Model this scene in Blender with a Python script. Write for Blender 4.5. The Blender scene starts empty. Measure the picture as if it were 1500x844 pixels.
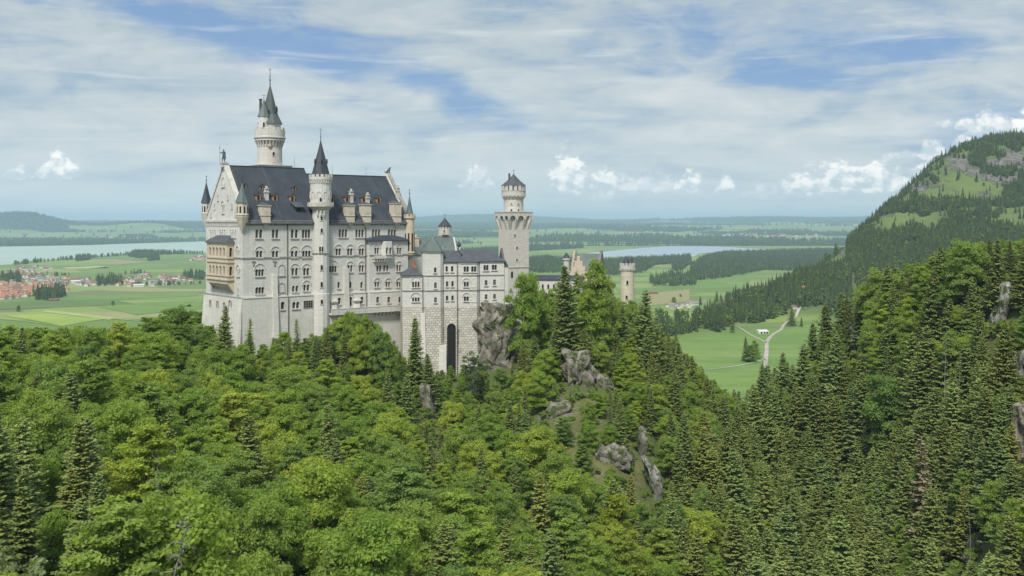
import bpy, bmesh, math, random
import numpy as np
from mathutils import Vector
R = math.radians
PI = math.pi
S = bpy.context.scene
COL = S.collection
F = 1500.0      # focal length and horizon of the photograph, in its pixels
HZ = 326.0

# ------------------------------------------------------------------ camera, sky, sun, exposure
cd = bpy.data.cameras.new('camera'); cam = bpy.data.objects.new('camera', cd); COL.objects.link(cam)
cam.location = (0, 0, 0); cam.rotation_euler = (R(90), 0, 0)
cd.sensor_width = 36; cd.lens = 36.0
cd.shift_y = -(422 - HZ) / 1500.0
cd.clip_start = 1; cd.clip_end = 120000
S.camera = cam
SUN_EL, SUN_AZ = 52, 194          # azimuth clockwise from +Y
SUN_STRENGTH, SKY_STRENGTH = 3.0, 0.10
W = bpy.data.worlds.new('World'); S.world = W; W.use_nodes = True
sd = bpy.data.lights.new('sun', 'SUN'); sun = bpy.data.objects.new('sun', sd); COL.objects.link(sun)
sd.energy = SUN_STRENGTH; sd.angle = R(10); sd.color = (1, .955, .88)
sun.rotation_euler = (R(90 - SUN_EL), 0, R(180 - SUN_AZ)); sun.location = (-50, 0, 200)
S.view_settings.view_transform = 'Standard'; S.view_settings.look = 'None'
S.view_settings.exposure = 0.50; S.view_settings.gamma = 1
S.cycles.use_denoising = True
S.cycles.max_bounces = 7; S.cycles.diffuse_bounces = 5; S.cycles.glossy_bounces = 2
S.cycles.transmission_bounces = 5; S.cycles.transparent_max_bounces = 6; S.cycles.volume_bounces = 1
S.cycles.sample_clamp_indirect = 4
S.cycles.use_adaptive_sampling = True; S.cycles.adaptive_threshold = 0.015


class NT:
    """tiny node helper"""
    def __init__(s, tree): s.t = tree; s.n = tree.nodes; s.l = tree.links
    def node(s, typ, **kw):
        n = s.n.new(typ)
        for k, v in kw.items():
            if k.startswith('i_'):
                key = k[2:]; key = int(key) if key.isdigit() else key.replace('_', ' ')
                s.set(n, key, v)
            else: setattr(n, k, v)
        return n
    def set(s, n, key, v):
        if isinstance(v, bpy.types.NodeSocket): s.l.new(v, n.inputs[key])
        else: n.inputs[key].default_value = v
    def m(s, op, a, b=0.0, c=0.0, clamp=False):
        n = s.n.new('ShaderNodeMath'); n.operation = op; n.use_clamp = clamp
        s.set(n, 0, a); s.set(n, 1, b); s.set(n, 2, c); return n.outputs[0]
    def vm(s, op, a, b=(0, 0, 0)):
        n = s.n.new('ShaderNodeVectorMath'); n.operation = op; s.set(n, 0, a); s.set(n, 1, b); return n.outputs[0]
    def comb(s, x, y, z=0.0):
        n = s.n.new('ShaderNodeCombineXYZ'); s.set(n, 0, x); s.set(n, 1, y); s.set(n, 2, z); return n.outputs[0]
    def sep(s, v):
        n = s.n.new('ShaderNodeSeparateXYZ'); s.set(n, 0, v); return n.outputs
    def noise(s, v, scale, detail=4, rough=.55, dist=0.0):
        n = s.n.new('ShaderNodeTexNoise'); s.set(n, 'Vector', v); n.inputs['Scale'].default_value = scale
        n.inputs['Detail'].default_value = detail; n.inputs['Roughness'].default_value = rough
        n.inputs['Distortion'].default_value = dist; return n.outputs['Fac']
    def ramp(s, f, stops, interp='LINEAR'):
        n = s.n.new('ShaderNodeValToRGB'); n.color_ramp.interpolation = interp; e = n.color_ramp.elements
        while len(e) > 1: e.remove(e[-1])
        for i, (p, c) in enumerate(stops):
            el = e[0] if i == 0 else e.new(p)
            el.position = p; el.color = (c if isinstance(c, tuple) else (c, c, c)) + (1,) if not (isinstance(c, tuple) and len(c) == 4) else c
        s.set(n, 0, f); return n.outputs[0]
    def mix(s, f, a, b, mode='MIX'):
        n = s.n.new('ShaderNodeMix'); n.data_type = 'RGBA'; n.blend_type = mode
        s.set(n, 0, f)
        for k, v in ((6, a), (7, b)):
            if isinstance(v, tuple) and len(v) == 3: v = v + (1,)
            s.set(n, k, v)
        return n.outputs[2]
    def mr(s, v, a, b, c=0.0, d=1.0, smooth=True):
        n = s.n.new('ShaderNodeMapRange'); n.interpolation_type = 'SMOOTHSTEP' if smooth else 'LINEAR'
        s.set(n, 0, v); s.set(n, 1, a); s.set(n, 2, b); s.set(n, 3, c); s.set(n, 4, d); return n.outputs[0]


# world: Nishita sky under high thin cloud, with a row of cumulus low over the plain; everything by sky direction
def build_world():
    t = NT(W.node_tree); W.node_tree.nodes.clear()
    sky = t.node('ShaderNodeTexSky'); sky.sky_type = 'NISHITA'; sky.sun_disc = False
    sky.sun_elevation = R(SUN_EL); sky.sun_rotation = R(SUN_AZ); sky.altitude = 900
    sky.air_density = 1.2; sky.dust_density = 1.0; sky.ozone_density = 1.4
    tc = t.node('ShaderNodeTexCoord').outputs['Generated']
    x, y, z = t.sep(tc)
    az = t.m('ARCTAN2', x, y)
    el = t.m('ARCSINE', z)
    # high cloud sheet on a plane overhead
    zz = t.m('ADD', t.m('MAXIMUM', z, 0.0), 0.10)
    px = t.m('DIVIDE', x, zz); py = t.m('DIVIDE', y, zz)
    pl = t.comb(px, py, 0.0)
    ae = t.comb(az, el, 0.0)
    warp = t.noise(t.comb(t.m('MULTIPLY', az, 5.0), t.m('MULTIPLY', el, 13.0)), 1.0, 4, .6)
    wv = t.m('MULTIPLY', t.m('SUBTRACT', warp, .5), .085)
    def gap(cx, cy, rx, ry, ang):      # a blue gap in the cloud, direction in photo pixels turned to radians
        ca, sa = math.cos(ang), math.sin(ang)
        dx = t.m('SUBTRACT', az, (cx - 750) / F); dy = t.m('SUBTRACT', t.m('ADD', el, wv), (HZ - cy) / F)
        u = t.m('DIVIDE', t.m('ADD', t.m('MULTIPLY', dx, ca), t.m('MULTIPLY', dy, sa)), rx * 1.12 / F)
        v = t.m('DIVIDE', t.m('SUBTRACT', t.m('MULTIPLY', dy, ca), t.m('MULTIPLY', dx, sa)), ry * 1.22 / F)
        q = t.m('ADD', t.m('MULTIPLY', u, u), t.m('MULTIPLY', v, v))
        return t.m('POWER', 2.718, t.m('MULTIPLY', q, -1.0))
    gaps = [(190, 22, 190, 36, -.20), (400, 66, 230, 42, -.22), (620, 122, 150, 28, -.26), (50, 86, 100, 16, .1), (1130, 60, 330, 52, -.05), (1290, 85, 190, 36, .05),
            (1140, 134, 140, 20, .1), (1430, 185, 140, 30, .15), (1050, 100, 260, 28, .05)]
    amp = [.95, 1.25, 1.0, .5, .72, .85, .75, 1.0, .6]
    g = 0.0
    for a, k in zip(gaps, amp):
        v = t.m('MULTIPLY', gap(*a), k); g = v if g == 0.0 else t.m('MAXIMUM', g, v)
    n1 = t.noise(t.vm('MULTIPLY', pl, (.55, 1.1, 1)), 1.0, 8, .62, .5)
    n2 = t.noise(t.vm('MULTIPLY', ae, (8, 26, 1)), 1.0, 7, .52, .7)
    n3 = t.noise(t.vm('MULTIPLY', ae, (26, 60, 1)), 1.0, 6, .55, .9)
    nn = t.m('ADD', t.m('MULTIPLY', n1, .38), t.m('ADD', t.m('MULTIPLY', n2, .47), t.m('MULTIPLY', n3, .15)))
    blue = t.m('ADD', t.mr(t.m('ADD', g, t.m('MULTIPLY', t.m('SUBTRACT', nn, .5), -2.7)), .22, 1.15), t.mr(nn, .50, .36, 0, .35), clamp=True)
    cover = t.m('SUBTRACT', 1.0, t.m('MULTIPLY', blue, .9))
    shade = t.ramp(nn, [(.34, (2.9, 3.65, 4.3)), (.45, (3.7, 4.35, 4.75)), (.53, (4.4, 4.9, 5.1)), (.62, (5.2, 5.5, 5.55))])
    shade = t.mix(1.0, shade, t.mix(t.mr(el, .07, .21), (1, 1, 1), (.83, .86, .89)), 'MULTIPLY')
    low = t.mr(el, .0, .11, 1, 0)
    shade = t.mix(t.m('MULTIPLY', low, .8), shade, (4.55, 5.2, 5.3))
    cover = t.m('MAXIMUM', cover, t.m('MULTIPLY', low, .92))
    skyc = t.mix(.8, sky.outputs[0], (1.1, 2.05, 3.95))
    # flat pale streaks
    st = t.noise(t.vm('MULTIPLY', ae, (7, 85, 1)), 1.0, 5, .55, .4)
    base = t.mix(cover, skyc, shade)
    base = t.mix(t.m('MULTIPLY', t.mr(st, .54, .72), .32), base, (6.0, 6.3, 6.3))
    # cumulus: (x, y of flat base, half width, height) in photo pixels turned to directions
    cums = [(832, 277, 30, 50, 1), (890, 279, 42, 28, .8), (950, 281, 40, 26, .55), (1008, 279, 24, 26, .9), (1060, 283, 16, 19, .8),
            (700, 274, 24, 32, .7), (125, 263, 26, 28, .95), (75, 266, 18, 15, .8), (1208, 268, 56, 24, 1), (1262, 278, 44, 34, .95), (1170, 283, 44, 22, .85),
            (1335, 237, 18, 22, .8), (1300, 240, 36, 12, .5), (1378, 200, 16, 14, .7), (1405, 207, 26, 30, .75), (1345, 196, 14, 10, .5), (1475, 210, 46, 34, 1.35),
            (1330, 260, 24, 16, .8), (1372, 222, 14, 14, .7), (1115, 290, 42, 14, .4), (890, 292, 60, 10, .3), (1230, 290, 80, 12, .4), (1420, 260, 90, 26, .5), (540, 275, 60, 10, .3)]
    cn = t.noise(t.vm('MULTIPLY', ae, (75, 95, 1)), 1.0, 6, .6, .2)
    cn2 = t.noise(t.vm('MULTIPLY', t.vm('ADD', ae, (.004, -.006, 0)), (75, 95, 1)), 1.0, 6, .6, .2)
    wob = t.m('MULTIPLY', t.m('SUBTRACT', cn, .5), 1.7)
    dens = 0.0; vert = 0.0
    for cx, cy, w, h, k in cums:
        dx = t.m('DIVIDE', t.m('SUBTRACT', az, (cx - 750) / F), 1.2 * w / F)
        dy = t.m('DIVIDE', t.m('SUBTRACT', el, (HZ - cy) / F), 1.12 * h / F)
        top = t.m('SUBTRACT', t.m('SUBTRACT', 1.0, t.m('POWER', t.m('ABSOLUTE', dx), 2.0)), t.m('MAXIMUM', dy, t.m('MULTIPLY', dy, -5.0)))
        d = t.m('MULTIPLY', t.mr(t.m('ADD', top, wob), -.2, .42), k)
        dens = d if dens == 0.0 else t.m('MAXIMUM', dens, d)
        vv = t.m('MULTIPLY', t.m('MULTIPLY', t.m('ADD', dy, .1, clamp=True), d), 1.0)
        vert = vv if vert == 0.0 else t.m('MAXIMUM', vert, vv)
    lit = t.m('ADD', t.m('MULTIPLY', t.m('SUBTRACT', cn, cn2), 3.2), t.m('MULTIPLY', vert, 1.25), clamp=True)
    cc = t.mix(lit, (4.3, 5.0, 5.4), (7.6, 7.6, 7.3))
    base = t.mix(t.m('MULTIPLY', dens, 1.15, clamp=True), base, cc)
    bg = t.node('ShaderNodeBackground'); t.set(bg, 'Color', base); bg.inputs['Strength'].default_value = SKY_STRENGTH
    out = t.node('ShaderNodeOutputWorld'); t.l.new(bg.outputs[0], out.inputs[0])
build_world()


# ------------------------------------------------------------------ helpers
def pix(px, py, Y): return ((px - 750) * Y / F, Y, (HZ - py) * Y / F)
def ss(a, b, x):
    t = np.clip((x - a) / (b - a), 0, 1); return t * t * (3 - 2 * t)

def new_mat(name):
    m = bpy.data.materials.new(name); m.use_nodes = True; m.node_tree.nodes.clear(); t = NT(m.node_tree)
    out = t.node('ShaderNodeOutputMaterial'); b = t.node('ShaderNodeBsdfPrincipled')
    t.l.new(b.outputs[0], out.inputs[0]); return m, t, b, out

MATS = {}
def plain(name, col, rough=.8, metal=0.0, var=.12, scale=.6, col2=None, bump=0.0, spec=.3):
    """a base colour with two scales of mottling"""
    m, t, b, _ = new_mat(name)
    co = t.node('ShaderNodeTexCoord').outputs['Object']
    n = t.noise(co, scale, 6, .65); c2 = col2 or tuple(c * (1 - 3 * var) for c in col)
    c = t.mix(t.mr(n, .35, .68), col, c2)
    n2 = t.noise(co, scale * 9, 3, .6)
    c = t.mix(t.m('MULTIPLY', t.mr(n2, .4, .7), var * 1.5, clamp=True), c, tuple(x * .7 for x in col))
    t.set(b, 'Base Color', c); b.inputs['Roughness'].default_value = rough; b.inputs['Metallic'].default_value = metal
    b.inputs['Specular IOR Level'].default_value = spec
    if bump:
        bp = t.node('ShaderNodeBump'); bp.inputs['Strength'].default_value = bump; bp.inputs['Distance'].default_value = .2
        t.set(bp, 'Height', n2); t.set(b, 'Normal', bp.outputs[0])
    MATS[name] = m; return m

def ashlar(name, col, col2, bw=1.4, bh=.5, mortar=.03, mcol=None, contrast=.25, rough=.85, streak=.25, bumpy=.3):
    """coursed stone; runs round walls of any direction; rain streaks run down it"""
    m, t, b, _ = new_mat(name)
    co = t.node('ShaderNodeTexCoord').outputs['Object']; x, y, z = t.sep(co)
    v = t.comb(t.m('ADD', x, y), z, 0.0)
    wob = t.noise(co, 1.3, 3, .6)
    v2 = t.vm('ADD', v, t.comb(t.m('MULTIPLY', wob, .15), t.m('MULTIPLY', wob, .15), 0.0))
    br = t.node('ShaderNodeTexBrick'); t.set(br, 'Vector', v2); br.inputs['Scale'].default_value = 1
    br.inputs['Brick Width'].default_value = bw; br.inputs['Row Height'].default_value = bh
    br.inputs['Mortar Size'].default_value = mortar; br.inputs['Mortar Smooth'].default_value = .3
    d = tuple(c * (1 - contrast) for c in col)
    br.inputs['Color1'].default_value = col + (1,); br.inputs['Color2'].default_value = d + (1,)
    br.inputs['Mortar'].default_value = (mcol or tuple(c * .62 for c in col)) + (1,)
    big = t.noise(co, .09, 6, .65)
    c = t.mix(t.mr(big, .38, .66), br.outputs[0], t.mix(.5, br.outputs[0], col2))
    sv = t.noise(t.comb(t.m('MULTIPLY', t.m('ADD', x, y), .75), t.m('MULTIPLY', z, .055), 0.0), 1.0, 6, .75)
    c = t.mix(t.m('MULTIPLY', t.mr(sv, .5, .74), streak), c, tuple(q * .52 for q in col))
    t.set(b, 'Base Color', c); b.inputs['Roughness'].default_value = rough; b.inputs['Specular IOR Level'].default_value = .2
    bp = t.node('ShaderNodeBump'); bp.inputs['Strength'].default_value = bumpy; bp.inputs['Distance'].default_value = .08
    t.set(bp, 'Height', br.outputs['Fac']); bp.invert = True; t.set(b, 'Normal', bp.outputs[0])
    MATS[name] = m; return m

ashlar('limestone', (.645, .635, .595), (.53, .515, .47), 1.5, .55, .018, contrast=.13, streak=.5, bumpy=.15)
ashlar('limestone_base', (.66, .645, .595), (.51, .49, .43), 1.8, .7, .018, contrast=.11, streak=.6, bumpy=.15)
ashlar('tower_stone', (.60, .575, .52), (.5, .47, .41), 1.3, .6, .02, contrast=.16, streak=.28, bumpy=.2)
ashlar('sandstone', (.60, .515, .40), (.5, .42, .31), 1.3, .6, .02, contrast=.14, streak=.2, bumpy=.2)
ashlar('cream_stone', (.62, .56, .46), (.52, .46, .37), 1.2, .6, .02, contrast=.14, streak=.25, bumpy=.2)
ashlar('ochre_stone', (.62, .57, .43), (.52, .47, .34), 1.2, .6, .02, contrast=.16, streak=.25, bumpy=.2)
ashlar('rubble', (.62, .59, .52), (.48, .45, .38), 1.7, .75, .05, (.30, .27, .22), .22, streak=.35, bumpy=1)
ashlar('rubble_holed', (.62, .60, .53), (.46, .44, .38), 1.3, .8, .07, (.24, .22, .18), .3, streak=.3, bumpy=1)
plain('trim', (.60, .575, .52), .8, var=.08)
plain('trim_dark', (.33, .31, .28), .85, var=.1)
plain('tan_trim', (.56, .48, .36), .8, var=.08)
plain('glass', (.018, .02, .025), .18, var=.1, spec=.5)
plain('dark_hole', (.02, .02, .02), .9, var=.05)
plain('red_frame', (.46, .27, .16), .8, var=.1)
plain('pipe', (.12, .11, .10), .6, var=.1)
plain('bronze', (.10, .14, .125), .55, .3, var=.12, scale=3)
plain('iron', (.06, .065, .07), .5, .3, var=.1)
plain('white_plaster', (.74, .72, .68), .85, var=.06, scale=.3)
plain('red_brick', (.42, .16, .09), .9, var=.15, scale=2)

def roofing(name, col, seam=.62, rough=.5, patina=None):
    m, t, b, _ = new_mat(name)
    co = t.node('ShaderNodeTexCoord').outputs['Object']; x, y, z = t.sep(co)
    w = t.node('ShaderNodeTexWave'); w.wave_type = 'BANDS'; w.bands_direction = 'X'; w.wave_profile = 'SAW'
    t.set(w, 'Vector', t.comb(t.m('ADD', x, t.m('MULTIPLY', y, .05)), 0.0, 0.0)); w.inputs['Scale'].default_value = seam
    n = t.noise(t.vm('MULTIPLY', co, (.35, .35, .1)), 1, 6, .7)
    c = t.mix(t.mr(n, .35, .7), col, patina or tuple(q * 1.5 for q in col))
    n2 = t.noise(t.vm('MULTIPLY', co, (3.0, 3.0, .4)), 1, 4, .7)
    c = t.mix(t.m('MULTIPLY', t.mr(n2, .5, .75), .35), c, tuple(q * 1.9 for q in col))
    c = t.mix(t.m('MULTIPLY', t.mr(w.outputs['Fac'], .86, 1.0), .5), c, tuple(q * .45 for q in col))
    t.set(b, 'Base Color', c); b.inputs['Roughness'].default_value = rough; b.inputs['Specular IOR Level'].default_value = .35
    MATS[name] = m
roofing('slate', (.034, .042, .054), .5, .62, (.054, .062, .074))
roofing('slate_light', (.062, .070, .080), .6, .6, (.09, .098, .106))
roofing('copper', (.085, .115, .108), .8, .55, (.13, .165, .155))
roofing('weathered_copper', (.065, .082, .082), .8, .55, (.095, .115, .112))


class Frame:
    """plan frame: u along the front, v towards the back; world z"""
    def __init__(s, ox, oy, ang):
        s.ox, s.oy, s.a = ox, oy, ang; s.c, s.s = math.cos(ang), math.sin(ang)
        s.cu, s.cv = s.loc(0, 0)
    def loc(s, X, Y):
        dx, dy = X - s.ox, Y - s.oy; return dx * s.c + dy * s.s, -dx * s.s + dy * s.c
    def world(s, u, v): return s.ox + u * s.c - v * s.s, s.oy + u * s.s + v * s.c
    def ray(s, px, py):
        t = (px - 750) / F; return t * s.c + s.s, -t * s.s + s.c, (HZ - py) / F
    def on_v(s, v, px, py):
        du, dv, dz = s.ray(px, py); k = (v - s.cv) / dv; return s.cu + k * du, k * dz
    def on_u(s, u, px, py):
        du, dv, dz = s.ray(px, py); k = (u - s.cu) / du; return s.cv + k * dv, k * dz
    def on_slope(s, z0, m, px, py):       # plane z = z0 + m v
        du, dv, dz = s.ray(px, py); k = (z0 + m * s.cv) / (dz - m * dv); return s.cu + k * du, s.cv + k * dv, k * dz

class MB:
    """mesh collector in frame-local coordinates; .face(o,t,n) sets a wall basis for (a, out, z) input"""
    def __init__(s): s.v = []; s.f = []; s.mi = []; s.m = 0; s.basis(); s.sm = []; s.smooth = False
    def basis(s, o=(0, 0), t=(1, 0), n=(0, 1)): s.o, s.t, s.n = o, t, n; return s
    def P(s, a, b, z): return (s.o[0] + a * s.t[0] + b * s.n[0], s.o[1] + a * s.t[1] + b * s.n[1], z)
    def add(s, pts, faces):
        k = len(s.v); s.v += [s.P(*p) for p in pts]
        for f in faces: s.f.append([i + k for i in f]); s.mi.append(s.m); s.sm.append(s.smooth)
    def box(s, a0, a1, b0, b1, z0, z1):
        s.add([(a0, b0, z0), (a1, b0, z0), (a1, b1, z0), (a0, b1, z0), (a0, b0, z1), (a1, b0, z1), (a1, b1, z1), (a0, b1, z1)],
              [(0, 3, 2, 1), (4, 5, 6, 7), (0, 1, 5, 4), (1, 2, 6, 5), (2, 3, 7, 6), (3, 0, 4, 7)])
    def extrude(s, poly, b0, b1):          # poly in (a, z), thickness along b
        n = len(poly); s.add([(a, b0, z) for a, z in poly] + [(a, b1, z) for a, z in poly],
              [list(range(n)), list(range(2 * n - 1, n - 1, -1))] + [(i, (i + 1) % n, n + (i + 1) % n, n + i) for i in range(n)])
    def prism(s, poly, z0, z1, top=None):     # poly in plan (a, b)
        n = len(poly); tp = top or poly
        s.add([(a, b, z0) for a, b in poly] + [(a, b, z1) for a, b in tp],
              [list(range(n - 1, -1, -1)), list(range(n, 2 * n))] + [(i, (i + 1) % n, n + (i + 1) % n, n + i) for i in range(n)])
    def pyramid(s, poly, z0, apex, ridge=None):
        n = len(poly); s.add([(a, b, z0) for a, b in poly] + [apex], [list(range(n - 1, -1, -1))] + [(i, (i + 1) % n, n) for i in range(n)])
    def lathe(s, prof, c=(0, 0), seg=16, a0=0.0, smooth=False):
        n = len(prof); pts = []; fs = []
        for i in range(seg):
            an = a0 + 2 * PI * i / seg
            for r, z in prof: pts.append((c[0] + r * math.cos(an), c[1] + r * math.sin(an), z))
        for i in range(seg):
            j = (i + 1) % seg
            for k in range(n - 1): fs.append((i * n + k, j * n + k, j * n + k + 1, i * n + k + 1))
        fs.append([i * n for i in range(seg)][::-1]); fs.append([i * n + n - 1 for i in range(seg)])
        old = s.smooth; s.smooth = smooth; s.add(pts, fs); s.smooth = old
    def ring_boxes(s, c, r0, r1, z0, z1, n, fill=.55, a0=0.0):
        for i in range(n):
            am = a0 + 2 * PI * i / n; h = PI / n * fill
            p = [(c[0] + r * math.cos(a), c[1] + r * math.sin(a)) for r, a in ((r0, am - h), (r1, am - h), (r1, am + h), (r0, am + h))]
            s.prism(p, z0, z1)
    def tube(s, pts, rad, seg=6):
        for (p, r0), (q, r1) in zip(zip(pts[:-1], rad[:-1]), zip(pts[1:], rad[1:])):
            p, q = Vector(p), Vector(q); d = (q - p)
            if d.length < 1e-6: continue
            d.normalize(); x = d.orthogonal().normalized(); y = d.cross(x); k = []
            for c, r in ((p, r0), (q, r1)):
                for i in range(seg):
                    a = 2 * PI * i / seg; k.append(tuple(c + x * (r * math.cos(a)) + y * (r * math.sin(a))))
            s.add(k, [(i, (i + 1) % seg, seg + (i + 1) % seg, seg + i) for i in range(seg)] + [list(range(seg))[::-1], list(range(seg, 2 * seg))])
    def mesh(s, name, mats):
        me = bpy.data.meshes.new(name); me.from_pydata(s.v, [], s.f); me.update()
        for m in mats: me.materials.append(MATS[m] if isinstance(m, str) else m)
        me.polygons.foreach_set('material_index', s.mi); me.polygons.foreach_set('use_smooth', s.sm)
        bm = bmesh.new(); bm.from_mesh(me); bmesh.ops.recalc_face_normals(bm, faces=bm.faces); bm.to_mesh(me); bm.free()
        return me

def tag(o, label=None, cat=None, group=None, kind=None):
    for k, v in (('label', label), ('category', cat), ('group', group), ('kind', kind)):
        if v: o[k] = v
    return o
def empty(name, loc, rz=0.0, **kw):
    o = bpy.data.objects.new(name, None); COL.objects.link(o); o.location = loc; o.rotation_euler = (0, 0, rz); o.empty_display_size = 1
    return tag(o, **kw)
def link(name, me, parent=None, dz=0.0):
    o = bpy.data.objects.new(name, me); COL.objects.link(o)
    if parent is not None: o.parent = parent; o.location = (0, 0, dz)
    return o
def build(name, mb, mats, root=None, sub=False):
    """links a part; parts of a frame root carry world heights, so undo the root's own height"""
    if isinstance(mats, str): mats = [mats]
    return link(name, mb.mesh(name, mats), root, 0.0 if (sub or root is None) else -root.location.z)

def arch(a, z0, w, h, seg=7, pointed=False):
    r = w / 2; zs = z0 + h - r; p = [(a - r, z0), (a + r, z0)]
    for i in range(seg + 1):
        t = PI * i / seg; p.append((a + r * math.cos(t), zs + r * math.sin(t)))
    return p
def arch_ring(mb, a, z0, w, h, th, b0, b1, legs=True, seg=8):
    r = w / 2; zs = z0 + h - r; inner = []; outer = []
    if legs: inner.append((a + r, z0)); outer.append((a + r + th, z0))
    for i in range(seg + 1):
        t = PI * i / seg; inner.append((a + r * math.cos(t), zs + r * math.sin(t))); outer.append((a + (r + th) * math.cos(t), zs + (r + th) * math.sin(t)))
    if legs: inner.append((a - r, z0)); outer.append((a - r - th, z0))
    for i in range(len(inner) - 1): mb.extrude([inner[i], outer[i], outer[i + 1], inner[i + 1]], b0, b1)

def cut(me_wall, cutter_mb, cut_mat=0):
    """boolean the openings out of a wall mesh"""
    a = bpy.data.objects.new('tmp_a', me_wall); b = bpy.data.objects.new('tmp_b', cutter_mb.mesh('tmp', list(me_wall.materials)))
    COL.objects.link(a); COL.objects.link(b)
    md = a.modifiers.new('b', 'BOOLEAN'); md.operation = 'DIFFERENCE'; md.solver = 'EXACT'; md.object = b
    bpy.context.view_layer.update(); dg = bpy.context.evaluated_depsgraph_get()
    me = bpy.data.meshes.new_from_object(a.evaluated_get(dg)); me.name = me_wall.name
    bpy.data.objects.remove(a); bpy.data.objects.remove(b); return me

class Face:
    """one wall face: collects its openings as cutters and hangs window parts on the root"""
    def __init__(s, root, o, t, n, cutter, trim='trim'):
        s.root, s.o, s.t, s.n, s.cut, s.trim = root, o, t, n, cutter, trim
    def window(s, lights, z0, z1, w, hood=False, glass='glass', recess=.55, name='window', sill=True, mould=.12, square=False, deep=None, blind=False):
        h = z1 - z0; mb = MB().basis(s.o, s.t, s.n); lights = sorted(lights); c = (lights[0] + lights[-1]) / 2
        half = (lights[-1] - lights[0]) / 2 + w / 2
        for a in lights:
            if s.cut is not None:
                s.cut.basis(s.o, s.t, s.n); p = arch(a, z0, w, h) if not square else [(a - w / 2, z0), (a + w / 2, z0), (a + w / 2, z1), (a - w / 2, z1)]
                s.cut.extrude(p, -recess, .5)
            if not square: arch_ring(mb, a, z0 - .019, w, h, mould, -.05, .09, legs=len(lights) == 1)
        for a, b in zip(lights[:-1], lights[1:]):       # colonnette between two lights
            m = (a + b) / 2; g = (b - a - w) / 2
            if g < .6: mb.box(m - g * .55, m + g * .55, -.02, .1, z0, z0 + h * .62); mb.box(m - g * .9, m + g * .9, -.02, .16, z0 + h * .62, z0 + h * .7)
        if sill: mb.box(c - half - .3, c + half + .3, -.04, .34, z0 - .34, z0 - .02)
        if hood:
            r = half + .38; zz = z1 - w * .2
            n = 9
            for i in range(n):
                t0, t1 = PI * i / n, PI * (i + 1) / n; hh = min(r, 1.9)
                q = lambda t, e: (c + (r + e) * math.cos(t), zz + (hh + e) * math.sin(t))
                mb.extrude([q(t0, 0), q(t0, .26), q(t1, .26), q(t1, 0)], -.02, .22)
        o = build(name, mb, [s.trim], s.root) if mb.v else None
        pm = MB().basis(s.o, s.t, s.n); d = -recess + .12
        for a in lights:
            e = w / 2 - .01
            pm.extrude([(a - e, z0 + .02), (a + e, z0 + .02), (a + e, z1 - w * .2 if not square else z1), (a - e, z1 - w * .2 if not square else z1)], d - .06, d)
        if o is None: return
        build('pane', pm, [glass], o, sub=True)
        if not square and w > .8:
            bar = MB().basis(s.o, s.t, s.n)
            for a in lights: bar.box(a - .05, a + .05, d - .01, d + .06, z0 + .03, z1 - w * .3); 0
            bar.box(c - half + .02, c + half - .02, d - .01, d + .05, z0 + h * .55, z0 + h * .55 + .09)
            build('glazing_bar', bar, ['trim_dark'], o, sub=True)
        return o

# ------------------------------------------------------------------ the castle
ANG = math.atan2(.6389, .7692)
PF = Frame(-86.79, 330.0, ANG)
L, WD = 64.6, 28.8
ZR1 = 18.6; ZR2 = 16.7; ZE = .7; RV = WD / 2
BASEZ = -50.0

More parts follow.
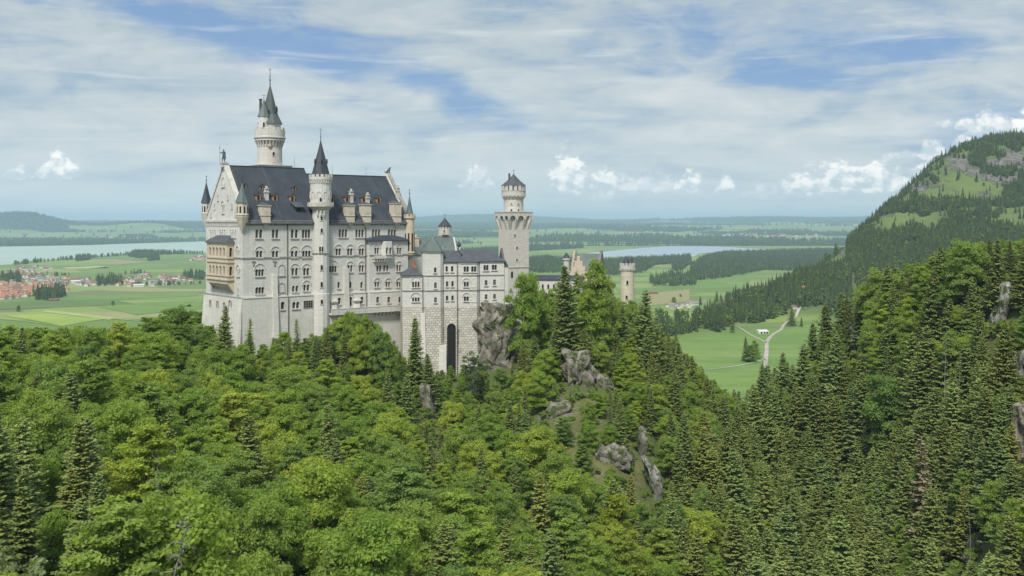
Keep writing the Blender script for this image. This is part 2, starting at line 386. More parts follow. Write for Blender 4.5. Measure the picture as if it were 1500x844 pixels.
def palace():
    root = empty('palace_building', (PF.ox, PF.oy, BASEZ), ANG, label='tall white stone castle palace with steep grey roof, gable statue and rows of arched windows', cat='palace')
    u1 = 29.8                                # where the higher roof stops
    # main walls with gables
    wall = MB(); wall.box(0, L, 0, WD, BASEZ, ZE)
    cutm = MB()
    cutg = cutm
    FR = Face(root, (0, 0), (1, 0), (0, -1), cutm)
    GB = Face(root, (0, 0), (0, 1), (-1, 0), cutm)
    def fw(face, v, pxs, y0, y1, w, **k):
        us = [PF.on_v(v, p, (y0 + y1) / 2)[0] for p in pxs]; um = sum(us) / len(us)
        Y = PF.world(um, v)[1]; face.window(us, (HZ - y1) * Y / F, (HZ - y0) * Y / F, w, **k)
    def gw(face, u, pxs, y0, y1, w, **k):
        vs = [PF.on_u(u, p, (y0 + y1) / 2)[0] for p in pxs]; Y = PF.world(u, sum(vs) / len(vs))[1]
        face.window(vs, (HZ - y1) * Y / F, (HZ - y0) * Y / F, w, **k)
    # storey 5
    for p in ([376.3, 382.0], [400.3, 405.7], [428.2, 434.2], [444.2, 448.4, 452.6]): fw(FR, 0, p, 336, 348.7, 1.0)
    for p in ([498, 502.4, 506.8], [522.5, 526.8, 531.1], [546.6, 551, 555.3], [570, 574.2, 578.4]): fw(FR, 0, p, 336, 347.5, .95)
    # storey 4 with relieving arches
    for p in ([377.2, 382.2], [400.4, 405.6], [428.2, 434], [444.6, 448.9, 453.2]): fw(FR, 0, p, 367.2, 377, .95, hood=True)
    for p in ([493.4, 497.6], [510.4, 514.5], [527.5, 531.4]): fw(FR, 0, p, 363.8, 374, .95, hood=True)
    # storey 3
    fw(FR, 0, [376, 380.3, 384.6], 394.3, 404.5, .95, hood=True)
    for p in ([429, 434.3], [446.2, 451]): fw(FR, 0, p, 392.5, 403.5, .95, hood=True)
    fw(FR, 0, [483.8, 487.7, 491.6], 389.3, 399, .85, hood=True)
    for p in ([510.7, 514.7], [527.5, 531.4]): fw(FR, 0, p, 388.2, 398.3, .85, hood=True)
    # storey 2
    fw(FR, 0, [376.2, 380.5, 384.8], 420.5, 430.2, 1.0, glass='glass')
    fw(FR, 0, [429.7, 435], 418.2, 427.5, .9)
    fw(FR, 0, [446.3, 451.2], 416.8, 426, .95, hood=True)
    for p in (496, 513, 529.5): fw(FR, 0, [p], 412.8, 422, .95)
    # the bay and its wall plane
    ub0 = PF.on_v(0, 537.5, 380)[0]; ub1 = PF.on_v(0, 594, 380)[0]; VB = -1.6
    bayw = MB(); zb_top = (HZ - 352) * 366 / F; bayw.box(ub0, ub1, VB, -.003, -33.5, zb_top)
    cutb = MB(); BY = Face(root, (0, VB), (1, 0), (0, -1), cutb)
    fw(BY, VB, [550.2, 553.6], 362.5, 372.3, .8, hood=True); fw(BY, VB, [583, 586.4], 362.5, 372.3, .8, hood=True)
    fw(BY, VB, [553, 557, 563, 567.4], 388.8, 397.8, .85)
    fw(BY, VB, [582.3, 586], 387.8, 397.2, .85, hood=True)
    for p in ([550.4, 554], [566.5, 570], [582.4, 586]): fw(BY, VB, p, 412.5, 420.4, .85, hood=True)
    # plinth, a step thicker
    zpl0 = (HZ - 436.5) * 330 / F; zpl = -24.3
    utw = PF.on_v(0, 457, 430)[0]; VP = -.7
    pl1 = MB(); pl1.box(-.55, utw, VP, -.003, BASEZ, zpl); ut2 = PF.on_v(0, 482, 430)[0]; pl1.box(ut2, ub0 - .01, VP, -.003, BASEZ, zpl)
    pl1.box(ub0 - .004, ub1 + .2, VB - .45, VB - .003, -33.5, zpl - .02)
    cutp = MB(); PLF = Face(root, (0, VP), (1, 0), (0, -1), cutp)
    fw(PLF, VP, [414], 441.8, 453.2, 1.35, recess=.62); fw(PLF, VP, [430.6, 436.2], 442, 452, 1.1, recess=.62)
    fw(PLF, VP, [496.9], 435.8, 445.5, 1.25, recess=.62); fw(PLF, VP, [530], 434.5, 444.5, 1.35, recess=.62)
    fw(PLF, VP, [513.2], 434.8, 448.3, 1.5, recess=.62, name='door', sill=False, hood=True)
    PLB = Face(root, (0, VB - .45), (1, 0), (0, -1), cutp)
    for p in (553.2, 569.4, 585.5): fw(PLB, VB - .45, [p], 434.5, 443.3, 1.15, recess=.4)
    # gable wall windows
    for p in ([308.7, 311.9, 315.2], [322.7, 326, 329.4], [338.2, 341.6, 345]): gw(GB, 0, p, 336.5, 347.5, .62)
    gw(GB, 0, [347.2, 350], 366.5, 376, .5, hood=True); gw(GB, 0, [347.8, 350.8], 394.5, 404.5, .55, hood=True); gw(GB, 0, [349], 422, 431, .55)
    # gable triangle
    gz = lambda v: ZE + (ZR1 - ZE) * (1 - abs(v - RV) / RV)
    gab = MB().basis((0, 0), (0, 1), (-1, 0)); gab.extrude([(0, ZE - .003), (WD, ZE - .003), (RV, ZR1 - .003)], 0, -1.2)
    cutt = MB(); GT = Face(root, (0, 0), (0, 1), (-1, 0), cutt)
    gw(GT, 0, [325.8, 328.1], 300, 312, .7, hood=True); gw(GT, 0, [325.3, 328.6], 270, 273.5, .5, recess=.4)
    for p, a, b in ((319.7, 285.5, 293), (334, 285.5, 292), (314.5, 298.5, 306), (340, 298, 305), (309.2, 311, 317.5), (345, 311, 317)):
        gw(GT, 0, [p], a, b, .55, recess=.3, glass='trim_dark', mould=.22)
    wm = cut(wall.mesh('wall', ['limestone']), cutm); link('wall', wm, root, -BASEZ)
    o = link('bay', cut(bayw.mesh('bay', ['limestone']), cutb), root, -BASEZ)
    link('plinth', cut(pl1.mesh('plinth', ['limestone_base']), cutp), root, -BASEZ)
    link('gable', cut(gab.mesh('gable', ['limestone']), cutt), root, -BASEZ)
    g2 = MB().basis((L, 0), (0, 1), (-1, 0)); g2.extrude([(0, ZE - .003), (WD, ZE - .003), (RV, ZR2 + 1.2)], .9, -.003); build('gable', g2, ['limestone'], root)
    # gable relief: coping, string, corbel table, niche
    tr = MB().basis((0, 0), (0, 1), (-1, 0))
    for s0, s1 in (((-.9, ZE - 1.0), (RV, ZR1 + .35)), ((WD + .9, ZE - 1.0), (RV, ZR1 + .35))):
        tr.extrude([s0, (s0[0], s0[1] + 1.2), (RV, s1[1] + 1.2), s1], .28, -1.5)
    tr.box(-.5, WD + .5, -.003, .55, ZE - .5, ZE + .15); tr.box(-.3, WD + .3, -.002, .3, ZE - 1.0, ZE - .504)
    for i in range(44): a = .4 + i * (WD - .8) / 43; tr.box(a - .16, a + .16, -.001, .26, ZE - 1.9, ZE - 1.003)
    for v in (1.2, 5.1, 9.2, WD - 9.2, WD - 5.1, WD - 1.2):          # lesenes stepping with the gable
        top = gz(v) - 1.9
        if top > ZE + 1: tr.box(v - .2, v + .2, -.001, .16, ZE + .17, top)
    arch_ring(tr, RV, ZE + 10.2, 3.0, 4.0, .28, -.05, .16, seg=10)
    build('gable_moulding', tr, ['trim'], root)
    # string courses and eaves frieze on the long front
    sc = MB().basis((0, 0), (1, 0), (0, -1))
    zs = (HZ - 377.8) * 332 / F; zs2 = zs
    sc.box(-.25, utw, -.001, .26, zs - .22, zs + .16); sc.box(ut2, ub0, -.001, .26, zs2 - .22, zs2 + .16)
    pc = MB().basis((0, 0), (1, 0), (0, -1)); pc.box(-.25, utw - .01, VP * -1 - .001, .9, zpl - .28, zpl + .06); pc.box(ut2 + .01, ub0, -VP - .001, .9, zpl - .28, zpl + .06)
    sc.box(ub0 - .1, ub1 + .1, -VB - .001, -VB + .24, zs - .15, zs + .2); pc.box(ub0 - .1, ub1 + .1, -VB + .001, -VB + .6, zpl - .28, zpl + .02); build('string_course', pc, ['white_plaster'], root)
    sc.box(-.25, L, -.001, .5, ZE - .55, ZE - .05)
    n = 74
    for i in range(n):
        a = .5 + i * (L - 1) / (n - 1)
        if utw - .3 < a < ut2 + .3: continue
        sc.box(a - .14, a + .14, -.001, .3, ZE - 1.75, ZE - .553); sc.extrude([(a + .14, ZE - 1.2), (a + .3, ZE - .95), (a + .55, ZE - .95), (a + .7, ZE - 1.2), (a + .7, ZE - .553), (a + .14, ZE - .553)], -.002, .22)
    sc.basis((0, 0), (0, 1), (-1, 0)); sc.box(-.2, WD, -.001, .26, zs - .22, zs + .16); sc.box(-.3, WD + .4, -.001, .6, zpl - .4, zpl + .1)
    build('string_course', sc, ['trim_dark'], root)
    # gable plinth, battered buttresses
    gp = MB(); gp.prism([(-.56, VP), (-.003, VP), (-.003, WD + .5), (-.56, WD + .5)], zpl - .4, zpl, None)
    gp.prism([(-2.2, VP - 1.2), (-.57, VP - .2), (-.57, WD + .5), (-2.2, WD + 1.6)], BASEZ, zpl - .41, [(-.62, VP), (-.57, VP), (-.57, WD + .5), (-.62, WD + .5)])
    for v0 in (-.9, 5.5, WD - 3.3): gp.prism([(-3.2, v0), (-.7, v0), (-.7, v0 + 3), (-3.2, v0 + 3)], BASEZ, zpl - 3.5, [(-1.0, v0 + .2), (-.7, v0 + .2), (-.7, v0 + 2.6), (-1.0, v0 + 2.6)])
    build('buttress', gp, ['limestone_base'], root)
    for p, y in ((401.3, 403), (505.8, 393)):
        bt = MB(); a, _ = PF.on_v(0, p, 430); Y = PF.world(a, 0)[1]; bt.prism([(a - .95, -1.9), (a + .95, -1.9), (a + .95, -.75), (a - .95, -.75)], BASEZ + 12, (HZ - y) * Y / F, [(a - .8, -.9), (a + .8, -.9), (a + .8, -.72), (a - .8, -.72)])
        bt.box(a - .85, a + .85, -.9, -.004, zpl, (HZ - y) * Y / F)
        build('buttress', bt, ['limestone_base'], root)
    # blind arches
    for y0, y1 in ((388.5, 404), (415.3, 428)):
        bl = MB().basis((0, 0), (1, 0), (0, -1)); a, _ = PF.on_v(0, 412.5, 400); Y = PF.world(a, 0)[1]; arch_ring(bl, a, (HZ - y1) * Y / F, 2.1, (y1 - y0) * Y / F, .2, -.01, .14); bl.box(a - 1.4, a + 1.4, -.01, .3, (HZ - y1) * Y / F - .3, (HZ - y1) * Y / F + .01); build('blind_arch', bl, ['trim_dark'], root)
    for p in (371.5, 402.3):
        bl = MB().basis((0, 0), (1, 0), (0, -1)); a, _ = PF.on_v(0, p, 384); Y = PF.world(a, 0)[1]; z = (HZ - 382.5) * Y / F; bl.box(a - .65, a + .65, -.01, .3, z - .3, z); bl.box(a - .2, a + .2, -.01, .24, z - 1.4, z - .31); bl.box(a - .4, a + .4, -.01, .26, z - 1.5, z - 1.41); build('wall_anchor', bl, ['trim_dark'], root)
    gr = MB().basis((0, VP), (1, 0), (0, -1)); a, _ = PF.on_v(VP, 451.2, 446); Y = PF.world(a, VP)[1]; z0, z1 = (HZ - 450.6) * Y / F, (HZ - 440.6) * Y / F
    gr.box(a - 1.65, a + 1.65, .002, .05, z0, z1); gm = MB().basis((0, VP), (1, 0), (0, -1))
    for i in range(5): x = a - 1.65 + i * .825; gm.box(x - .06, x + .06, .05, .2, z0, z1)
    for i in range(4): z = z0 + i * (z1 - z0) / 3; gm.box(a - 1.7, a + 1.7, .052, .22, z - .06, z + .06)
    q = build('window', gr, ['dark_hole'], root); build('grille', gm, ['trim_dark'], q, sub=True)
    # drain pipes
    for p, v, zt, zb in ((421.2, -.18, ZE, -46), (535.6, -.2, ZE, -33)):
        d = MB(); a, _ = PF.on_v(v, p, 400); d.tube([(a, v, zt), (a, v, zpl + .1), (a, VP - .2, zpl - .6), (a, VP - .2, zb)], [.15] * 4); build('drain_pipe', d, ['pipe'], root)
    # roofs
    def gable_roof(name, u0, u1, zr, th=.35, mat='slate'):
        r = MB().basis((0, 0), (0, 1), (-1, 0)); e = 1.0; m = (zr - ZE) / RV
        r.extrude([(-e, ZE - e * m), (RV, zr), (WD + e, ZE - e * m), (WD + e, ZE - e * m + th), (RV, zr + th), (-e, ZE - e * m + th)], -u0, -u1)
        r.box(RV - .2, RV + .2, -u0 - .02, -u1 + .02, zr + th - .05, zr + th + .22)
        return build(name, r, [mat], root)
    R1 = gable_roof('roof', 1.25, u1, ZR1); R2 = gable_roof('roof', u1 + .02, L - .02, ZR2)
    for zr, us in ((ZR1, (2.2, 13.6)), (ZR2, (39.5, 56.5))):
        m = (zr - ZE) / RV
        for a in us:        # pale lead fire-break strips
            seams = MB(); seams.add([(a, -.95, ZE - .95 * m + .38), (a + .3, -.95, ZE - .95 * m + .38), (a + .3, RV, zr + .38), (a, RV, zr + .38), (a, -.95, ZE - .95 * m + .52), (a + .3, -.95, ZE - .95 * m + .52), (a + .3, RV, zr + .52), (a, RV, zr + .52)],
                      [(0, 3, 2, 1), (4, 5, 6, 7), (0, 1, 5, 4), (1, 2, 6, 5), (2, 3, 7, 6), (3, 0, 4, 7)]); build('lead_strip', seams, ['slate_light'], root)
    gt = MB().basis((0, 0), (1, 0), (0, -1)); gt.box(1, utw - .5, .9, 1.2, ZE - 1.02, ZE - .8); gt.box(ut2 + .5, L - 1, .9, 1.2, ZE - 1.02, ZE - .8); build('gutter', gt, ['trim_dark'], root)
    # small red-framed dormers
    for i, (p, y) in enumerate(((358.4, 271.7), (383, 273), (431, 275.3), (378.6, 289.7), (403, 290.3), (428.3, 291.3), (486.3, 291.8), (508.5, 291.8), (533, 292.8), (554.8, 293.4))):
        zr = ZR1 if p < 440 else ZR2; m = (zr - ZE) / RV; a, v, z = PF.on_slope(ZE + .35, m, p, y + 4); big = y > 280; w = .85 if big else .6; h = 1.9 if big else 1.1
        zb = ZE + .35 + m * v
        f = MB().basis((a, v), (1, 0), (0, -1)); f.extrude([(-w, zb - .3), (w, zb - .3), (w, zb + h), (0, zb + h + w * .9), (-w, zb + h)], 0, -h / m - .3)
        d = build('dormer', f, ['red_frame'], root)
        r = MB().basis((a, v), (1, 0), (0, -1)); ex = h / m + .6
        for s in (-1, 1): r.extrude([(s * (w + .25), zb + h - .25), (s * (w + .25), zb + h - .1), (0, zb + h + w * .9 + .15), (0, zb + h + w * .9)], .25, -ex - .3)
        build('roof', r, ['slate'], d, sub=True)
        k = MB().basis((a, v), (1, 0), (0, -1)); k.extrude(arch(0, zb + .1, w * .95, h * .95), .012, .05); build('pane', k, ['dark_hole'], d, sub=True)
    # shed dormer
    m = (ZR1 - ZE) / RV; a, v, z = PF.on_slope(ZE + .35, m, 438, 311.5); zb = ZE + .35 + m * v
    f = MB(); f.box(a - 1.2, a + 1.2, v, v + 1.6, zb - .5, zb + 1.9); d = build('dormer', f, ['slate_light'], root)
    r = MB(); r.add([(a - 1.9, v - .7, zb + 1.75), (a + 1.9, v - .7, zb + 1.75), (a + 1.9, v + 2.4, zb + 3.4), (a - 1.9, v + 2.4, zb + 3.4), (a - 1.9, v - .7, zb + 1.95), (a + 1.9, v - .7, zb + 1.95), (a + 1.9, v + 2.4, zb + 3.6), (a - 1.9, v + 2.4, zb + 3.6)],
                  [(0, 3, 2, 1), (4, 5, 6, 7), (0, 1, 5, 4), (1, 2, 6, 5), (2, 3, 7, 6), (3, 0, 4, 7)]); build('roof', r, ['slate_light'], d, sub=True)
    k = MB(); k.box(a - .9, a + .9, v - .03, v - .01, zb + .2, zb + 1.5); build('pane', k, ['dark_hole'], d, sub=True)
    # stone oriels through the eaves with chimneys behind
    for p, w, ytop, cy0, cy1, cap in ((390.4, 1.45, 302, 275.5, 291, 0), (514.5, 1.4, 301.5, 279.5, 295, 0), (538.6, 1.45, 300.5, 284.5, 299, 0), (582.8, 1.5, 298.5, 274.5, 291, 1)):
        a, _ = PF.on_v(-.9, p, 315); Y = PF.world(a, 0)[1]; zt = (HZ - ytop) * Y / F
        f = MB().basis((a, 0), (1, 0), (0, -1)); f.box(-w, w, -2.4, .9, ZE - .1, zt)
        for i, (hw, dz) in enumerate(((w, 0), (w * .72, -.75), (w * .42, -1.5), (w * .2, -2.2))): f.box(-hw, hw, -.01, .9 - i * .22, ZE - .9 + dz, ZE - .1 + dz - .004)
        f.box(-w - .2, w + .2, -2.4, 1.1, ZE + 1.5, ZE + 1.75); f.box(-w - .25, w + .25, -2.5, 1.15, zt, zt + .3)
        d = build('oriel', f, ['cream_stone'], root)
        k = MB().basis((a, .9 - .9), (1, 0), (0, -1))
        k.box(-w * .5, w * .5, .902, .95, ZE + 2.1, ZE + 3.0); build('pane', k, ['tan_trim'], d, sub=True)
        r = MB(); r.pyramid([(a - w - .3, -1.2), (a + w + .3, -1.2), (a + w + .3, 3.4), (a - w - .3, 3.4)], zt + .31, (a, 2.2, zt + 1.3)); build('roof', r, ['slate_light'], d, sub=True)
        zr = ZR1 if p < 440 else ZR2; m = (zr - ZE) / RV; ac, vc, zc = PF.on_slope(ZE + .35, m, p, cy1); Yc = PF.world(ac, vc)[1]
        zct = (HZ - cy0) * Yc / F; c = MB(); c.box(ac - .6, ac + .6, vc - .5, vc + .7, zc - 1, zct - 1.5); c.box(ac - .8, ac + .8, vc - .7, vc + .9, zct - 1.5, zct - 1.2)
        for x in (-.45, 0, .45): c.box(ac + x - .13, ac + x + .13, vc - .4, vc + .6, zct - 1.2, zct - .4)
        c.box(ac - .65, ac + .65, vc - .6, vc + .8, zct - .4, zct - .15); c.box(ac - .3, ac + .3, vc - .2, vc + .4, zct - .15, zct + .7)
        build('chimney', c, ['trim'], root)
    # lightning rods
    lr = MB(); lr.tube([(26, RV, ZR1), (26, RV, ZR1 + 4.5)], [.05, .03], 4); lr.tube([(41, RV, ZR2), (41, RV, ZR2 + 4)], [.05, .03], 4); lr.tube([(55, RV, ZR2), (55, RV, ZR2 + 3.6)], [.05, .03], 4); build('lightning_rod', lr, ['iron'], root)
    # pent roof over the bay
    r = MB(); zt = (HZ - 346.5) * 368 / F; e = .8; um = (ub0 + ub1) / 2
    r.add([(ub0 - e, VB - e, zb_top), (ub1 + e * .3, VB - e, zb_top), (ub1 + e * .3, -.01, zb_top + .7), (ub0 - e, -.01, zb_top + .7), (um - 3.2, -.01, zt + .5), (um + 3.2, -.01, zt + .5), (ub0 - e, VB - e, zb_top - .25), (ub1 + e * .3, VB - e, zb_top - .25), (ub1 + e * .3, -.01, zb_top - .25), (ub0 - e, -.01, zb_top - .25)],
          [(0, 1, 5, 4), (1, 2, 5), (0, 4, 3), (2, 3, 4, 5), (0, 1, 7, 6), (1, 2, 8, 7), (2, 3, 9, 8), (3, 0, 6, 9), (6, 7, 8, 9)])
    build('bay_roof', r, ['slate'], root)
    # balcony and chapel-like middle oriel on the bay
    a0, _ = PF.on_v(VB - 1.3, 548, 378); a1, _ = PF.on_v(VB - 1.3, 575.5, 378); Yb = PF.world(a0, VB)[1]; zb = (HZ - 379.3) * Yb / F
    b = MB(); b.box(a0, a1, VB - 1.5, VB - .003, zb, zb + .35); b.box(a0, a1, VB - 1.5, VB - 1.3, zb + .35, zb + 1.15)
    for i in range(5): a = a0 + .4 + i * .95; b.prism([(a - .15, VB - 1.3), (a + .15, VB - 1.3), (a + .15, VB - .01), (a - .15, VB - .01)], zb - 1.0, zb - .01)
    bo = build('balcony', b, ['trim'], root)
    a2, _ = PF.on_v(VB - 1.5, 562, 370); a3, _ = PF.on_v(VB - 1.5, 576, 370)
    ob = MB(); ob.prism([(a2, VB - .01), (a2 + .7, VB - 1.7), (a3 - .7, VB - 1.7), (a3, VB - .01)], zb + .36, zb_top - .3)
    ob.prism([(a2 + 1.2, VB - .01), (a2 + 1.4, VB - .8), (a3 - 1.4, VB - .8), (a3 - 1.2, VB - .01)], zb - 1.6, zb - .02, [(a2, VB - .01), (a2 + .6, VB - 1.75), (a3 - .6, VB - 1.75), (a3, VB - .01)])
    cb = MB(); OF = Face(root, (0, VB - 1.7), (1, 0), (0, -1), cb); am = (a2 + a3) / 2
    OF.window([am - .72, am + .72], zb + 1.7, zb + 4.0, .8, mould=.2)
    link('oriel', cut(ob.mesh('oriel', ['limestone']), cb), root, -BASEZ)
    # terrace under the right half
    tz = (HZ - 451) * 366 / F; t0, _ = PF.on_v(-4.5, 486, 452); t1 = L - 3.4
    T = MB(); T.box(t0, t1, -4.4, VP - .005, tz - .9, tz - .25); T.box(t0, t1, -4.4, -4.05, tz - .25, tz + 1.0)
    for i in range(30): x = t0 + .3 + i * (t1 - t0 - .6) / 29; T.box(x - .1, x + .1, -4.46, -4.401, tz - .1, tz + .85)
    T.box(t0 - .1, t1 + .1, -4.5, -3.95, tz + 1.0, tz + 1.22)
    nb = 9
    for i in range(nb): x = t1 - .8 - i * 1.5; T.prism([(x - .3, -3.0), (x + .3, -3.0), (x + .3, -2.2), (x - .3, -2.2)], tz - 2.3, tz - .91, [(x - .3, -4.3), (x + .3, -4.3), (x + .3, -2.2), (x - .3, -2.2)])
    T.box(t0 + .5, t1, -2.6, VB - .5, BASEZ, tz - .93)
    build('terrace', T, ['limestone_base'], root)
    for p in (488.5, 522.5):
        a, _ = PF.on_v(-1.2, p, 445); k = MB(); k.box(a - .8, a + .8, -2.0, VP - .01, tz - .2, tz + 2.3); k.box(a - 1.2, a + 1.2, -2.3, VP - .01, tz + 3.3, tz + 3.9); build('porch', k, ['white_plaster'], root)
    # corner turrets
    def turret(px, y_apex, y_eave, y_drum, y_corb, r, v, u, cone, wallm, crenel=False, win=True, seg=8, wood=None):
        c = (u, v); Y = PF.world(u, v)[1]; Z = lambda y: (HZ - y) * Y / F
        t = MB(); t.lathe([(r * .25, Z(y_corb)), (r * .6, Z(y_corb) + (Z(y_drum) - Z(y_corb)) * .4), (r * 1.08, Z(y_drum) - .3), (r * 1.12, Z(y_drum)), (r, Z(y_drum) + .02), (r, Z(y_eave))], c, seg, PI / 8)
        t.lathe([(r * 1.1, Z(y_drum) + .3), (r * 1.16, Z(y_drum) + .55), (r * 1.02, Z(y_drum) + .8)], c, seg, PI / 8)
        if crenel: t.lathe([(r * 1.02, Z(y_eave) - .7), (r * 1.25, Z(y_eave) - .2), (r * 1.25, Z(y_eave) + .4)], c, seg, PI / 8); t.ring_boxes(c, r * .95, r * 1.25, Z(y_eave) + .401, Z(y_eave) + 1.3, 10)
        d = build('turret', t, [wallm], root); rc = MB(); k = .95 if crenel else 1.22
        rc.lathe([(r * k, Z(y_eave)), (r * k * .55, Z(y_eave) + (Z(y_apex) - Z(y_eave)) * .42), (.05, Z(y_apex))], c, seg, PI / 8); q = build('roof', rc, [cone], d, sub=True)
        f = MB(); za = Z(y_apex) - .2; f.tube([(c[0], c[1], za), (c[0], c[1], za + 2.6)], [.12, .04], 5); f.lathe([(.02, za + .5), (.3, za + .8), (.02, za + 1.1)], c, 6); f.box(c[0] - .35, c[0] + .35, c[1] - .05, c[1] + .05, za + 1.9, za + 2.05)
        build('finial', f, ['iron'], d, sub=True)
        if win:
            wn = MB()
            for an in (-PI / 2, -PI / 2 - PI / 4, -PI / 2 + PI / 4, -PI):
                nx, ny = math.cos(an), math.sin(an); wn.basis(c, (-ny, nx), (nx, ny)); ap = r * math.cos(PI / 8) if seg == 8 else r
                wn.extrude(arch(0, Z(y_drum) + 1.0, .55, (Z(y_eave) - Z(y_drum)) * .5), ap + .01 - .2, ap + .04)
            build('window', wn, ['dark_hole'], d, sub=True)
    turret(355.5, 268, 297, 317, 338, 1.85, -.3, -.3, 'copper', 'cream_stone')
    turret(301.5, 266.5, 297.5, 315, 336, 1.5, WD + .3, .2, 'slate', 'tower_stone')
    turret(600.5, 286, 319, 372, 380, 1.75, -.2, L - .2, 'copper', 'sandstone', crenel=True, seg=16)
    # blue-grey far corner turret, hidden mostly
    turret(0, 290, 322, 345, 352, 1.5, WD, L, 'copper', 'sandstone', crenel=True, win=False, seg=12)
    # the two-storey loggia on the gable wall
    d = 2.35; va = PF.on_u(-.01, 343, 390)[0]; vb = PF.on_u(-d, 303, 390)[0]; Y0 = PF.world(-d, va)[1]; Zq = lambda y: (HZ - y) * Y0 / F
    lw = MB(); lw.box(-d, -.003, va, vb, Zq(411), Zq(356)); cl = MB()
    LF = Face(root, (-d, 0), (0, 1), (-1, 0), cl, 'tan_trim'); SF = Face(root, (0, va), (1, 0), (0, -1), cl, 'tan_trim')
    for y0, y1 in ((362.5, 376), (390, 404)):
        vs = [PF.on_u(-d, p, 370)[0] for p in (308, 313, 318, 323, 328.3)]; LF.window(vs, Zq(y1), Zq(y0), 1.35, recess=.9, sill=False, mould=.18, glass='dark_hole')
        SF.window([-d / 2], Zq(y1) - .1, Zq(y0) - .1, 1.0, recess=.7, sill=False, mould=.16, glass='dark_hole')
    link('loggia', cut(lw.mesh('loggia', ['sandstone']), cl), root, -BASEZ)
    lt = MB()
    for y, e in ((356, .35), (378.5, .3), (384.5, .3), (404.6, .3), (410.5, .35)): lt.prism([(-d - e, va - e), (-.003, va - e), (-.003, vb + e), (-d - e, vb + e)], Zq(y) - .2, Zq(y) + .2)
    lt.prism([(-d, va), (-.004, va), (-.004, vb), (-d, vb)], Zq(415), Zq(411) - .005)
    ns = 9
    for i in range(ns):      # stepping corbels: deepest at the front edge
        f0 = i / ns; lt.prism([(-d * (1 - f0), va + .05), (-.004, va + .05), (-.004, vb - (vb - va) * f0 * .75), (-d * (1 - f0), vb - (vb - va) * f0 * .75)], Zq(415) - (i + 1) * .36, Zq(415) - i * .36 - .003)
    for i in range(6): v = va + 1 + i * (vb - va - 2) / 5; lt.prism([(-.1, v - .22), (-.004, v - .22), (-.004, v + .22), (-.1, v + .22)], Zq(428), Zq(414), [(-d - .1, v - .22), (-.004, v - .22), (-.004, v + .22), (-d - .1, v + .22)])
    build('loggia_base', lt, ['tan_trim'], root)
    lr2 = MB(); zt = Zq(347); ze = Zq(356) + .21; e = .7
    lr2.add([(-d - e, va - e, ze), (-.004, va - e, ze), (-.004, vb + e, ze), (-d - e, vb + e, ze), (-.004, va + 3, zt + .4), (-.004, vb - 3, zt + .4)], [(0, 3, 5, 4), (0, 4, 1), (3, 2, 5), (1, 4, 5, 2), (0, 1, 2, 3)]); build('loggia_roof', lr2, ['slate_light'], root)
    # statue pedestals
    pd = MB(); pd.box(-1.0, .9, RV - .95, RV + .95, ZR1 - .2, ZR1 + 1.0); pd.box(-1.2, 1.1, RV - 1.15, RV + 1.15, ZR1 + 1.0, ZR1 + 1.35)
    pd.box(L - .5, L + .9, RV - .9, RV + .9, ZR2 + .2, ZR2 + 1.6); build('pedestal', pd, ['tower_stone'], root)
    cp = MB().basis((L, 0), (0, 1), (-1, 0))
    for s0 in ((-.8, ZE - .7), (WD + .8, ZE - .7)): cp.extrude([s0, (s0[0], s0[1] + 1.3), (RV, ZR2 + 2.1), (RV, ZR2 + .8)], .4, -.9)
    build('gable_moulding', cp, ['trim_dark'], root)
    gn = MB().basis((0, VP), (0, 0), (0, 0))
    # lower gable-face niches and doorway
    ng = MB().basis((-.62, 0), (0, 1), (-1, 0)); nk = MB().basis((-.62, 0), (0, 1), (-1, 0))
    for p, y0, y1, w in ((309, 439.5, 449.5, .9), (319.5, 441, 451, 1.0), (329.3, 443, 453, .9), (338, 440, 461, 1.7)):
        v = PF.on_u(-.7, p, 445)[0]; Y = PF.world(0, v)[1]; z0, z1 = (HZ - y1) * Y / F, (HZ - y0) * Y / F
        arch_ring(ng, v, z0, w, z1 - z0, .2, -.4, .45); nk.extrude(arch(v, z0, w - .02, z1 - z0 - .02), -.4, .16)
    build('niche', ng, ['trim_dark'], root); build('niche', nk, ['sandstone'], root)
    return root
palace()

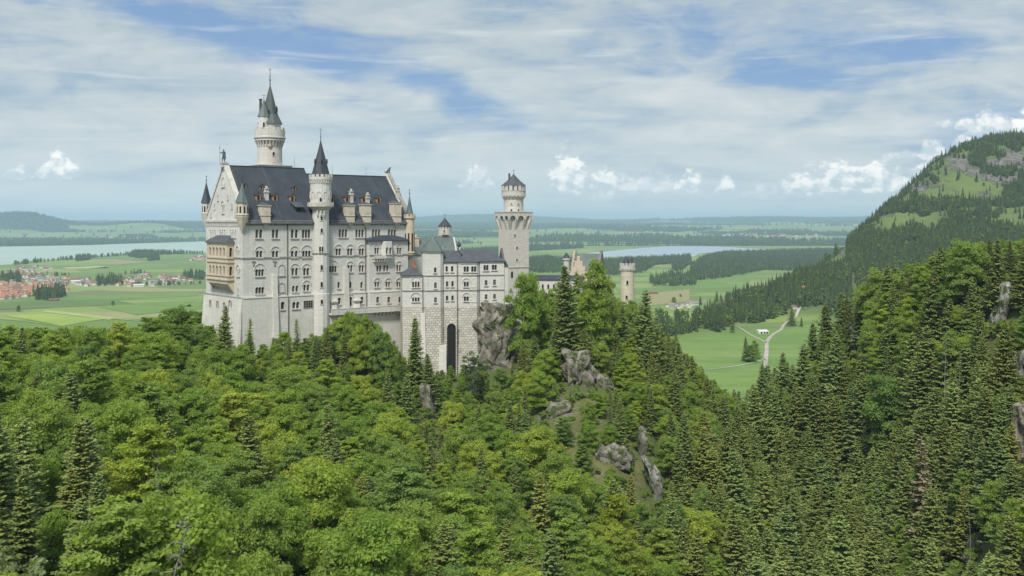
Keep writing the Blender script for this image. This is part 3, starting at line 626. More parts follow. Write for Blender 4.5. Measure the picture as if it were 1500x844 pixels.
def statue_knight():
    """bronze knight with lance and shield on the gable"""
    x, y = PF.world(-.05, RV); z = ZR1 + 1.35; me = bpy.data.meshes.new('statue'); bm = bmesh.new(); sl = bm.verts.layers.skin.verify()
    J = {'pel': (0, 0, 2.3, .36), 'spi': (0, 0, 2.9, .34), 'che': (0, -.03, 3.4, .46), 'nec': (0, -.02, 3.85, .17), 'hed': (.03, -.06, 4.15, .27), 'hel': (.03, -.04, 4.42, .2),
         'lh': (-.26, 0, 2.1, .27), 'lk': (-.42, -.2, 1.2, .2), 'la': (-.46, .02, .3, .13), 'lf': (-.5, -.35, .1, .12), 'rh': (.26, 0, 2.1, .27), 'rk': (.34, -.1, 1.15, .2), 'ra': (.4, .1, .3, .13), 'rf': (.5, -.25, .1, .12),
         'ls': (-.52, 0, 3.5, .2), 'le': (-.95, -.2, 3.0, .15), 'lw': (-1.05, -.5, 3.5, .12), 'rs': (.52, 0, 3.5, .2), 're': (.8, .05, 2.85, .15), 'rw': (.75, -.35, 2.3, .12)}
    V = {}
    for k, (a, b, c, r) in J.items():
        v = bm.verts.new((a, b, c)); v[sl].radius = (r, r); V[k] = v
    V['pel'][sl].use_root = True
    for a, b in (('pel', 'spi'), ('spi', 'che'), ('che', 'nec'), ('nec', 'hed'), ('hed', 'hel'), ('pel', 'lh'), ('lh', 'lk'), ('lk', 'la'), ('la', 'lf'), ('pel', 'rh'), ('rh', 'rk'), ('rk', 'ra'), ('ra', 'rf'),
                 ('che', 'ls'), ('ls', 'le'), ('le', 'lw'), ('che', 'rs'), ('rs', 're'), ('re', 'rw')): bm.edges.new((V[a], V[b]))
    bm.to_mesh(me); bm.free(); me.materials.append(MATS['bronze'])
    o = link('knight_statue', me); o.location = (x, y, z); o.rotation_euler = (0, 0, R(-25)); o.modifiers.new('s', 'SKIN'); m = o.modifiers.new('d', 'SUBSURF'); m.levels = m.render_levels = 1
    tag(o, 'green bronze knight statue with lance and shield standing on the gable peak', 'statue')
    l = MB(); l.tube([(-1.08, -.55, .1), (-1.15, -.6, 5.2)], [.07, .05], 6); l.lathe([(.02, 4.6), (.16, 4.8), (.02, 5.6)], (-1.15, -.6), 6); build('lance', l, ['bronze'], o, sub=True)
    s = MB().basis((.85, -.5), (1, 0), (.2, -1)); s.extrude([(-.5, 2.3), (-.55, 1.3), (0, .45), (.55, 1.3), (.5, 2.3), (0, 2.45)], 0, .14); build('shield', s, ['bronze'], o, sub=True)
statue_knight()

def statue_lion():
    x, y = PF.world(L + .2, RV); z = ZR2 + 1.6; me = bpy.data.meshes.new('lion'); bm = bmesh.new(); sl = bm.verts.layers.skin.verify()
    J = {'pel': (-.75, 0, .55, .42), 'bel': (-.3, 0, .95, .4), 'che': (.25, 0, 1.35, .46), 'nec': (.4, 0, 1.8, .42), 'hed': (.6, 0, 2.2, .36), 'muz': (.98, 0, 2.1, .2),
         'ls': (.35, -.25, 1.0, .2), 'lp': (.5, -.28, .1, .14), 'lf': (.72, -.28, .06, .13), 'rs': (.35, .25, 1.0, .2), 'rp': (.5, .28, .1, .14), 'rf': (.72, .28, .06, .13),
         'lh': (-.45, -.38, .45, .27), 'lt': (.0, -.42, .1, .13), 'rh': (-.45, .38, .45, .27), 'rt': (.0, .42, .1, .13), 't1': (-1.25, .1, .2, .09), 't2': (-1.5, .2, .7, .08), 't3': (-1.4, .2, 1.1, .14)}
    V = {}
    for k, (a, b, c, r) in J.items():
        v = bm.verts.new((a, b, c)); v[sl].radius = (r, r); V[k] = v
    V['pel'][sl].use_root = True
    for a, b in (('pel', 'bel'), ('bel', 'che'), ('che', 'nec'), ('nec', 'hed'), ('hed', 'muz'), ('che', 'ls'), ('ls', 'lp'), ('lp', 'lf'), ('che', 'rs'), ('rs', 'rp'), ('rp', 'rf'), ('pel', 'lh'), ('lh', 'lt'), ('pel', 'rh'), ('rh', 'rt'), ('pel', 't1'), ('t1', 't2'), ('t2', 't3')): bm.edges.new((V[a], V[b]))
    bm.to_mesh(me); bm.free(); me.materials.append(MATS['bronze'])
    o = link('lion_statue', me); o.location = (x, y, z); o.rotation_euler = (0, 0, R(10)); o.modifiers.new('s', 'SKIN'); m = o.modifiers.new('d', 'SUBSURF'); m.levels = m.render_levels = 1
    tag(o, 'dark seated lion statue on the far end of the palace roof ridge', 'statue')
statue_lion()

def finial(c, z, h, root, r=.28):
    f = MB(); f.tube([(c[0], c[1], z), (c[0], c[1], z + h)], [.16 * h / 6, .04], 6)
    for k, q in ((.12, .6), (.3, 1.0), (.5, .6)): f.lathe([(.04, z + h * k - r * q), (r * q, z + h * k), (.04, z + h * k + r * q)], c, 8)
    f.box(c[0] - .55, c[0] + .55, c[1] - .06, c[1] + .06, z + h * .82, z + h * .82 + .12); return f

def round_window(root, c, r, an, z0, w, h, name='window', mat='dark_hole', surround='trim', th=.16, sub=False):
    """arched opening with a stone surround on a round tower wall"""
    nx, ny = math.cos(an), math.sin(an); m = MB().basis(c, (-ny, nx), (nx, ny)); arch_ring(m, 0, z0, w, h, th, r - .3, r + .12)
    m.box(-w / 2 - .2, w / 2 + .2, r - .3, r + .2, z0 - .2, z0 - .01)
    o = build(name, m, [surround], root, sub=sub); k = MB().basis(c, (-ny, nx), (nx, ny)); k.extrude(arch(0, z0, w - .02, h - .02), r - .3, r + .025); build('pane', k, [mat], o, sub=True); return o

def stair_tower():
    a, _ = PF.on_v(-.3, 469.8, 380); X, Y = PF.world(a, -.3); Z = lambda y: (HZ - y) * Y / F; px = Y / F
    root = empty('stair_tower', (X, Y, BASEZ), ANG, label='slender white stair tower with pointed grey cone roof rising from the palace front', cat='tower')
    r = 2.85; c = (0, 0); facing = math.atan2(-Y, -X) - ANG
    t = MB(); t.lathe([(r + .25, BASEZ), (r + .25, Z(430)), (r, Z(429.8)), (r, Z(302))], c, 12, PI / 12); build('wall', t, ['limestone'], root)
    b = MB(); b.lathe([(r, Z(308)), (r + .5, Z(305.5)), (4.35, Z(303)), (4.35, Z(296.5)), (4.1, Z(296.5)), (4.1, Z(302.5)), (.5, Z(302.4))], c, 24)
    for i in range(40): an = 2 * PI * i / 40; b.prism([(4.38 * math.cos(an + e) * k, 4.38 * math.sin(an + e) * k) for e, k in ((-.025, .99), (-.025, 1.012), (.025, 1.012), (.025, .99))], Z(302), Z(297.3))
    build('balcony', b, ['trim'], root)
    r2 = 3.55; d = MB(); d.lathe([(r2, Z(302.4)), (r2, Z(266))], c, 16); build('drum', d, ['limestone'], root)
    cr = MB(); cr.lathe([(r2, Z(268)), (r2 + .1, Z(267)), (r2 + .45, Z(263.5)), (r2 + .45, Z(259.6)), (r2, Z(259.6))], c, 20); cr.ring_boxes(c, r2 - .05, r2 + .45, Z(259.55), Z(256), 16, .6)
    for i in range(28): an = 2 * PI * i / 28; cr.prism([((r2 + q) * math.cos(an + e), (r2 + q) * math.sin(an + e)) for q, e in ((-.02, -.05), (.32, -.05), (.32, .05), (-.02, .05))], Z(268.5), Z(264.5))
    build('parapet', cr, ['trim'], root)
    cn = MB(); cn.lathe([(3.2, Z(258.5)), (2.0, Z(238)), (.9, Z(220)), (.1, Z(205.5))], c, 8, PI / 8); q = build('roof', cn, ['slate'], root)
    build('finial', finial(c, Z(206.5), 4.5, root), ['iron'], root)
    for off in (-1.05, .15, 1.3):
        an = facing + off; nx, ny = math.cos(an), math.sin(an); m = MB().basis((2.0 * nx, 2.0 * ny), (-ny, nx), (nx, ny)); m.extrude([(-.32, Z(240)), (.32, Z(240)), (.32, Z(235.5)), (0, Z(233)), (-.32, Z(235.5))], -1.0, .35); o = build('dormer', m, ['slate'], root)
        k = MB().basis((2.0 * nx, 2.0 * ny), (-ny, nx), (nx, ny)); k.extrude(arch(0, Z(239.6), .42, Z(235.3) - Z(239.6)), .352, .37); build('pane', k, ['dark_hole'], o, sub=True)
    for i in range(10):      # blind arcade round the drum, one real opening
        an = facing - .15 + 2 * PI * i / 10; nx, ny = math.cos(an), math.sin(an); m = MB().basis(c, (-ny, nx), (nx, ny)); arch_ring(m, 0, Z(291), 1.3, Z(281.5) - Z(291), .16, r2 - .2, r2 + .1); build('blind_arch', m, ['trim'], root)
    round_window(root, c, r2, facing + .0, Z(296), .75, Z(289.8) - Z(296))
    for y0, y1, w in ((317.3, 322.5, .7), (334.5, 341, .7), (387.8, 395.2, .75), (412.3, 420, .75), (438, 444.3, .75)): round_window(root, c, r + (.25 if y0 > 430 else 0) - .02, facing + .12, Z(y1), w, Z(y0) - Z(y1))
    for s in (-.14, .14): round_window(root, c, r - .02, facing + .07 + s, Z(368.5), .6, Z(361) - Z(368.5))
    m = MB(); m.lathe([(r + .02, Z(371.5)), (r + .3, Z(371.2)), (r + .3, Z(370.4)), (r + .02, Z(370.2))], c, 24); build('string_course', m, ['trim_dark'], root)
    m = MB()
    for s in (-.33, .0, .33): an = facing + s; m.prism([((r + q) * math.cos(an + e), (r + q) * math.sin(an + e)) for q, e in ((-.1, -.07), (.7, -.07), (.7, .07), (-.1, .07))], Z(316), Z(309)); m.prism([((r + q) * math.cos(an + e), (r + q) * math.sin(an + e)) for q, e in ((-.1, -.06), (.3, -.06), (.3, .06), (-.1, .06))], Z(318), Z(316) - .01)
    build('corbel', m, ['tower_stone'], root)
stair_tower()

def round_tower():
    v = 24.0; a, _ = PF.on_v(v, 395.3, 220); X, Y = PF.world(a, v); Z = lambda y: (HZ - y) * Y / F; q = Y / F
    root = empty('round_tower', (X, Y, BASEZ), ANG, label='tallest round stone tower with corbelled gallery and twin pointed roofs behind the palace', cat='tower')
    c = (0, 0); fa = math.atan2(-Y, -X) - ANG; r = 17.7 * q
    t = MB(); t.lathe([(r + .2, BASEZ), (r + .1, Z(245)), (r - .1, Z(204))], c, 32); build('wall', t, ['tower_stone'], root)
    b = MB(); w = 26.3 * q; b.prism([(-w, -w * .72), (w, -w * .72), (w, w * .72), (-w, w * .72)], BASEZ, Z(243.5)); b.prism([(-w - .25, -w * .72 - .25), (w + .25, -w * .72 - .25), (w + .25, w * .72 + .25), (-w - .25, w * .72 + .25)], Z(243.5) + .01, Z(242.6)); build('tower_base', b, ['tower_stone'], root)
    g = MB(); R2 = 21.8 * q; g.lathe([(r - .1, Z(206)), (R2, Z(204)), (R2, Z(190.5)), (R2 - .5, Z(190.5)), (R2 - .5, Z(199)), (.3, Z(198.8))], c, 32)
    n = 26
    for i in range(n):
        an = fa + 2 * PI * i / n; e = .055
        g.prism([(k * math.cos(an + s), k * math.sin(an + s)) for k, s in ((r - .2, -e), (r + .1, -e), (r + .1, e), (r - .2, e))], Z(216), Z(206), [(k * math.cos(an + s), k * math.sin(an + s)) for k, s in ((r - .2, -e), (R2 - .05, -e), (R2 - .05, e), (r - .2, e))])
        g.prism([(k * math.cos(an + s), k * math.sin(an + s)) for k, s in ((r - .2, -.12), (R2 - .02, -.12), (R2 - .02, .12), (r - .2, .12))], Z(207), Z(204.3))
    g.lathe([(R2 - .02, Z(203.6)), (R2 + .3, Z(203.2)), (R2 + .3, Z(201.8)), (R2 - .02, Z(201.4))], c, 32); g.ring_boxes(c, R2 - .5, R2, Z(190.45), Z(187.6), 14, .62)
    build('gallery', g, ['tower_stone'], root)
    m = MB(); m.lathe([(R2 - .03, Z(203.9)), (R2 + .12, Z(203.8)), (R2 + .12, Z(203.5))], c, 32); build('gallery_band', m, ['red_frame'], root)
    fx, fy = math.cos(fa), math.sin(fa); rx, ry = -math.sin(fa), math.cos(fa)     # toward camera; to the photo's right is (ry...) checked below
    rt = (math.cos(-ANG), math.sin(-ANG))     # world +x in local axes
    cm = (.3 * q * rt[0] - 0, .3 * q * rt[1]); rm = 15.4 * q
    d = MB(); d.lathe([(rm, Z(199)), (rm, Z(182))], cm, 24); build('drum', d, ['tower_stone'], root)
    cn = MB(); cn.lathe([(rm + .65, Z(182)), (rm * .74, Z(168)), (rm * .42, Z(148)), (.12, Z(124.5))], cm, 10, .2); build('roof', cn, ['weathered_copper'], root)
    build('finial', finial(cm, Z(126), 6.9, root, .4), ['iron'], root)
    ct = (-8.6 * q * rt[0] + fx * 2.7, -8.6 * q * rt[1] + fy * 2.7); r3 = 8.1 * q
    d = MB(); d.lathe([(r3, Z(199)), (r3, Z(172.5))], ct, 20); tt = build('turret', d, ['limestone'], root)
    cn = MB(); cn.lathe([(r3 + .35, Z(172.5)), (r3 * .55, Z(160)), (.08, Z(146))], ct, 8, .3); build('roof', cn, ['copper'], tt, sub=True); build('finial', finial(ct, Z(147), 1.6, root, .2), ['iron'], tt, sub=True)
    round_window(tt, ct, r3 - .02, fa - .0, Z(188), .65, Z(181) - Z(188), sub=True)
    cx = MB(); p = (-13.6 * q * rt[0], -13.6 * q * rt[1]); cx.box(p[0] - .35, p[0] + .35, p[1] - .35, p[1] + .35, Z(180), Z(146.5)); cx.box(p[0] - .5, p[0] + .5, p[1] - .5, p[1] + .5, Z(146.5), Z(145)); build('chimney', cx, ['pipe'], root)
    for off, yy in ((.9, 163), (-.2, 168)):
        an = fa + off; nx, ny = math.cos(an), math.sin(an); k = MB().basis((cm[0] + nx * 2.0, cm[1] + ny * 2.0), (-ny, nx), (nx, ny)); k.extrude([(-.45, Z(yy + 2)), (.45, Z(yy + 2)), (.45, Z(yy - 4)), (0, Z(yy - 7)), (-.45, Z(yy - 4))], -1.2, 1.0); o = build('dormer', k, ['slate'], root)
        k = MB().basis((cm[0] + nx * 2.0, cm[1] + ny * 2.0), (-ny, nx), (nx, ny)); k.extrude(arch(0, Z(yy + .5), .5, Z(yy - 4.5) - Z(yy + .5)), 1.002, 1.02); build('pane', k, ['dark_hole'], o, sub=True)
    for y0, y1, off in ((223.7, 229, .3), (238.5, 243, .3)): round_window(root, c, r + (.02), fa + off, Z(y1), .75, Z(y0) - Z(y1))
    round_window(root, c, r + .02, fa + 1.15, Z(243), .4, .9)
    m = MB(); m.lathe([(.1, Z(220)), (.8, Z(216)), (.9, Z(213.5))], (fx * r + .0, fy * r), 8); build('corbel', m, ['sandstone'], root)
round_tower()

# ------------------------------------------------------------------ women's wing, square tower and the rest of the castle
X0, Y0 = (590 - 750) * 350 / F, 350.0; X1, Y1 = (740 - 750) * 356 / F, 356.0
WANG = math.atan2(Y1 - Y0, X1 - X0); WF = Frame(X0, Y0, WANG); WL = math.hypot(X1 - X0, Y1 - Y0)
def wing():
    root = empty('wing_building', (X0, Y0, -56), WANG, label='low white wing with three rows of windows on rough masonry between palace and square tower', cat='castle wing')
    Z = lambda y, Y=351.5: (HZ - y) * Y / F
    U = lambda p, v=0: WF.on_v(v, p, 400)[0]
    ZS1, ZS2, ZB = Z(403.8), Z(425.7), Z(449.8)
    #        px0  px1   v    top
    bays = [(589.5, 619.5, 0.0, 403.5, 12), (619.5, 650, -1.3, 368.5, 9), (650, 670.5, .4, 384, 10), (670.5, 703.2, -.9, 384.5, 10), (703.2, 738.5, .0, 383.5, 10)]
    wins = {0: [([605.2, 609.2, 613.2], 412.2, 420.6, .62, True), ([605.2, 609.2, 613.2], 435.2, 441.6, .62, True)],
            1: [([637.5], 391.5, 399, .8, False), ([637.8], 413.4, 422, .85, False), ([637.9], 435, 442.8, .85, False)],
            2: [([654.3], 390, 398.3, .75, False), ([662.3], 390, 398.3, .75, False), ([654.8], 412.2, 420.2, .7, False), ([662.8], 412, 420.2, .75, False), ([654.8], 433.4, 440.8, .75, False), ([662.8], 433.2, 440.6, .75, False)],
            3: [([680.9, 685], 390.3, 398.6, .8, False), ([692, 696], 390.2, 398.6, .8, False), ([681, 685], 412.8, 420.3, .75, True), ([681, 685], 434.5, 441.5, .75, True)],
            4: [([710, 713.8], 388.7, 396.8, .8, False), ([722.2, 726], 388.3, 396.2, .8, False), ([712], 411, 419, .9, False), ([724.3], 410.2, 418.6, .9, False), ([712], 432, 439.6, .9, False), ([724.3], 431.5, 439, .9, False)]}
    for i, (p0, p1, v, yt, depth) in enumerate(bays):
        u0, u1 = U(p0, v), U(p1, v); w = MB(); e = .0
        if i in (1, 3): c0 = min(1.1, (u1 - u0) * .2); poly = [(u0, v + 1.3), (u0 + c0, v), (u1 - c0, v), (u1, v + 1.3), (u1, v + depth), (u0, v + depth)]
        else: poly = [(u0 + .003, v), (u1 - .003, v), (u1 - .003, v + depth - .1), (u0 + .003, v + depth - .1)]
        if i == 0: poly = [(u0, v), (u1 - .003, v), (u1 - .003, v + depth - .1), (u0, v + depth - .1)]
        w.prism(poly, ZB, Z(yt)); cm_ = MB(); fc = Face(root, (0, v), (1, 0), (0, -1), cm_)
        for pxs, y0, y1, ww, hood in wins[i]: fc.window([U(p, v) for p in pxs], Z(y1), Z(y0), ww, hood=hood, recess=.4)
        link('wall', cut(w.mesh('wall', ['limestone']), cm_), root, 56)
        # masonry foot, battered, and strings following the outline
        cx = sum(p[0] for p in poly) / len(poly); cy = v + depth / 2
        if i < 4:
            ex = [(a + (0 if abs(a - cx) < .5 else 0), b - (.25 if b < cy else 0)) for a, b in poly]; bb = [(a, b - (2.6 if b < cy else 0)) for a, b in poly]
            m = MB(); m.prism(bb, -56, ZB - .003, ex); build('masonry_foot', m, ['rubble' if i in (0,) else 'rubble_holed'], root)
        else: m = MB(); m.prism([(u0 + .01, 1.2), (u1 - .1, 1.2), (u1 - .1, 9), (u0 + .01, 9)], -56, ZB - .003); build('masonry_foot', m, ['rubble'], root)
        s = MB()
        for zz, hh, o_ in ((ZS1, .3, .22), (ZS2, .3, .22), (ZB, .16, .1), (Z(yt) - .35, .3, .25)):
            if zz > Z(yt) - .3: continue
            s.prism([(a, b - (o_ if b < cy else -.3)) for a, b in poly], zz - hh / 2, zz + hh / 2)
        build('string_course', s, ['trim_dark'], root)
    # blind arches in bay 4
    b = MB().basis((0, -.9), (1, 0), (0, -1))
    for y0, y1 in ((409.5, 421), (431, 443)): arch_ring(b, U(694, -.9), Z(y1), 1.4, Z(y0) - Z(y1), .14, -.02, .08); b.box(U(694, -.9) - .9, U(694, -.9) + .9, -.02, .16, Z(y1) - .2, Z(y1) - .01)
    build('blind_arch', b, ['trim'], root)
    # arched niche through the masonry foot
    ua, ub = U(654.5, -2.2), U(667.5, -2.2); n = MB(); cx = (ua + ub) / 2; w = ub - ua
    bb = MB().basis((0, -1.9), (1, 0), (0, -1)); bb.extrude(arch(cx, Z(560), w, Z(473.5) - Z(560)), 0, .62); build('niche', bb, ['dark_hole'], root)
    a = MB().basis((0, -1.9), (1, 0), (0, -1)); arch_ring(a, cx, Z(560), w, Z(473.5) - Z(560), .35, .0, 1.0); build('niche_arch', a, ['rubble'], root)
    m = MB(); u0, u1 = U(641, -3), U(653.5, -3); m.prism([(u0, -5.2), (ua - .3, -5.2), (ua - .3, -1), (u0, -1)], -58, Z(505), [(u0 + .6, -3.2), (ua - .35, -3.2), (ua - .35, -1), (u0 + .6, -1)]); build('buttress', m, ['limestone_base'], root)
    m = MB(); q0 = U(616, -2); m.prism([(q0, -4.6), (q0 + 1.9, -4.6), (q0 + 1.9, -1), (q0, -1)], -56, Z(458), [(q0, -1.7), (q0 + 1.5, -1.7), (q0 + 1.5, -1), (q0, -1)]); build('buttress', m, ['limestone_base'], root)
    for p in (619.3, 669.7): d = MB(); d.tube([(U(p, -.6), -.55, Z(385 if p > 640 else 405)), (U(p, -.6), -.75, Z(450)), (U(p, -1), -2.2, Z(500))], [.13] * 3); build('drain_pipe', d, ['pipe'], root)
    # roofs
    def hip(name, u0, u1, v0, v1, z, zr, inset, mat, vr=None, r0=None, r1=None):
        e = .45; vm = vr if vr is not None else (v0 + v1) / 2; a = r0 if r0 is not None else u0 + inset; b2 = r1 if r1 is not None else u1 - inset; m = MB()
        m.add([(u0 - e, v0 - e, z), (u1 + e, v0 - e, z), (u1 + e, v1 + e, z), (u0 - e, v1 + e, z), (a, vm, zr), (b2, vm, zr), (u0 - e, v0 - e, z - .18), (u1 + e, v0 - e, z - .18), (u1 + e, v1 + e, z - .18), (u0 - e, v1 + e, z - .18)],
              [(0, 1, 5, 4), (1, 2, 5), (2, 3, 4, 5), (3, 0, 4), (0, 1, 7, 6), (1, 2, 8, 7), (2, 3, 9, 8), (3, 0, 6, 9), (6, 7, 8, 9)]); build(name, m, [mat], root)
    hip('roof', U(589.5), U(619.5) - .5, 0, 9, Z(403), Z(391), 3.2, 'slate_light', vr=4)
    m = MB(); m.prism([(U(604), 3.0), (U(611), 3.0), (U(609), 3.8), (U(606), 3.8)], Z(393), Z(380.5), [(U(604.5), 3.1), (U(606), 3.1), (U(605.8), 3.6), (U(604.8), 3.6)]); build('roof_fin', m, ['red_brick'], root)
    u0, u1 = U(619.5, -1.3), U(650, -1.3); e = .45
    m = MB(); m.pyramid([(u0 - e, 0), (u0 + 1, -1.3 - e), (u1 - 1, -1.3 - e), (u1 + e, 0), (u1 + e, 8), (u0 - e, 8)], Z(368.5), (U(635), 2.6, Z(345))); build('roof', m, ['copper'], root)
    hip('roof', U(650) - .5, U(671), .4, 10, Z(383.8), Z(368), 0, 'slate_light', r0=U(650), r1=U(680))
    u0, u1 = U(670.5, -.9), U(703.2, -.9)
    m = MB(); m.pyramid([(u0 - e, .6), (u0 + 1, -.9 - e), (u1 - 1, -.9 - e), (u1 + e, .6), (u1 + e, 9), (u0 - e, 9)], Z(384.2), (U(687), 4.4, Z(367.5))); build('roof', m, ['slate_light'], root)
    hip('roof', U(690), U(738.5), 0.0, 10, Z(383.2), Z(366.5), 0, 'slate_light', r0=U(672), r1=U(718))
    m = MB().basis((U(738.7), 0), (0, 1), (1, 0)); m.extrude([(-.4, Z(384.5)), (10.2, Z(384.5)), (5.0, Z(364.5))], -.45, .25); build('gable', m, ['pipe'], root)
    m = MB(); m.prism([(U(739), .4), (U(744.5), .4), (U(744.5), 7), (U(739), 7)], Z(450), Z(391.5)); build('wall', m, ['limestone'], root)
    m = MB(); m.prism([(U(738.8) - .1, .1), (U(745.5), .1), (U(745.5), 7), (U(738.8) - .1, 7)], Z(391.4), Z(382), [(U(738.8), .4), (U(741.5), 2), (U(741.5), 5), (U(738.8), 7)]); build('roof', m, ['slate'], root)
    m = MB(); m.box(U(650), U(650.8), 4.9, 5.6, Z(372), Z(362)); m.box(U(676) - .2, U(676) + .3, 6, 6.6, Z(372), Z(363)); build('chimney', m, ['trim'], root)
wing()

def square_tower():
    Y = 432.0; X = (752.4 - 750) * Y / F; q = Y / F; Z = lambda y: (HZ - y) * Y / F
    a = R(31); root = empty('square_tower', (X, Y, -50), a, label='square white stone tower with machicolated top carrying a small round turret', cat='tower')
    # width across as seen 44 px; left face 16 px, right face 28 px
    s = 44.3 * q / (math.cos(a) + abs(math.sin(a))); h = s / 2
    w = MB(); w.prism([(-h, -h), (h, -h), (h, h), (-h, h)], -50, Z(315.2)); build('wall', w, ['tower_stone'], root)
    k = 56 * q / (math.cos(a) + abs(math.sin(a))) / 2
    t = MB(); t.box(-k, k, -k, k, Z(315.1), Z(311.5)); t.box(-k - .2, k + .2, -k - .2, k + .2, Z(311.5), Z(310)); build('platform', t, ['tower_stone'], root)
    c = MB()
    for o, tt, nn in (((0, -h), (1, 0), (0, -1)), ((-h, 0), (0, 1), (-1, 0)), ((h, 0), (0, 1), (1, 0)), ((0, h), (1, 0), (0, 1))):
        c.basis(o, tt, nn); D = k - h; n = 3; step = 2 * k / n
        for i in range(n + 1):
            ac = -k + i * step; ac = max(-k + .55, min(k - .55, ac)); g = .5
            a0, a1 = ac - g, ac + g; lo = max(-h, a0) if abs(a0) > h else a0
            b0, b1 = (max(-h + .02, min(h - 1.0, a0))), 0
            b1 = b0 + 1.0
            c.add([(b0, -.1, Z(337.5)), (b1, -.1, Z(337.5)), (a1, D - .02, Z(322)), (a0, D - .02, Z(322)), (b0, -.1, Z(322)), (b1, -.1, Z(322)), (a1, D - .02, Z(322) + .01), (a0, D - .02, Z(322) + .01)],
                  [(0, 1, 2, 3), (0, 3, 4), (1, 5, 2), (0, 4, 5, 1), (4, 3, 2, 5)])
        for i in range(n):
            m0 = -k + (i + .5) * step; arch_pts = arch(m0, Z(331), step - 1.05, Z(315.5) - Z(331), 8); r0 = (step) / 2
            # spandrel over each opening
            top = Z(314.6); L_, R_ = m0 - step / 2 + .3, m0 + step / 2 - .3; zs = Z(322)
            for j in range(8):
                t0, t1 = PI * j / 8, PI * (j + 1) / 8; rr = step / 2 - .5
                c.extrude([(m0 + rr * math.cos(t0), zs + rr * 1.15 * math.sin(t0)), (m0 + rr * math.cos(t0), zs + rr * 1.15 + .3), (m0 + rr * math.cos(t1), zs + rr * 1.15 + .3), (m0 + rr * math.cos(t1), zs + rr * 1.15 * math.sin(t1))], D - .4, D + .06)
            for xx in (m0 - step / 2, m0 + step / 2 - .55): c.box(xx, xx + .55, D - .4, D + .06, zs, zs + (step / 2 - .5) * 1.15 + .3)
            pass
    build('machicolation', c, ['tower_stone'], root)
    cc = (0, 0); r = 14.4 * q; d = MB(); d.lathe([(r, Z(311)), (r, Z(288))], cc, 24); build('turret', d, ['tower_stone'], root)
    d = MB(); R2 = 17.6 * q; d.lathe([(r - .01, Z(293)), (r + .3, Z(291)), (R2, Z(287)), (R2, Z(279.5)), (r + .3, Z(279.4))], cc, 24); d.ring_boxes(cc, R2 - .55, R2, Z(279.4), Z(272.5), 16, .72)
    for i in range(20):
        an = 2 * PI * i / 20; d.prism([((kk) * math.cos(an + e), kk * math.sin(an + e)) for kk, e in ((r, -.07), (R2 + .12, -.07), (R2 + .12, .07), (r, .07))], Z(288.5), Z(285))
    d.lathe([(R2, Z(280.3)), (R2 + .15, Z(280)), (R2 + .15, Z(279.5))], cc, 24); build('parapet', d, ['tower_stone'], root)
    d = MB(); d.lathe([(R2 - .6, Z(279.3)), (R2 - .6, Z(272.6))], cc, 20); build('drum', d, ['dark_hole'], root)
    d = MB(); d.lathe([(R2 + .35, Z(272.4)), (R2 * .55, Z(265)), (.1, Z(255))], cc, 8, .3); build('roof', d, ['slate_light'], root)
    build('finial', finial(cc, Z(256), 2.0, root, .25), ['iron'], root)
    d = MB(); d.box(-2.6, -2.0, -.6, 0, Z(266), Z(254.3)); build('chimney', d, ['pipe'], root)
    fa = math.atan2(-Y, -X) - a
    for off in (-.22, .5): round_window(root, cc, r, fa + off, Z(310), .65, 1.0, surround='tower_stone'); round_window(root, cc, r, fa + off, Z(300), .7, .5, surround='trim')
    F1 = Face(root, (0, -h), (1, 0), (0, -1), None, 'white_plaster')
    for u, y in ((-2.3, 345), (-1.2, 363), (-1.2, 380.5)):
        mm = MB().basis((0, -h), (1, 0), (0, -1)); z = Z(y); mm.box(u - .75, u + .75, -.01, .1, z - .85, z + .85); o = build('window', mm, ['white_plaster'], root)
        k2 = MB().basis((0, -h), (1, 0), (0, -1)); k2.box(u - .5, u - .12, .102, .13, z - .65, z + .65); k2.box(u + .12, u + .5, .102, .13, z - .65, z + .65); build('pane', k2, ['dark_hole'], o, sub=True)
    mm = MB().basis((0, -h), (1, 0), (0, -1)); mm.extrude(arch(-3.6, Z(406), 1.0, 2.6), -.01, .05); build('window', mm, ['dark_hole'], root)
    s = MB(); s.box(-h - .25, h + .25, -h - .25, h + .25, Z(391.3), Z(390.3)); build('string_course', s, ['trim'], root)
square_tower()

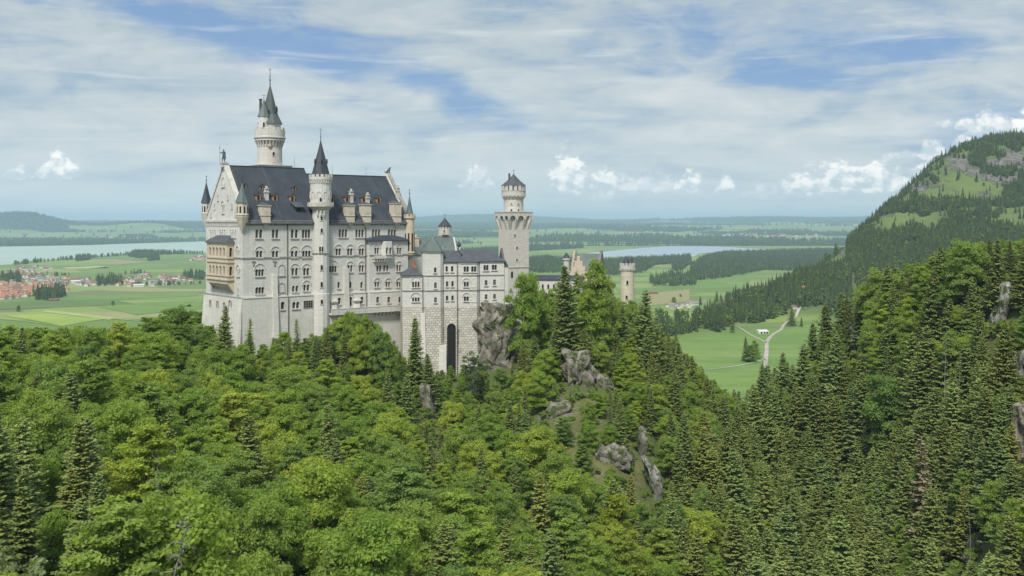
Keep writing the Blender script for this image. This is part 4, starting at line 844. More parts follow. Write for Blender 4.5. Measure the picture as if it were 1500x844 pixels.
def knights_house():
    """green-roofed house with a stair turret standing in the court behind the wing"""
    Y = 395.0; Z = lambda y: (HZ - y) * Y / F; q = Y / F; X = (635 - 750) * q
    root = empty('courtyard_house', (X, Y, -50), R(16), label='house with green copper roof and pale gable seen above the low wing', cat='house')
    w = MB(); w.box(-8, 9.5, 0, 11, -50, Z(372)); build('wall', w, ['limestone'], root)
    g = MB().basis((9.5, 0), (0, 1), (1, 0)); g.extrude([(0, Z(372)), (11, Z(372)), (5.5, Z(347.5))], -.6, 0); build('gable', g, ['tower_stone'], root)
    r = MB().basis((0, 0), (0, 1), (1, 0)); r.extrude([(-.5, Z(373.5)), (5.5, Z(348)), (11.5, Z(373.5)), (11.5, Z(372.5)), (5.5, Z(346.8)), (-.5, Z(372.5))], -8.5, 8.8); build('roof', r, ['copper'], root)
    r = MB(); r.box(4.8, 6.8, 5.0, 6.0, Z(352), Z(345.5)); r.box(4.5, 7.1, 4.8, 6.2, Z(345.5), Z(344.3)); build('chimney', r, ['pipe'], root)
    r = MB(); r.box(-7.6, -5.2, 2, 4, Z(370), Z(349)); r.box(-7.9, -4.9, 1.8, 4.2, Z(349), Z(347.8)); r.tube([(-6.3, 3, Z(348)), (-6.3, 3, Z(343))], [.35, .35], 6); build('chimney', r, ['sandstone'], root)
    k = MB(); k.lathe([(.3, Z(366)), (.5, Z(362)), (.9, Z(361.5)), (.85, Z(359)), (.1, Z(354.5))], (11.5, 6), 8); k.box(11.1, 11.9, 5.6, 6.4, Z(380), Z(366)); build('chimney', k, ['slate'], root)
    Y = 410.0; X = (651.6 - 750) * Y / F; q = Y / F
    root = empty('courtyard_tower', (X, Y, -50), 0, label='small round tower with dark cone roof behind the green-roofed house', cat='tower'); c = (0, 0); Z = lambda y: (HZ - y) * Y / F
    r1 = 8.2 * q; t = MB(); t.lathe([(r1, -50), (r1, Z(350))], c, 20); build('wall', t, ['tower_stone'], root)
    t = MB(); r2 = 9.6 * q; t.lathe([(r1, Z(348)), (r2, Z(345)), (r2, Z(335))], c, 20)
    for i in range(16): an = 2 * PI * i / 16; t.prism([(kk * math.cos(an + e), kk * math.sin(an + e)) for kk, e in ((r1, -.09), (r2 + .12, -.09), (r2 + .12, .09), (r1, .09))], Z(345.5), Z(342.5))
    t.ring_boxes(c, r2 - .5, r2, Z(335), Z(332), 14, .65); build('parapet', t, ['tower_stone'], root)
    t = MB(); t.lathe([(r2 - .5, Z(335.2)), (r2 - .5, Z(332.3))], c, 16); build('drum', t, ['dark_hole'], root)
    t = MB(); t.lathe([(10.3 * q, Z(332)), (.1, Z(319.5))], c, 12); build('roof', t, ['slate'], root); build('finial', finial(c, Z(320), 1.6, root, .16), ['iron'], root)
    fa = math.atan2(-Y, -X)
    for off, y in ((.25, 352), (-.1, 340.5)): round_window(root, c, r1 if y > 345 else r2, fa + off, Z(y), .5, 1.1)
knights_house()

def gatehouse():
    """gatehouse: ochre stepped-gable block with green roof, round gate towers, red brick front, linking curtain building"""
    Y = 470.0; q = Y / F; Z = lambda y: (HZ - y) * Y / F; X = (858 - 750) * q
    root = empty('gatehouse', (X, Y, -60), R(-18), label='ochre stepped-gable gatehouse with green roof half hidden behind tall trees', cat='gatehouse')
    w = MB(); w.box(-6.5, 6, 0, 11, -60, Z(397)); build('wall', w, ['sandstone'], root)
    for u, nm in ((-6.5, 0), (6.0, 1)):
        g = MB().basis((u, 0), (0, 1), (1, 0)); n = 5
        for i in range(n): hw = 5.8 * (1 - i / n); z0 = Z(397) + i * 1.75; g.box(5.5 - hw, 5.5 + hw, -.5, .5, z0, z0 + 1.75 + .5)
        build('gable', g, ['sandstone' if not nm else 'trim_dark'], root)
    r = MB().basis((0, 0), (0, 1), (1, 0)); r.extrude([(-.4, Z(398)), (5.5, Z(373)), (11.4, Z(398)), (11.4, Z(397)), (5.5, Z(372)), (-.4, Z(397))], -6.0, 5.5); build('roof', r, ['copper'], root)
    f = MB().basis((-1.5, -4), (1, 0), (0, -1)); f.box(-5.2, 3.4, -4, 0, -60, Z(405)); f.extrude([(-5.2, Z(405)), (3.4, Z(405)), (3.4, Z(397)), (2.2, Z(397)), (2.2, Z(390)), (1.0, Z(390)), (1.0, Z(382)), (-.2, Z(382)), (-.2, Z(375)), (-1.6, Z(375)), (-1.6, Z(382)), (-2.8, Z(382)), (-2.8, Z(390)), (-4.0, Z(390)), (-4.0, Z(397)), (-5.2, Z(397))], -.9, 0)
    build('stepped_front', f, ['sandstone'], root)
    f = MB(); f.lathe([(1.4, -60), (1.4, Z(382)), (1.8, Z(381)), (1.8, Z(378))], (-8.6, -2), 10); f.lathe([(1.4, Z(378)), (1.3, Z(377))], (-8.6, -2), 8); tt = build('turret', f, ['tower_stone'], root); f = MB(); f.lathe([(1.9, Z(378)), (.1, Z(370))], (-8.6, -2), 8); build('roof', f, ['slate'], tt, sub=True)
    f = MB(); f.box(-3, 9, -9, -3.9, -60, Z(462)); build('forecourt_block', f, ['red_brick'], root)
    f = MB(); f.box(3, 10, -9.4, -9.02, -60, Z(440)); build('forecourt_wall', f, ['white_plaster'], root)
    for i in range(3): k = MB().basis((4.2 + i * 2, -9.4), (1, 0), (0, -1)); k.extrude(arch(0, Z(462), .9, 2.2), .002, .03); build('window', k, ['dark_hole'], root)
    Y = 450.0; q = Y / F; Z = lambda y: (HZ - y) * Y / F; X = (919 - 750) * q
    root = empty('gate_tower', (X, Y, -60), 0, label='round crenellated gate tower of pale ochre stone at the end of the castle ridge', cat='tower'); c = (0, 0)
    r1 = 10 * q; t = MB(); t.lathe([(r1 + .2, -60), (r1, Z(397))], c, 24); build('wall', t, ['ochre_stone'], root)
    t = MB(); r2 = 11.3 * q; t.lathe([(r1 - .01, Z(396.5)), (r2, Z(393.5)), (r2, Z(388.8)), (r1 - .4, Z(388.7))], c, 24); t.ring_boxes(c, r2 - .5, r2, Z(388.6), Z(385.4), 14, .58)
    for i in range(22): an = 2 * PI * i / 22; t.prism([(kk * math.cos(an + e), kk * math.sin(an + e)) for kk, e in ((r1, -.06), (r2 + .1, -.06), (r2 + .1, .06), (r1, .06))], Z(396), Z(392.8))
    build('parapet', t, ['trim'], root)
    t = MB(); t.lathe([(r1 * .72, Z(388.6)), (r1 * .4, Z(381)), (.2, Z(375.5))], (-.6, 0), 10); build('roof', t, ['slate'], root)
    t = MB(); t.box(1.5, 2.4, -.5, .5, Z(388.6), Z(377.5)); t.box(1.2, 2.7, -.8, .8, Z(381), Z(377.5)); build('chimney', t, ['pipe'], root)
    fa = math.atan2(-Y, -X)
    for off, y in ((.0, 416.5), (-.1, 438)): round_window(root, c, r1 + .03, fa + off, Z(y), .9, 1.8)
    Y = 440.0; q = Y / F; Z = lambda y: (HZ - y) * Y / F; X = (806 - 750) * q
    root = empty('linking_building', (X, Y, -60), R(-6), label='long low pale building with flat dark roof between square tower and gatehouse', cat='building')
    w = MB(); w.box(-11, 14, 0, 9, -60, Z(410)); build('wall', w, ['limestone'], root)
    w = MB(); w.prism([(-11.5, -.5), (14.5, -.5), (14.5, 9.5), (-11.5, 9.5)], Z(410), Z(404), [(-10, 4), (13, 4), (13, 5), (-10, 5)]); build('roof', w, ['slate'], root)
    for i in range(9): k = MB().basis((-8 + i * 2.4, 0), (1, 0), (0, -1)); k.extrude(arch(0, Z(424), .8, 2.2), .002, .03); build('window', k, ['dark_hole'], root)
gatehouse()

# ------------------------------------------------------------------ terrain
def tps_fit(pts):
    P = np.array([(a, b) for a, b, c in pts], float); z = np.array([c for a, b, c in pts], float); sc = 100.0; P = P / sc
    d = np.linalg.norm(P[:, None] - P[None], axis=2); K = np.where(d > 0, d * d * np.log(d + 1e-12), 0); n = len(P)
    A = np.zeros((n + 3, n + 3)); A[:n, :n] = K + np.eye(n) * .02; A[:n, n] = 1; A[:n, n + 1:] = P; A[n, :n] = 1; A[n + 1:, :n] = P.T
    w = np.linalg.solve(A, np.concatenate([z, [0, 0, 0]]))
    def f(X, Y):
        X = np.asarray(X, float); sh = X.shape; Q = np.stack([X.ravel(), np.asarray(Y, float).ravel()], 1) / sc; out = np.zeros(len(Q))
        for i in range(0, len(Q), 20000):
            q = Q[i:i + 20000]; dd = np.linalg.norm(q[:, None] - P[None], axis=2); out[i:i + 20000] = np.where(dd > 0, dd * dd * np.log(dd + 1e-12), 0) @ w[:n] + w[n] + q @ w[n + 1:]
        return out.reshape(sh)
    return f

HC = []      # (px, Y, canopy py, tree height)
def hc(px, Y, py, h=14): HC.append(((px - 750) * Y / F, Y, (HZ - py) * Y / F - h))
def hz_(px, Y, z): HC.append(((px - 750) * Y / F, Y, z))
for a in [(-150, 250, 480), (-150, 120, 640), (-150, 80, 900), (0, 260, 480), (0, 200, 545), (0, 150, 640), (0, 110, 760), (0, 85, 900), (100, 255, 485), (100, 190, 600), (100, 140, 700), (100, 105, 800), (100, 85, 900),
          (200, 290, 482), (200, 220, 560), (200, 160, 680), (200, 110, 800), (200, 88, 900), (285, 325, 470, 11), (300, 270, 520), (300, 210, 620), (300, 160, 720), (300, 120, 830),
          (340, 312, 508, 9), (400, 318, 505, 8), (450, 322, 484, 8), (515, 330, 462, 7), (560, 333, 502, 7), (600, 333, 525, 8), (640, 334, 548, 7), (700, 334, 552, 6), (745, 340, 520, 9),
          (765, 385, 425, 13), (830, 400, 425, 14), (880, 400, 420, 14), (930, 395, 455, 13), (400, 270, 570), (400, 220, 640), (400, 170, 760), (400, 130, 900),
          (500, 270, 580), (500, 215, 680), (500, 175, 780), (500, 140, 900), (600, 275, 610), (600, 225, 680), (600, 175, 790), (600, 140, 900), (700, 290, 600, 12), (700, 240, 660), (700, 185, 770), (700, 150, 880),
          (780, 335, 500, 10), (780, 285, 590, 8), (780, 240, 690, 9), (780, 190, 800), (860, 345, 480, 12), (860, 312, 530, 6), (860, 285, 600, 5), (860, 255, 690, 6), (860, 215, 770, 10), (860, 170, 880),
          (940, 360, 465), (940, 320, 530, 12), (940, 285, 610, 9), (940, 250, 700, 9), (940, 215, 800), (1000, 350, 520), (1000, 310, 590), (1000, 260, 700), (1000, 220, 820), (1050, 340, 575), (1050, 290, 660), (1050, 240, 780),
          (1100, 330, 630), (1100, 270, 740), (1100, 230, 850), (1110, 650, 590), (1130, 520, 640), (1180, 420, 665), (1250, 330, 730), (1330, 250, 855), (1150, 600, 575), (1200, 500, 560), (1240, 430, 510), (1250, 395, 445),
          (1300, 380, 415), (1340, 350, 390), (1400, 330, 378), (1470, 310, 370), (1560, 300, 360), (1650, 290, 350), (1300, 340, 530), (1350, 320, 565), (1350, 280, 700), (1450, 300, 460), (1450, 260, 610), (1450, 230, 745), (1450, 210, 855),
          (1540, 260, 510), (1540, 230, 625), (1540, 205, 765), (1540, 190, 885), (1650, 200, 600)]: hc(*a)
for a in [(0, 400, -75), (150, 420, -80), (240, 440, -72), (1000, 450, -97), (950, 520, -104), (1100, 450, -120), (900, 560, -100), (700, 600, -105), (400, 600, -105), (1080, 620, -132), (700, 430, -46), (500, 420, -45), (380, 400, -48), (850, 460, -50),
          (920, 450, -54), (1300, 480, -80), (1400, 450, -60), (1500, 450, -55), (1600, 500, -60), (1250, 560, -112), (1200, 700, -136), (1350, 650, -122), (1000, 150, -95), (1200, 150, -100), (1400, 130, -90), (700, 100, -70), (300, 70, -55),
          (0, 50, -45), (900, 750, -156), (300, 750, -156), (0, 600, -130), (1100, 850, -156), (1300, 850, -156), (1500, 850, -150), (-300, 500, -110), (-300, 300, -70), (1800, 500, -60), (1800, 300, -40), (1100, 760, -150), (1000, 680, -145), (1700, 850, -130)]: hz_(*a)
for px in (352, 400, 460, 520, 580): Y = 331 + (px - 352) * .16; hz_(px, Y, (HZ - {352: 512, 400: 505, 460: 492, 520: 490, 580: 505}[px]) * Y / F - 3)
HILL = tps_fit(HC)
rs = np.random.RandomState(3); WAVES = [(rs.uniform(-1, 1), rs.uniform(-1, 1), rs.uniform(0, 6.28), 2 ** rs.uniform(0, 3)) for _ in range(22)]
def ripple(X, Y, L0):
    o = 0
    for a, b, p, f in WAVES: o = o + np.sin((a * X + b * Y) * f / L0 * 2 + p) / f
    return o / 3
def hill(X, Y): return HILL(X, Y) + ripple(X, Y, 45) * 1.2

MC = []
for px, py, Y in [(1500, 203, 2600), (1470, 207, 2620), (1440, 214, 2600), (1400, 227, 2500), (1370, 247, 2420), (1340, 271, 2300), (1300, 302, 2200), (1270, 330, 2150), (1250, 352, 2100), (1225, 375, 2000), (1200, 398, 1900), (1160, 415, 1800), (1120, 425, 1720), (1060, 440, 1600),
                  (1000, 470, 1400), (1560, 195, 2650), (1650, 180, 2700), (1450, 260, 2350), (1400, 290, 2200), (1350, 320, 2050), (1300, 350, 1950), (1250, 390, 1850), (1500, 290, 2200), (1500, 350, 1850), (1400, 370, 1800), (1450, 330, 1950), (1300, 400, 1650), (1250, 430, 1600),
                  (1200, 450, 1560), (1320, 440, 1500), (1400, 420, 1450), (1600, 300, 2000), (1600, 380, 1600)]: MC.append(((px - 750) * Y / F, Y, (HZ - py) * Y / F))
for px, Y, z in [(1600, 3300, 90), (1500, 3300, 60), (1400, 3000, 0), (1320, 2800, -70), (1250, 2500, -140), (1200, 2300, -190), (1100, 2100, -200), (1000, 1800, -190), (950, 1450, -175), (1000, 1000, -175), (1100, 1150, -170), (1240, 1250, -150), (1400, 1200, -120),
                 (1600, 1300, -60), (1700, 1000, -90), (1500, 900, -145), (1300, 900, -165), (1800, 2600, 260), (1200, 1400, -150), (1120, 1450, -160), (1060, 1480, -152), (1900, 3300, 150)]: MC.append(((px - 750) * Y / F, Y, z))
MTN = tps_fit(MC)
def valley(X, Y):
    X = np.asarray(X, float); Y = np.asarray(Y, float); px = 750 + F * X / Y
    z = -140 - 48 * ss(1350, 2900, Y)
    s = np.interp(px, [500, 800], [10300, 8100]); q = Y / s
    up = np.interp(q, [1, 1.12, 1.3, 1.6, 2.1, 3, 4.2], [0, 18, 48, 84, 128, 150, 165])
    z = z + up + ripple(X, Y, 2600) * 34 * ss(1.05, 1.6, q)
    for cx, cy, sx, sy, h in ((-7000, 14500, 560, 900, 175), (-7500, 14800, 900, 1100, 95), (-5600, 15500, 500, 900, 60), (-4700, 16500, 900, 900, 50), (-3300, 17500, 1300, 1200, 55), (-1600, 30000, 2400, 2500, 150), (500, 30000, 3000, 2500, 70), (5200, 24000, 2200, 2500, 90), (9000, 26000, 3500, 2500, 130), (-9500, 15500, 900, 900, 120)):
        z = z + h * np.exp(-((X - cx) / sx) ** 2 - ((Y - cy) / sy) ** 2)
    return z
def ground(X, Y):
    X = np.asarray(X, float); Y = np.asarray(Y, float); z = valley(X, Y); m = MTN(X, Y) + ripple(X, Y, 190) * 9 + ripple(X + 300, Y, 60) * 3.5
    ok = (Y < 3600) & (X > -200 + 0 * Y); m = np.where(ok & (X > 100), m, -999)
    d = np.clip(m - z, -999, None); k = 6.0
    return np.where(d > k, m, np.where(d > -k, z + (d + k) ** 2 / (4 * k), z)), d

def grid_mesh(name, X, Y, Z, attrs=None, mats=()):
    h, w = X.shape; me = bpy.data.meshes.new(name); me.vertices.add(h * w); me.vertices.foreach_set('co', np.stack([X, Y, Z], 2).reshape(-1).astype('f'))
    i = np.arange(h * w).reshape(h, w); f = np.stack([i[:-1, :-1], i[:-1, 1:], i[1:, 1:], i[1:, :-1]], 2).reshape(-1, 4); quads(me, f)
    me.polygons.foreach_set('use_smooth', np.ones(len(f), bool))
    for k, v in (attrs or {}).items(): a = me.attributes.new(k, 'FLOAT', 'POINT'); a.data.foreach_set('value', v.reshape(-1).astype('f'))
    for m in mats: me.materials.append(m)
    me.update(); return me
def quads(me, f):
    n = len(f); me.loops.add(n * 4); me.loops.foreach_set('vertex_index', f.reshape(-1).astype('i')); me.polygons.add(n); me.polygons.foreach_set('loop_start', np.arange(0, n * 4, 4).astype('i')); me.polygons.foreach_set('loop_total', np.full(n, 4, 'i'))

def mat_terrain():
    m, t, b, _ = new_mat('plain_ground'); co = t.node('ShaderNodeTexCoord').outputs['Object']; x, y, z = t.sep(co)
    w = t.noise(t.vm('MULTIPLY', co, (1 / 700,) * 3), 1, 3, .5)
    vv = t.vm('ADD', t.vm('MULTIPLY', co, (1 / 420, 1 / 190, 0)), t.comb(t.m('MULTIPLY', w, 1.6), t.m('MULTIPLY', w, .8)))
    vo = t.node('ShaderNodeTexVoronoi'); vo.distance = 'CHEBYCHEV'; t.set(vo, 'Vector', vv); vo.inputs['Scale'].default_value = 1.0; vo.inputs['Randomness'].default_value = .85
    r = t.sep(vo.outputs['Color'])[0]
    c = t.ramp(r, [(0, (.125, .215, .055)), (.22, (.17, .275, .07)), (.38, (.14, .21, .07)), (.5, (.22, .31, .085)), (.64, (.15, .18, .085)), (.76, (.26, .31, .11)), (.88, (.31, .31, .15)), (.95, (.13, .21, .055))], 'CONSTANT')
    c = t.mix(.12, c, (.16, .235, .07))
    n = t.noise(t.vm('MULTIPLY', co, (1 / 60, 1 / 16, .01)), 1, 5, .6); c = t.mix(t.mr(n, .3, .75), c, t.mix(.5, c, (.21, .22, .10)))
    n = t.noise(t.vm('MULTIPLY', co, (1 / 9, 1 / 9, .1)), 1, 3, .6); c = t.mix(t.m('MULTIPLY', t.mr(n, .45, .8), .3), c, (.09, .16, .035))
    # mountain: grass with grey rock ribs
    at = t.node('ShaderNodeAttribute'); at.attribute_name = 'mountain'; mt = at.outputs['Fac']
    g1 = t.noise(t.vm('MULTIPLY', co, (1 / 120,) * 3), 1, 5, .6); gc = t.mix(t.mr(g1, .35, .65), (.13, .175, .055), (.09, .13, .048))
    g2 = t.noise(t.vm('MULTIPLY', co, (1 / 14,) * 3), 1, 4, .7); gc = t.mix(t.m('MULTIPLY', t.mr(g2, .5, .7), .45), gc, (.16, .17, .075))
    nb = t.noise(t.vm('ADD', t.vm('MULTIPLY', co, (1 / 120, 1 / 120, 1 / 45)), (3.1, 1.7, 0)), 1, 8, .75); ac = t.node('ShaderNodeAttribute'); ac.attribute_name = 'crag'; nb = t.m('ADD', nb, t.m('SUBTRACT', t.m('MULTIPLY', ac.outputs['Fac'], .085), .04))
    rk = t.noise(t.vm('MULTIPLY', co, (1 / 12, 1 / 12, 1 / 5)), 1, 6, .75); rc = t.ramp(rk, [(.35, (.07, .068, .062)), (.5, (.15, .14, .13)), (.68, (.28, .25, .22))])
    mc = t.mix(t.mr(nb, .535, .575), gc, rc)
    aw = t.node('ShaderNodeAttribute'); aw.attribute_name = 'wooded'; c = t.mix(aw.outputs['Fac'], c, (.035, .06, .028))
    c = t.mix(mt, c, mc)
    t.set(b, 'Base Color', c); b.inputs['Roughness'].default_value = .95; b.inputs['Specular IOR Level'].default_value = .1
    bp = t.node('ShaderNodeBump'); bp.inputs['Strength'].default_value = 1; bp.inputs['Distance'].default_value = 3
    t.set(bp, 'Height', t.m('MULTIPLY', rk, t.m('MULTIPLY', mt, t.mr(nb, .53, .58)))); t.set(b, 'Normal', bp.outputs[0]); return m
def wooded(X, Y):
    """how wooded the far country is; above .34 it is forest"""
    px = 750 + F * X / Y; nz = ripple(X, Y, 1500) * 1.0 + .7 * ripple(X * .5 + 5000, Y, 500); s0 = np.interp(px, [500, 800], [10300, 8100])
    b = np.zeros(np.shape(X)) + 1.9 * np.exp(-((X + 7000) / 1000) ** 2 - ((Y - 14500) / 1100) ** 2) + 1.2 * ((px > 130) & (px < 320) & (Y > 15000) & (Y < 20000)) + .9 * ((Y > s0) & (Y < s0 * 1.03)) + 1.0 * ((px > 760) & (px < 1100) & (Y > 9000) & (Y < 10300)) + 1.0 * (Y > 22000)
    b = b - .8 * ((px < 320) & (Y > s0 * 1.04) & (Y < 13300) & (X > -9000)) - .5 * ((px > 1100) & (px < 1250) & (Y > 9500) & (Y < 12000)) + 1.2 * ((px > 1000) & (px < 1260) & (Y > 8100) & (Y < 9300)) + .4 * ((px > 560) & (px < 760))
    return nz + b
rows, cols = 520, 520
yy = np.exp(np.linspace(math.log(470), math.log(46000), rows)); pp = np.linspace(-420, 1920, cols); PX, YY = np.meshgrid(pp, yy); XX = (PX - 750) * YY / F
ZZ, DD = ground(XX, YY)
o = link('ground', grid_mesh('ground', XX, YY, ZZ, {'mountain': ss(-4, 12, DD), 'crag': np.clip(sum(np.exp(-((XX - a) / r) ** 2 - ((YY - b_) / (r * 1.3)) ** 2) * h for a, b_, r, h in ((1113, 2330, 110, 1), (1010, 2480, 60, .8), (880, 2260, 70, .8), (735, 2120, 60, 1), (760, 2200, 50, .7), (1200, 2250, 90, .9))), 0, 1), 'wooded': ss(.24, .44, wooded(XX, YY)) * ss(7800, 8300, YY)}, [mat_terrain()])); o['kind'] = 'structure'

def mat_hill():
    m, t, b, _ = new_mat('forest_floor'); co = t.node('ShaderNodeTexCoord').outputs['Object']
    n = t.noise(co, .06, 6, .65); c = t.mix(t.mr(n, .4, .62), (.09, .125, .042), (.12, .135, .055))
    n2 = t.noise(co, .6, 5, .7); c = t.mix(t.mr(n2, .5, .7), c, (.13, .125, .065))
    at = t.node('ShaderNodeAttribute'); at.attribute_name = 'rocky'; k = t.noise(t.vm('MULTIPLY', co, (1, 1, .6)), .22, 7, .75)
    rc = t.ramp(t.noise(co, 1.2, 6, .75), [(.3, (.08, .075, .065)), (.5, (.18, .165, .145)), (.68, (.32, .30, .27))])
    gr = t.mix(t.mr(t.noise(co, .5, 4, .7), .35, .65), (.10, .125, .04), (.155, .15, .065))
    c = t.mix(at.outputs['Fac'], c, gr); c = t.mix(t.mr(t.m('ADD', k, t.m('MULTIPLY', at.outputs['Fac'], .06)), .60, .66), c, rc)
    t.set(b, 'Base Color', c); b.inputs['Roughness'].default_value = 1; b.inputs['Specular IOR Level'].default_value = .1
    bp = t.node('ShaderNodeBump'); bp.inputs['Distance'].default_value = .8; t.set(bp, 'Height', n2); t.set(b, 'Normal', bp.outputs[0]); return m
def rocky(px, Y):
    e = ((px - 862) / 92) ** 2 + ((Y - 278) / 34) ** 2; e2 = ((px - 625) / 28) ** 2 + ((Y - 290) / 26) ** 2
    return np.maximum(1 - ss(.5, 1.2, e), .8 * (1 - ss(.5, 1.2, e2)))
gy = np.linspace(42, 900, 360); gp = np.linspace(-420, 1920, 420); PX, YY = np.meshgrid(gp, gy); XX = (PX - 750) * YY / F; ZZ = hill(XX, YY)
rk = rocky(PX, YY)
ZZ = ZZ + rk * ripple(XX * 3, YY * 3, 20) * 1.6
o = link('hillside', grid_mesh('hillside', XX, YY, ZZ, {'rocky': rk}, [mat_hill()])); o['kind'] = 'structure'

def plane_pt(px, py, it=40):
    """photo pixel -> point of the valley ground"""
    Y = 140 * F / max(py - HZ, 4)
    for _ in range(it):
        z = float(valley((px - 750) * Y / F, Y)); Yn = -z * F / max(py - HZ, 1.5); Y = .5 * Y + .5 * Yn
    return (px - 750) * Y / F, Y
def lake(name, pts, mat):
    w = [plane_pt(*p) for p in pts]; bm = bmesh.new(); vs = [bm.verts.new((x, y, -187.2)) for x, y in w]; f = bm.faces.new(vs); bmesh.ops.triangulate(bm, faces=[f]); me = bpy.data.meshes.new(name); bm.to_mesh(me); bm.free()
    for p in me.polygons:
        if p.normal.z < 0: p.flip()
    me.materials.append(mat); o = link(name, me); o['kind'] = 'structure'; return o
def water(name, col, rough):
    m, t, b, _ = new_mat(name); co = t.node('ShaderNodeTexCoord').outputs['Object']; n = t.noise(t.vm('MULTIPLY', co, (1 / 900, 1 / 260, 1)), 1, 4, .6)
    t.set(b, 'Base Color', t.mix(t.mr(n, .3, .7), col, tuple(c * .86 for c in col))); b.inputs['Roughness'].default_value = rough; b.inputs['Specular IOR Level'].default_value = .4
    bp = t.node('ShaderNodeBump'); bp.inputs['Strength'].default_value = .4; bp.inputs['Distance'].default_value = 1; t.set(bp, 'Height', t.noise(t.vm('MULTIPLY', co, (.05, .05, 1)), 1, 3, .6)); t.set(b, 'Normal', bp.outputs[0]); return m
FORG = [(-420, 398), (-150, 396), (0, 388.5), (14, 388), (26, 384.3), (60, 382), (117, 377.8), (150, 375.5), (195, 371), (261, 371.8), (300, 370.7), (360, 369), (430, 366), (430, 354), (300, 353.9), (240, 355.6), (182, 357.4), (130, 359.3), (60, 360.5), (0, 361.6), (-150, 362), (-420, 363)]
BANN = [(855, 371.7), (900, 367.3), (930, 364.5), (973, 361), (1027, 360.2), (1060, 361.8), (1093, 364), (1130, 366), (1131, 367.6), (1100, 367.8), (1060, 369.5), (1023, 371.7), (1018, 376), (973, 377.5), (927, 376), (887, 377), (860, 376)]
lake('lake', FORG, water('turquoise_water', (.38, .48, .39), .42)); lake('lake', BANN, water('pale_water', (.33, .40, .45), .3))

def sheet_mat(name, col, col2):
    m, t, b, _ = new_mat(name); co = t.node('ShaderNodeTexCoord').outputs['Object']; n = t.noise(t.vm('MULTIPLY', co, (.012, .03, .01)), 1, 6, .65); c = t.mix(t.mr(n, .38, .62), col, col2); n2 = t.noise(t.vm('MULTIPLY', co, (.09, .14, .1)), 1, 5, .7); c = t.mix(t.m('MULTIPLY', t.mr(n2, .45, .7), .55), c, tuple(q * .68 for q in col)); n3 = t.noise(t.vm('MULTIPLY', co, (.006, .011, .01)), 1, 4, .6); c = t.mix(t.m('MULTIPLY', t.mr(n3, .5, .66), .5), c, (col[0] * 1.35, col[1] * 1.08, col[2] * 1.5)); t.set(b, 'Base Color', c); b.inputs['Roughness'].default_value = .95; b.inputs['Specular IOR Level'].default_value = .1; return m
FM = {'bright': sheet_mat('meadow_bright', (.27, .36, .08), (.22, .32, .08)), 'pale': sheet_mat('meadow_pale', (.36, .40, .17), (.32, .37, .15)), 'dark': sheet_mat('meadow_dark', (.13, .20, .065), (.115, .175, .06)), 'tan': sheet_mat('meadow_tan', (.30, .27, .14), (.25, .26, .12)),
      'green': sheet_mat('meadow_green', (.175, .265, .075), (.13, .215, .06)), 'gravel': sheet_mat('gravel', (.42, .40, .34), (.33, .32, .27))}
def zoff(x, y): return float(ground(np.array([x]), np.array([y]))[0][0])
def field(q, mat, lift=.5, name='field'):
    c = [np.array(plane_pt(*p)) for p in q]; n = 14; X = np.zeros((n, n)); Y = X.copy()
    for i in range(n):
        for j in range(n): a, b_ = i / (n - 1), j / (n - 1); p = (1 - a) * ((1 - b_) * c[0] + b_ * c[1]) + a * ((1 - b_) * c[3] + b_ * c[2]); X[i, j], Y[i, j] = p
    Z = ground(X, Y)[0] + lift; o = link(name, grid_mesh(name, X, Y, Z, None, [FM[mat]])); o['kind'] = 'structure'
    for p in o.data.polygons:
        if p.normal.z < 0: p.flip()
for q, m in [(((8, 463), (55, 457.5), (152, 468), (92, 478)), 'bright'), (((0, 472), (88, 481), (100, 488), (-20, 486)), 'green'), (((70, 455), (170, 466), (160, 469), (60, 457)), 'pale'), (((110, 433), (290, 428), (290, 434), (110, 441)), 'green'),
             (((110, 395), (220, 386), (260, 390), (130, 402)), 'green'), (((92, 392), (150, 390), (160, 393), (98, 394)), 'pale'), (((0, 442), (160, 438), (200, 446), (0, 454)), 'dark'), (((140, 449), (290, 440), (300, 452), (200, 462)), 'green'),
             (((140, 386), (185, 382), (215, 384), (170, 388)), 'tan'), (((930, 404), (1000, 397), (1060, 398), (1000, 408)), 'green'), (((950, 420), (1080, 405), (1110, 402), (1085, 424)), 'green'), (((948, 430), (1010, 424), (1010, 442), (940, 450)), 'tan'),
             (((985, 500), (1245, 470), (1245, 560), (985, 600)), 'green'), (((190, 372.5), (250, 372), (300, 378), (180, 381)), 'green'), (((940, 388), (1010, 380), (1012, 384), (945, 394)), 'tan')]: field(q, m)
def ribbon(name, pts, w, mat, lift=.8, n=12):
    c = [np.array(plane_pt(*p)) for p in pts]; P = []
    for a, b_ in zip(c[:-1], c[1:]):
        for i in range(n): P.append(a + (b_ - a) * i / n)
    P.append(c[-1]); P = np.array(P); T = np.gradient(P, axis=0); T /= np.linalg.norm(T, axis=1)[:, None]; N = np.stack([-T[:, 1], T[:, 0]], 1)
    A = P + N * w / 2; B = P - N * w / 2; X = np.stack([A[:, 0], B[:, 0]], 1); Y = np.stack([A[:, 1], B[:, 1]], 1); o = link(name, grid_mesh(name, X, Y, ground(X, Y)[0] + lift, None, [FM[mat]])); o['kind'] = 'structure'
    for p in o.data.polygons:
        if p.normal.z < 0: p.flip()
ribbon('path', [(1121, 540), (1123, 515), (1123, 503), (1126, 497), (1133, 490), (1144, 484), (1148, 477), (1152, 473)], 4.2, 'gravel'); ribbon('path', [(1123, 503), (1112, 497.5), (1096, 489.5), (1074, 480)], 2.8, 'gravel')
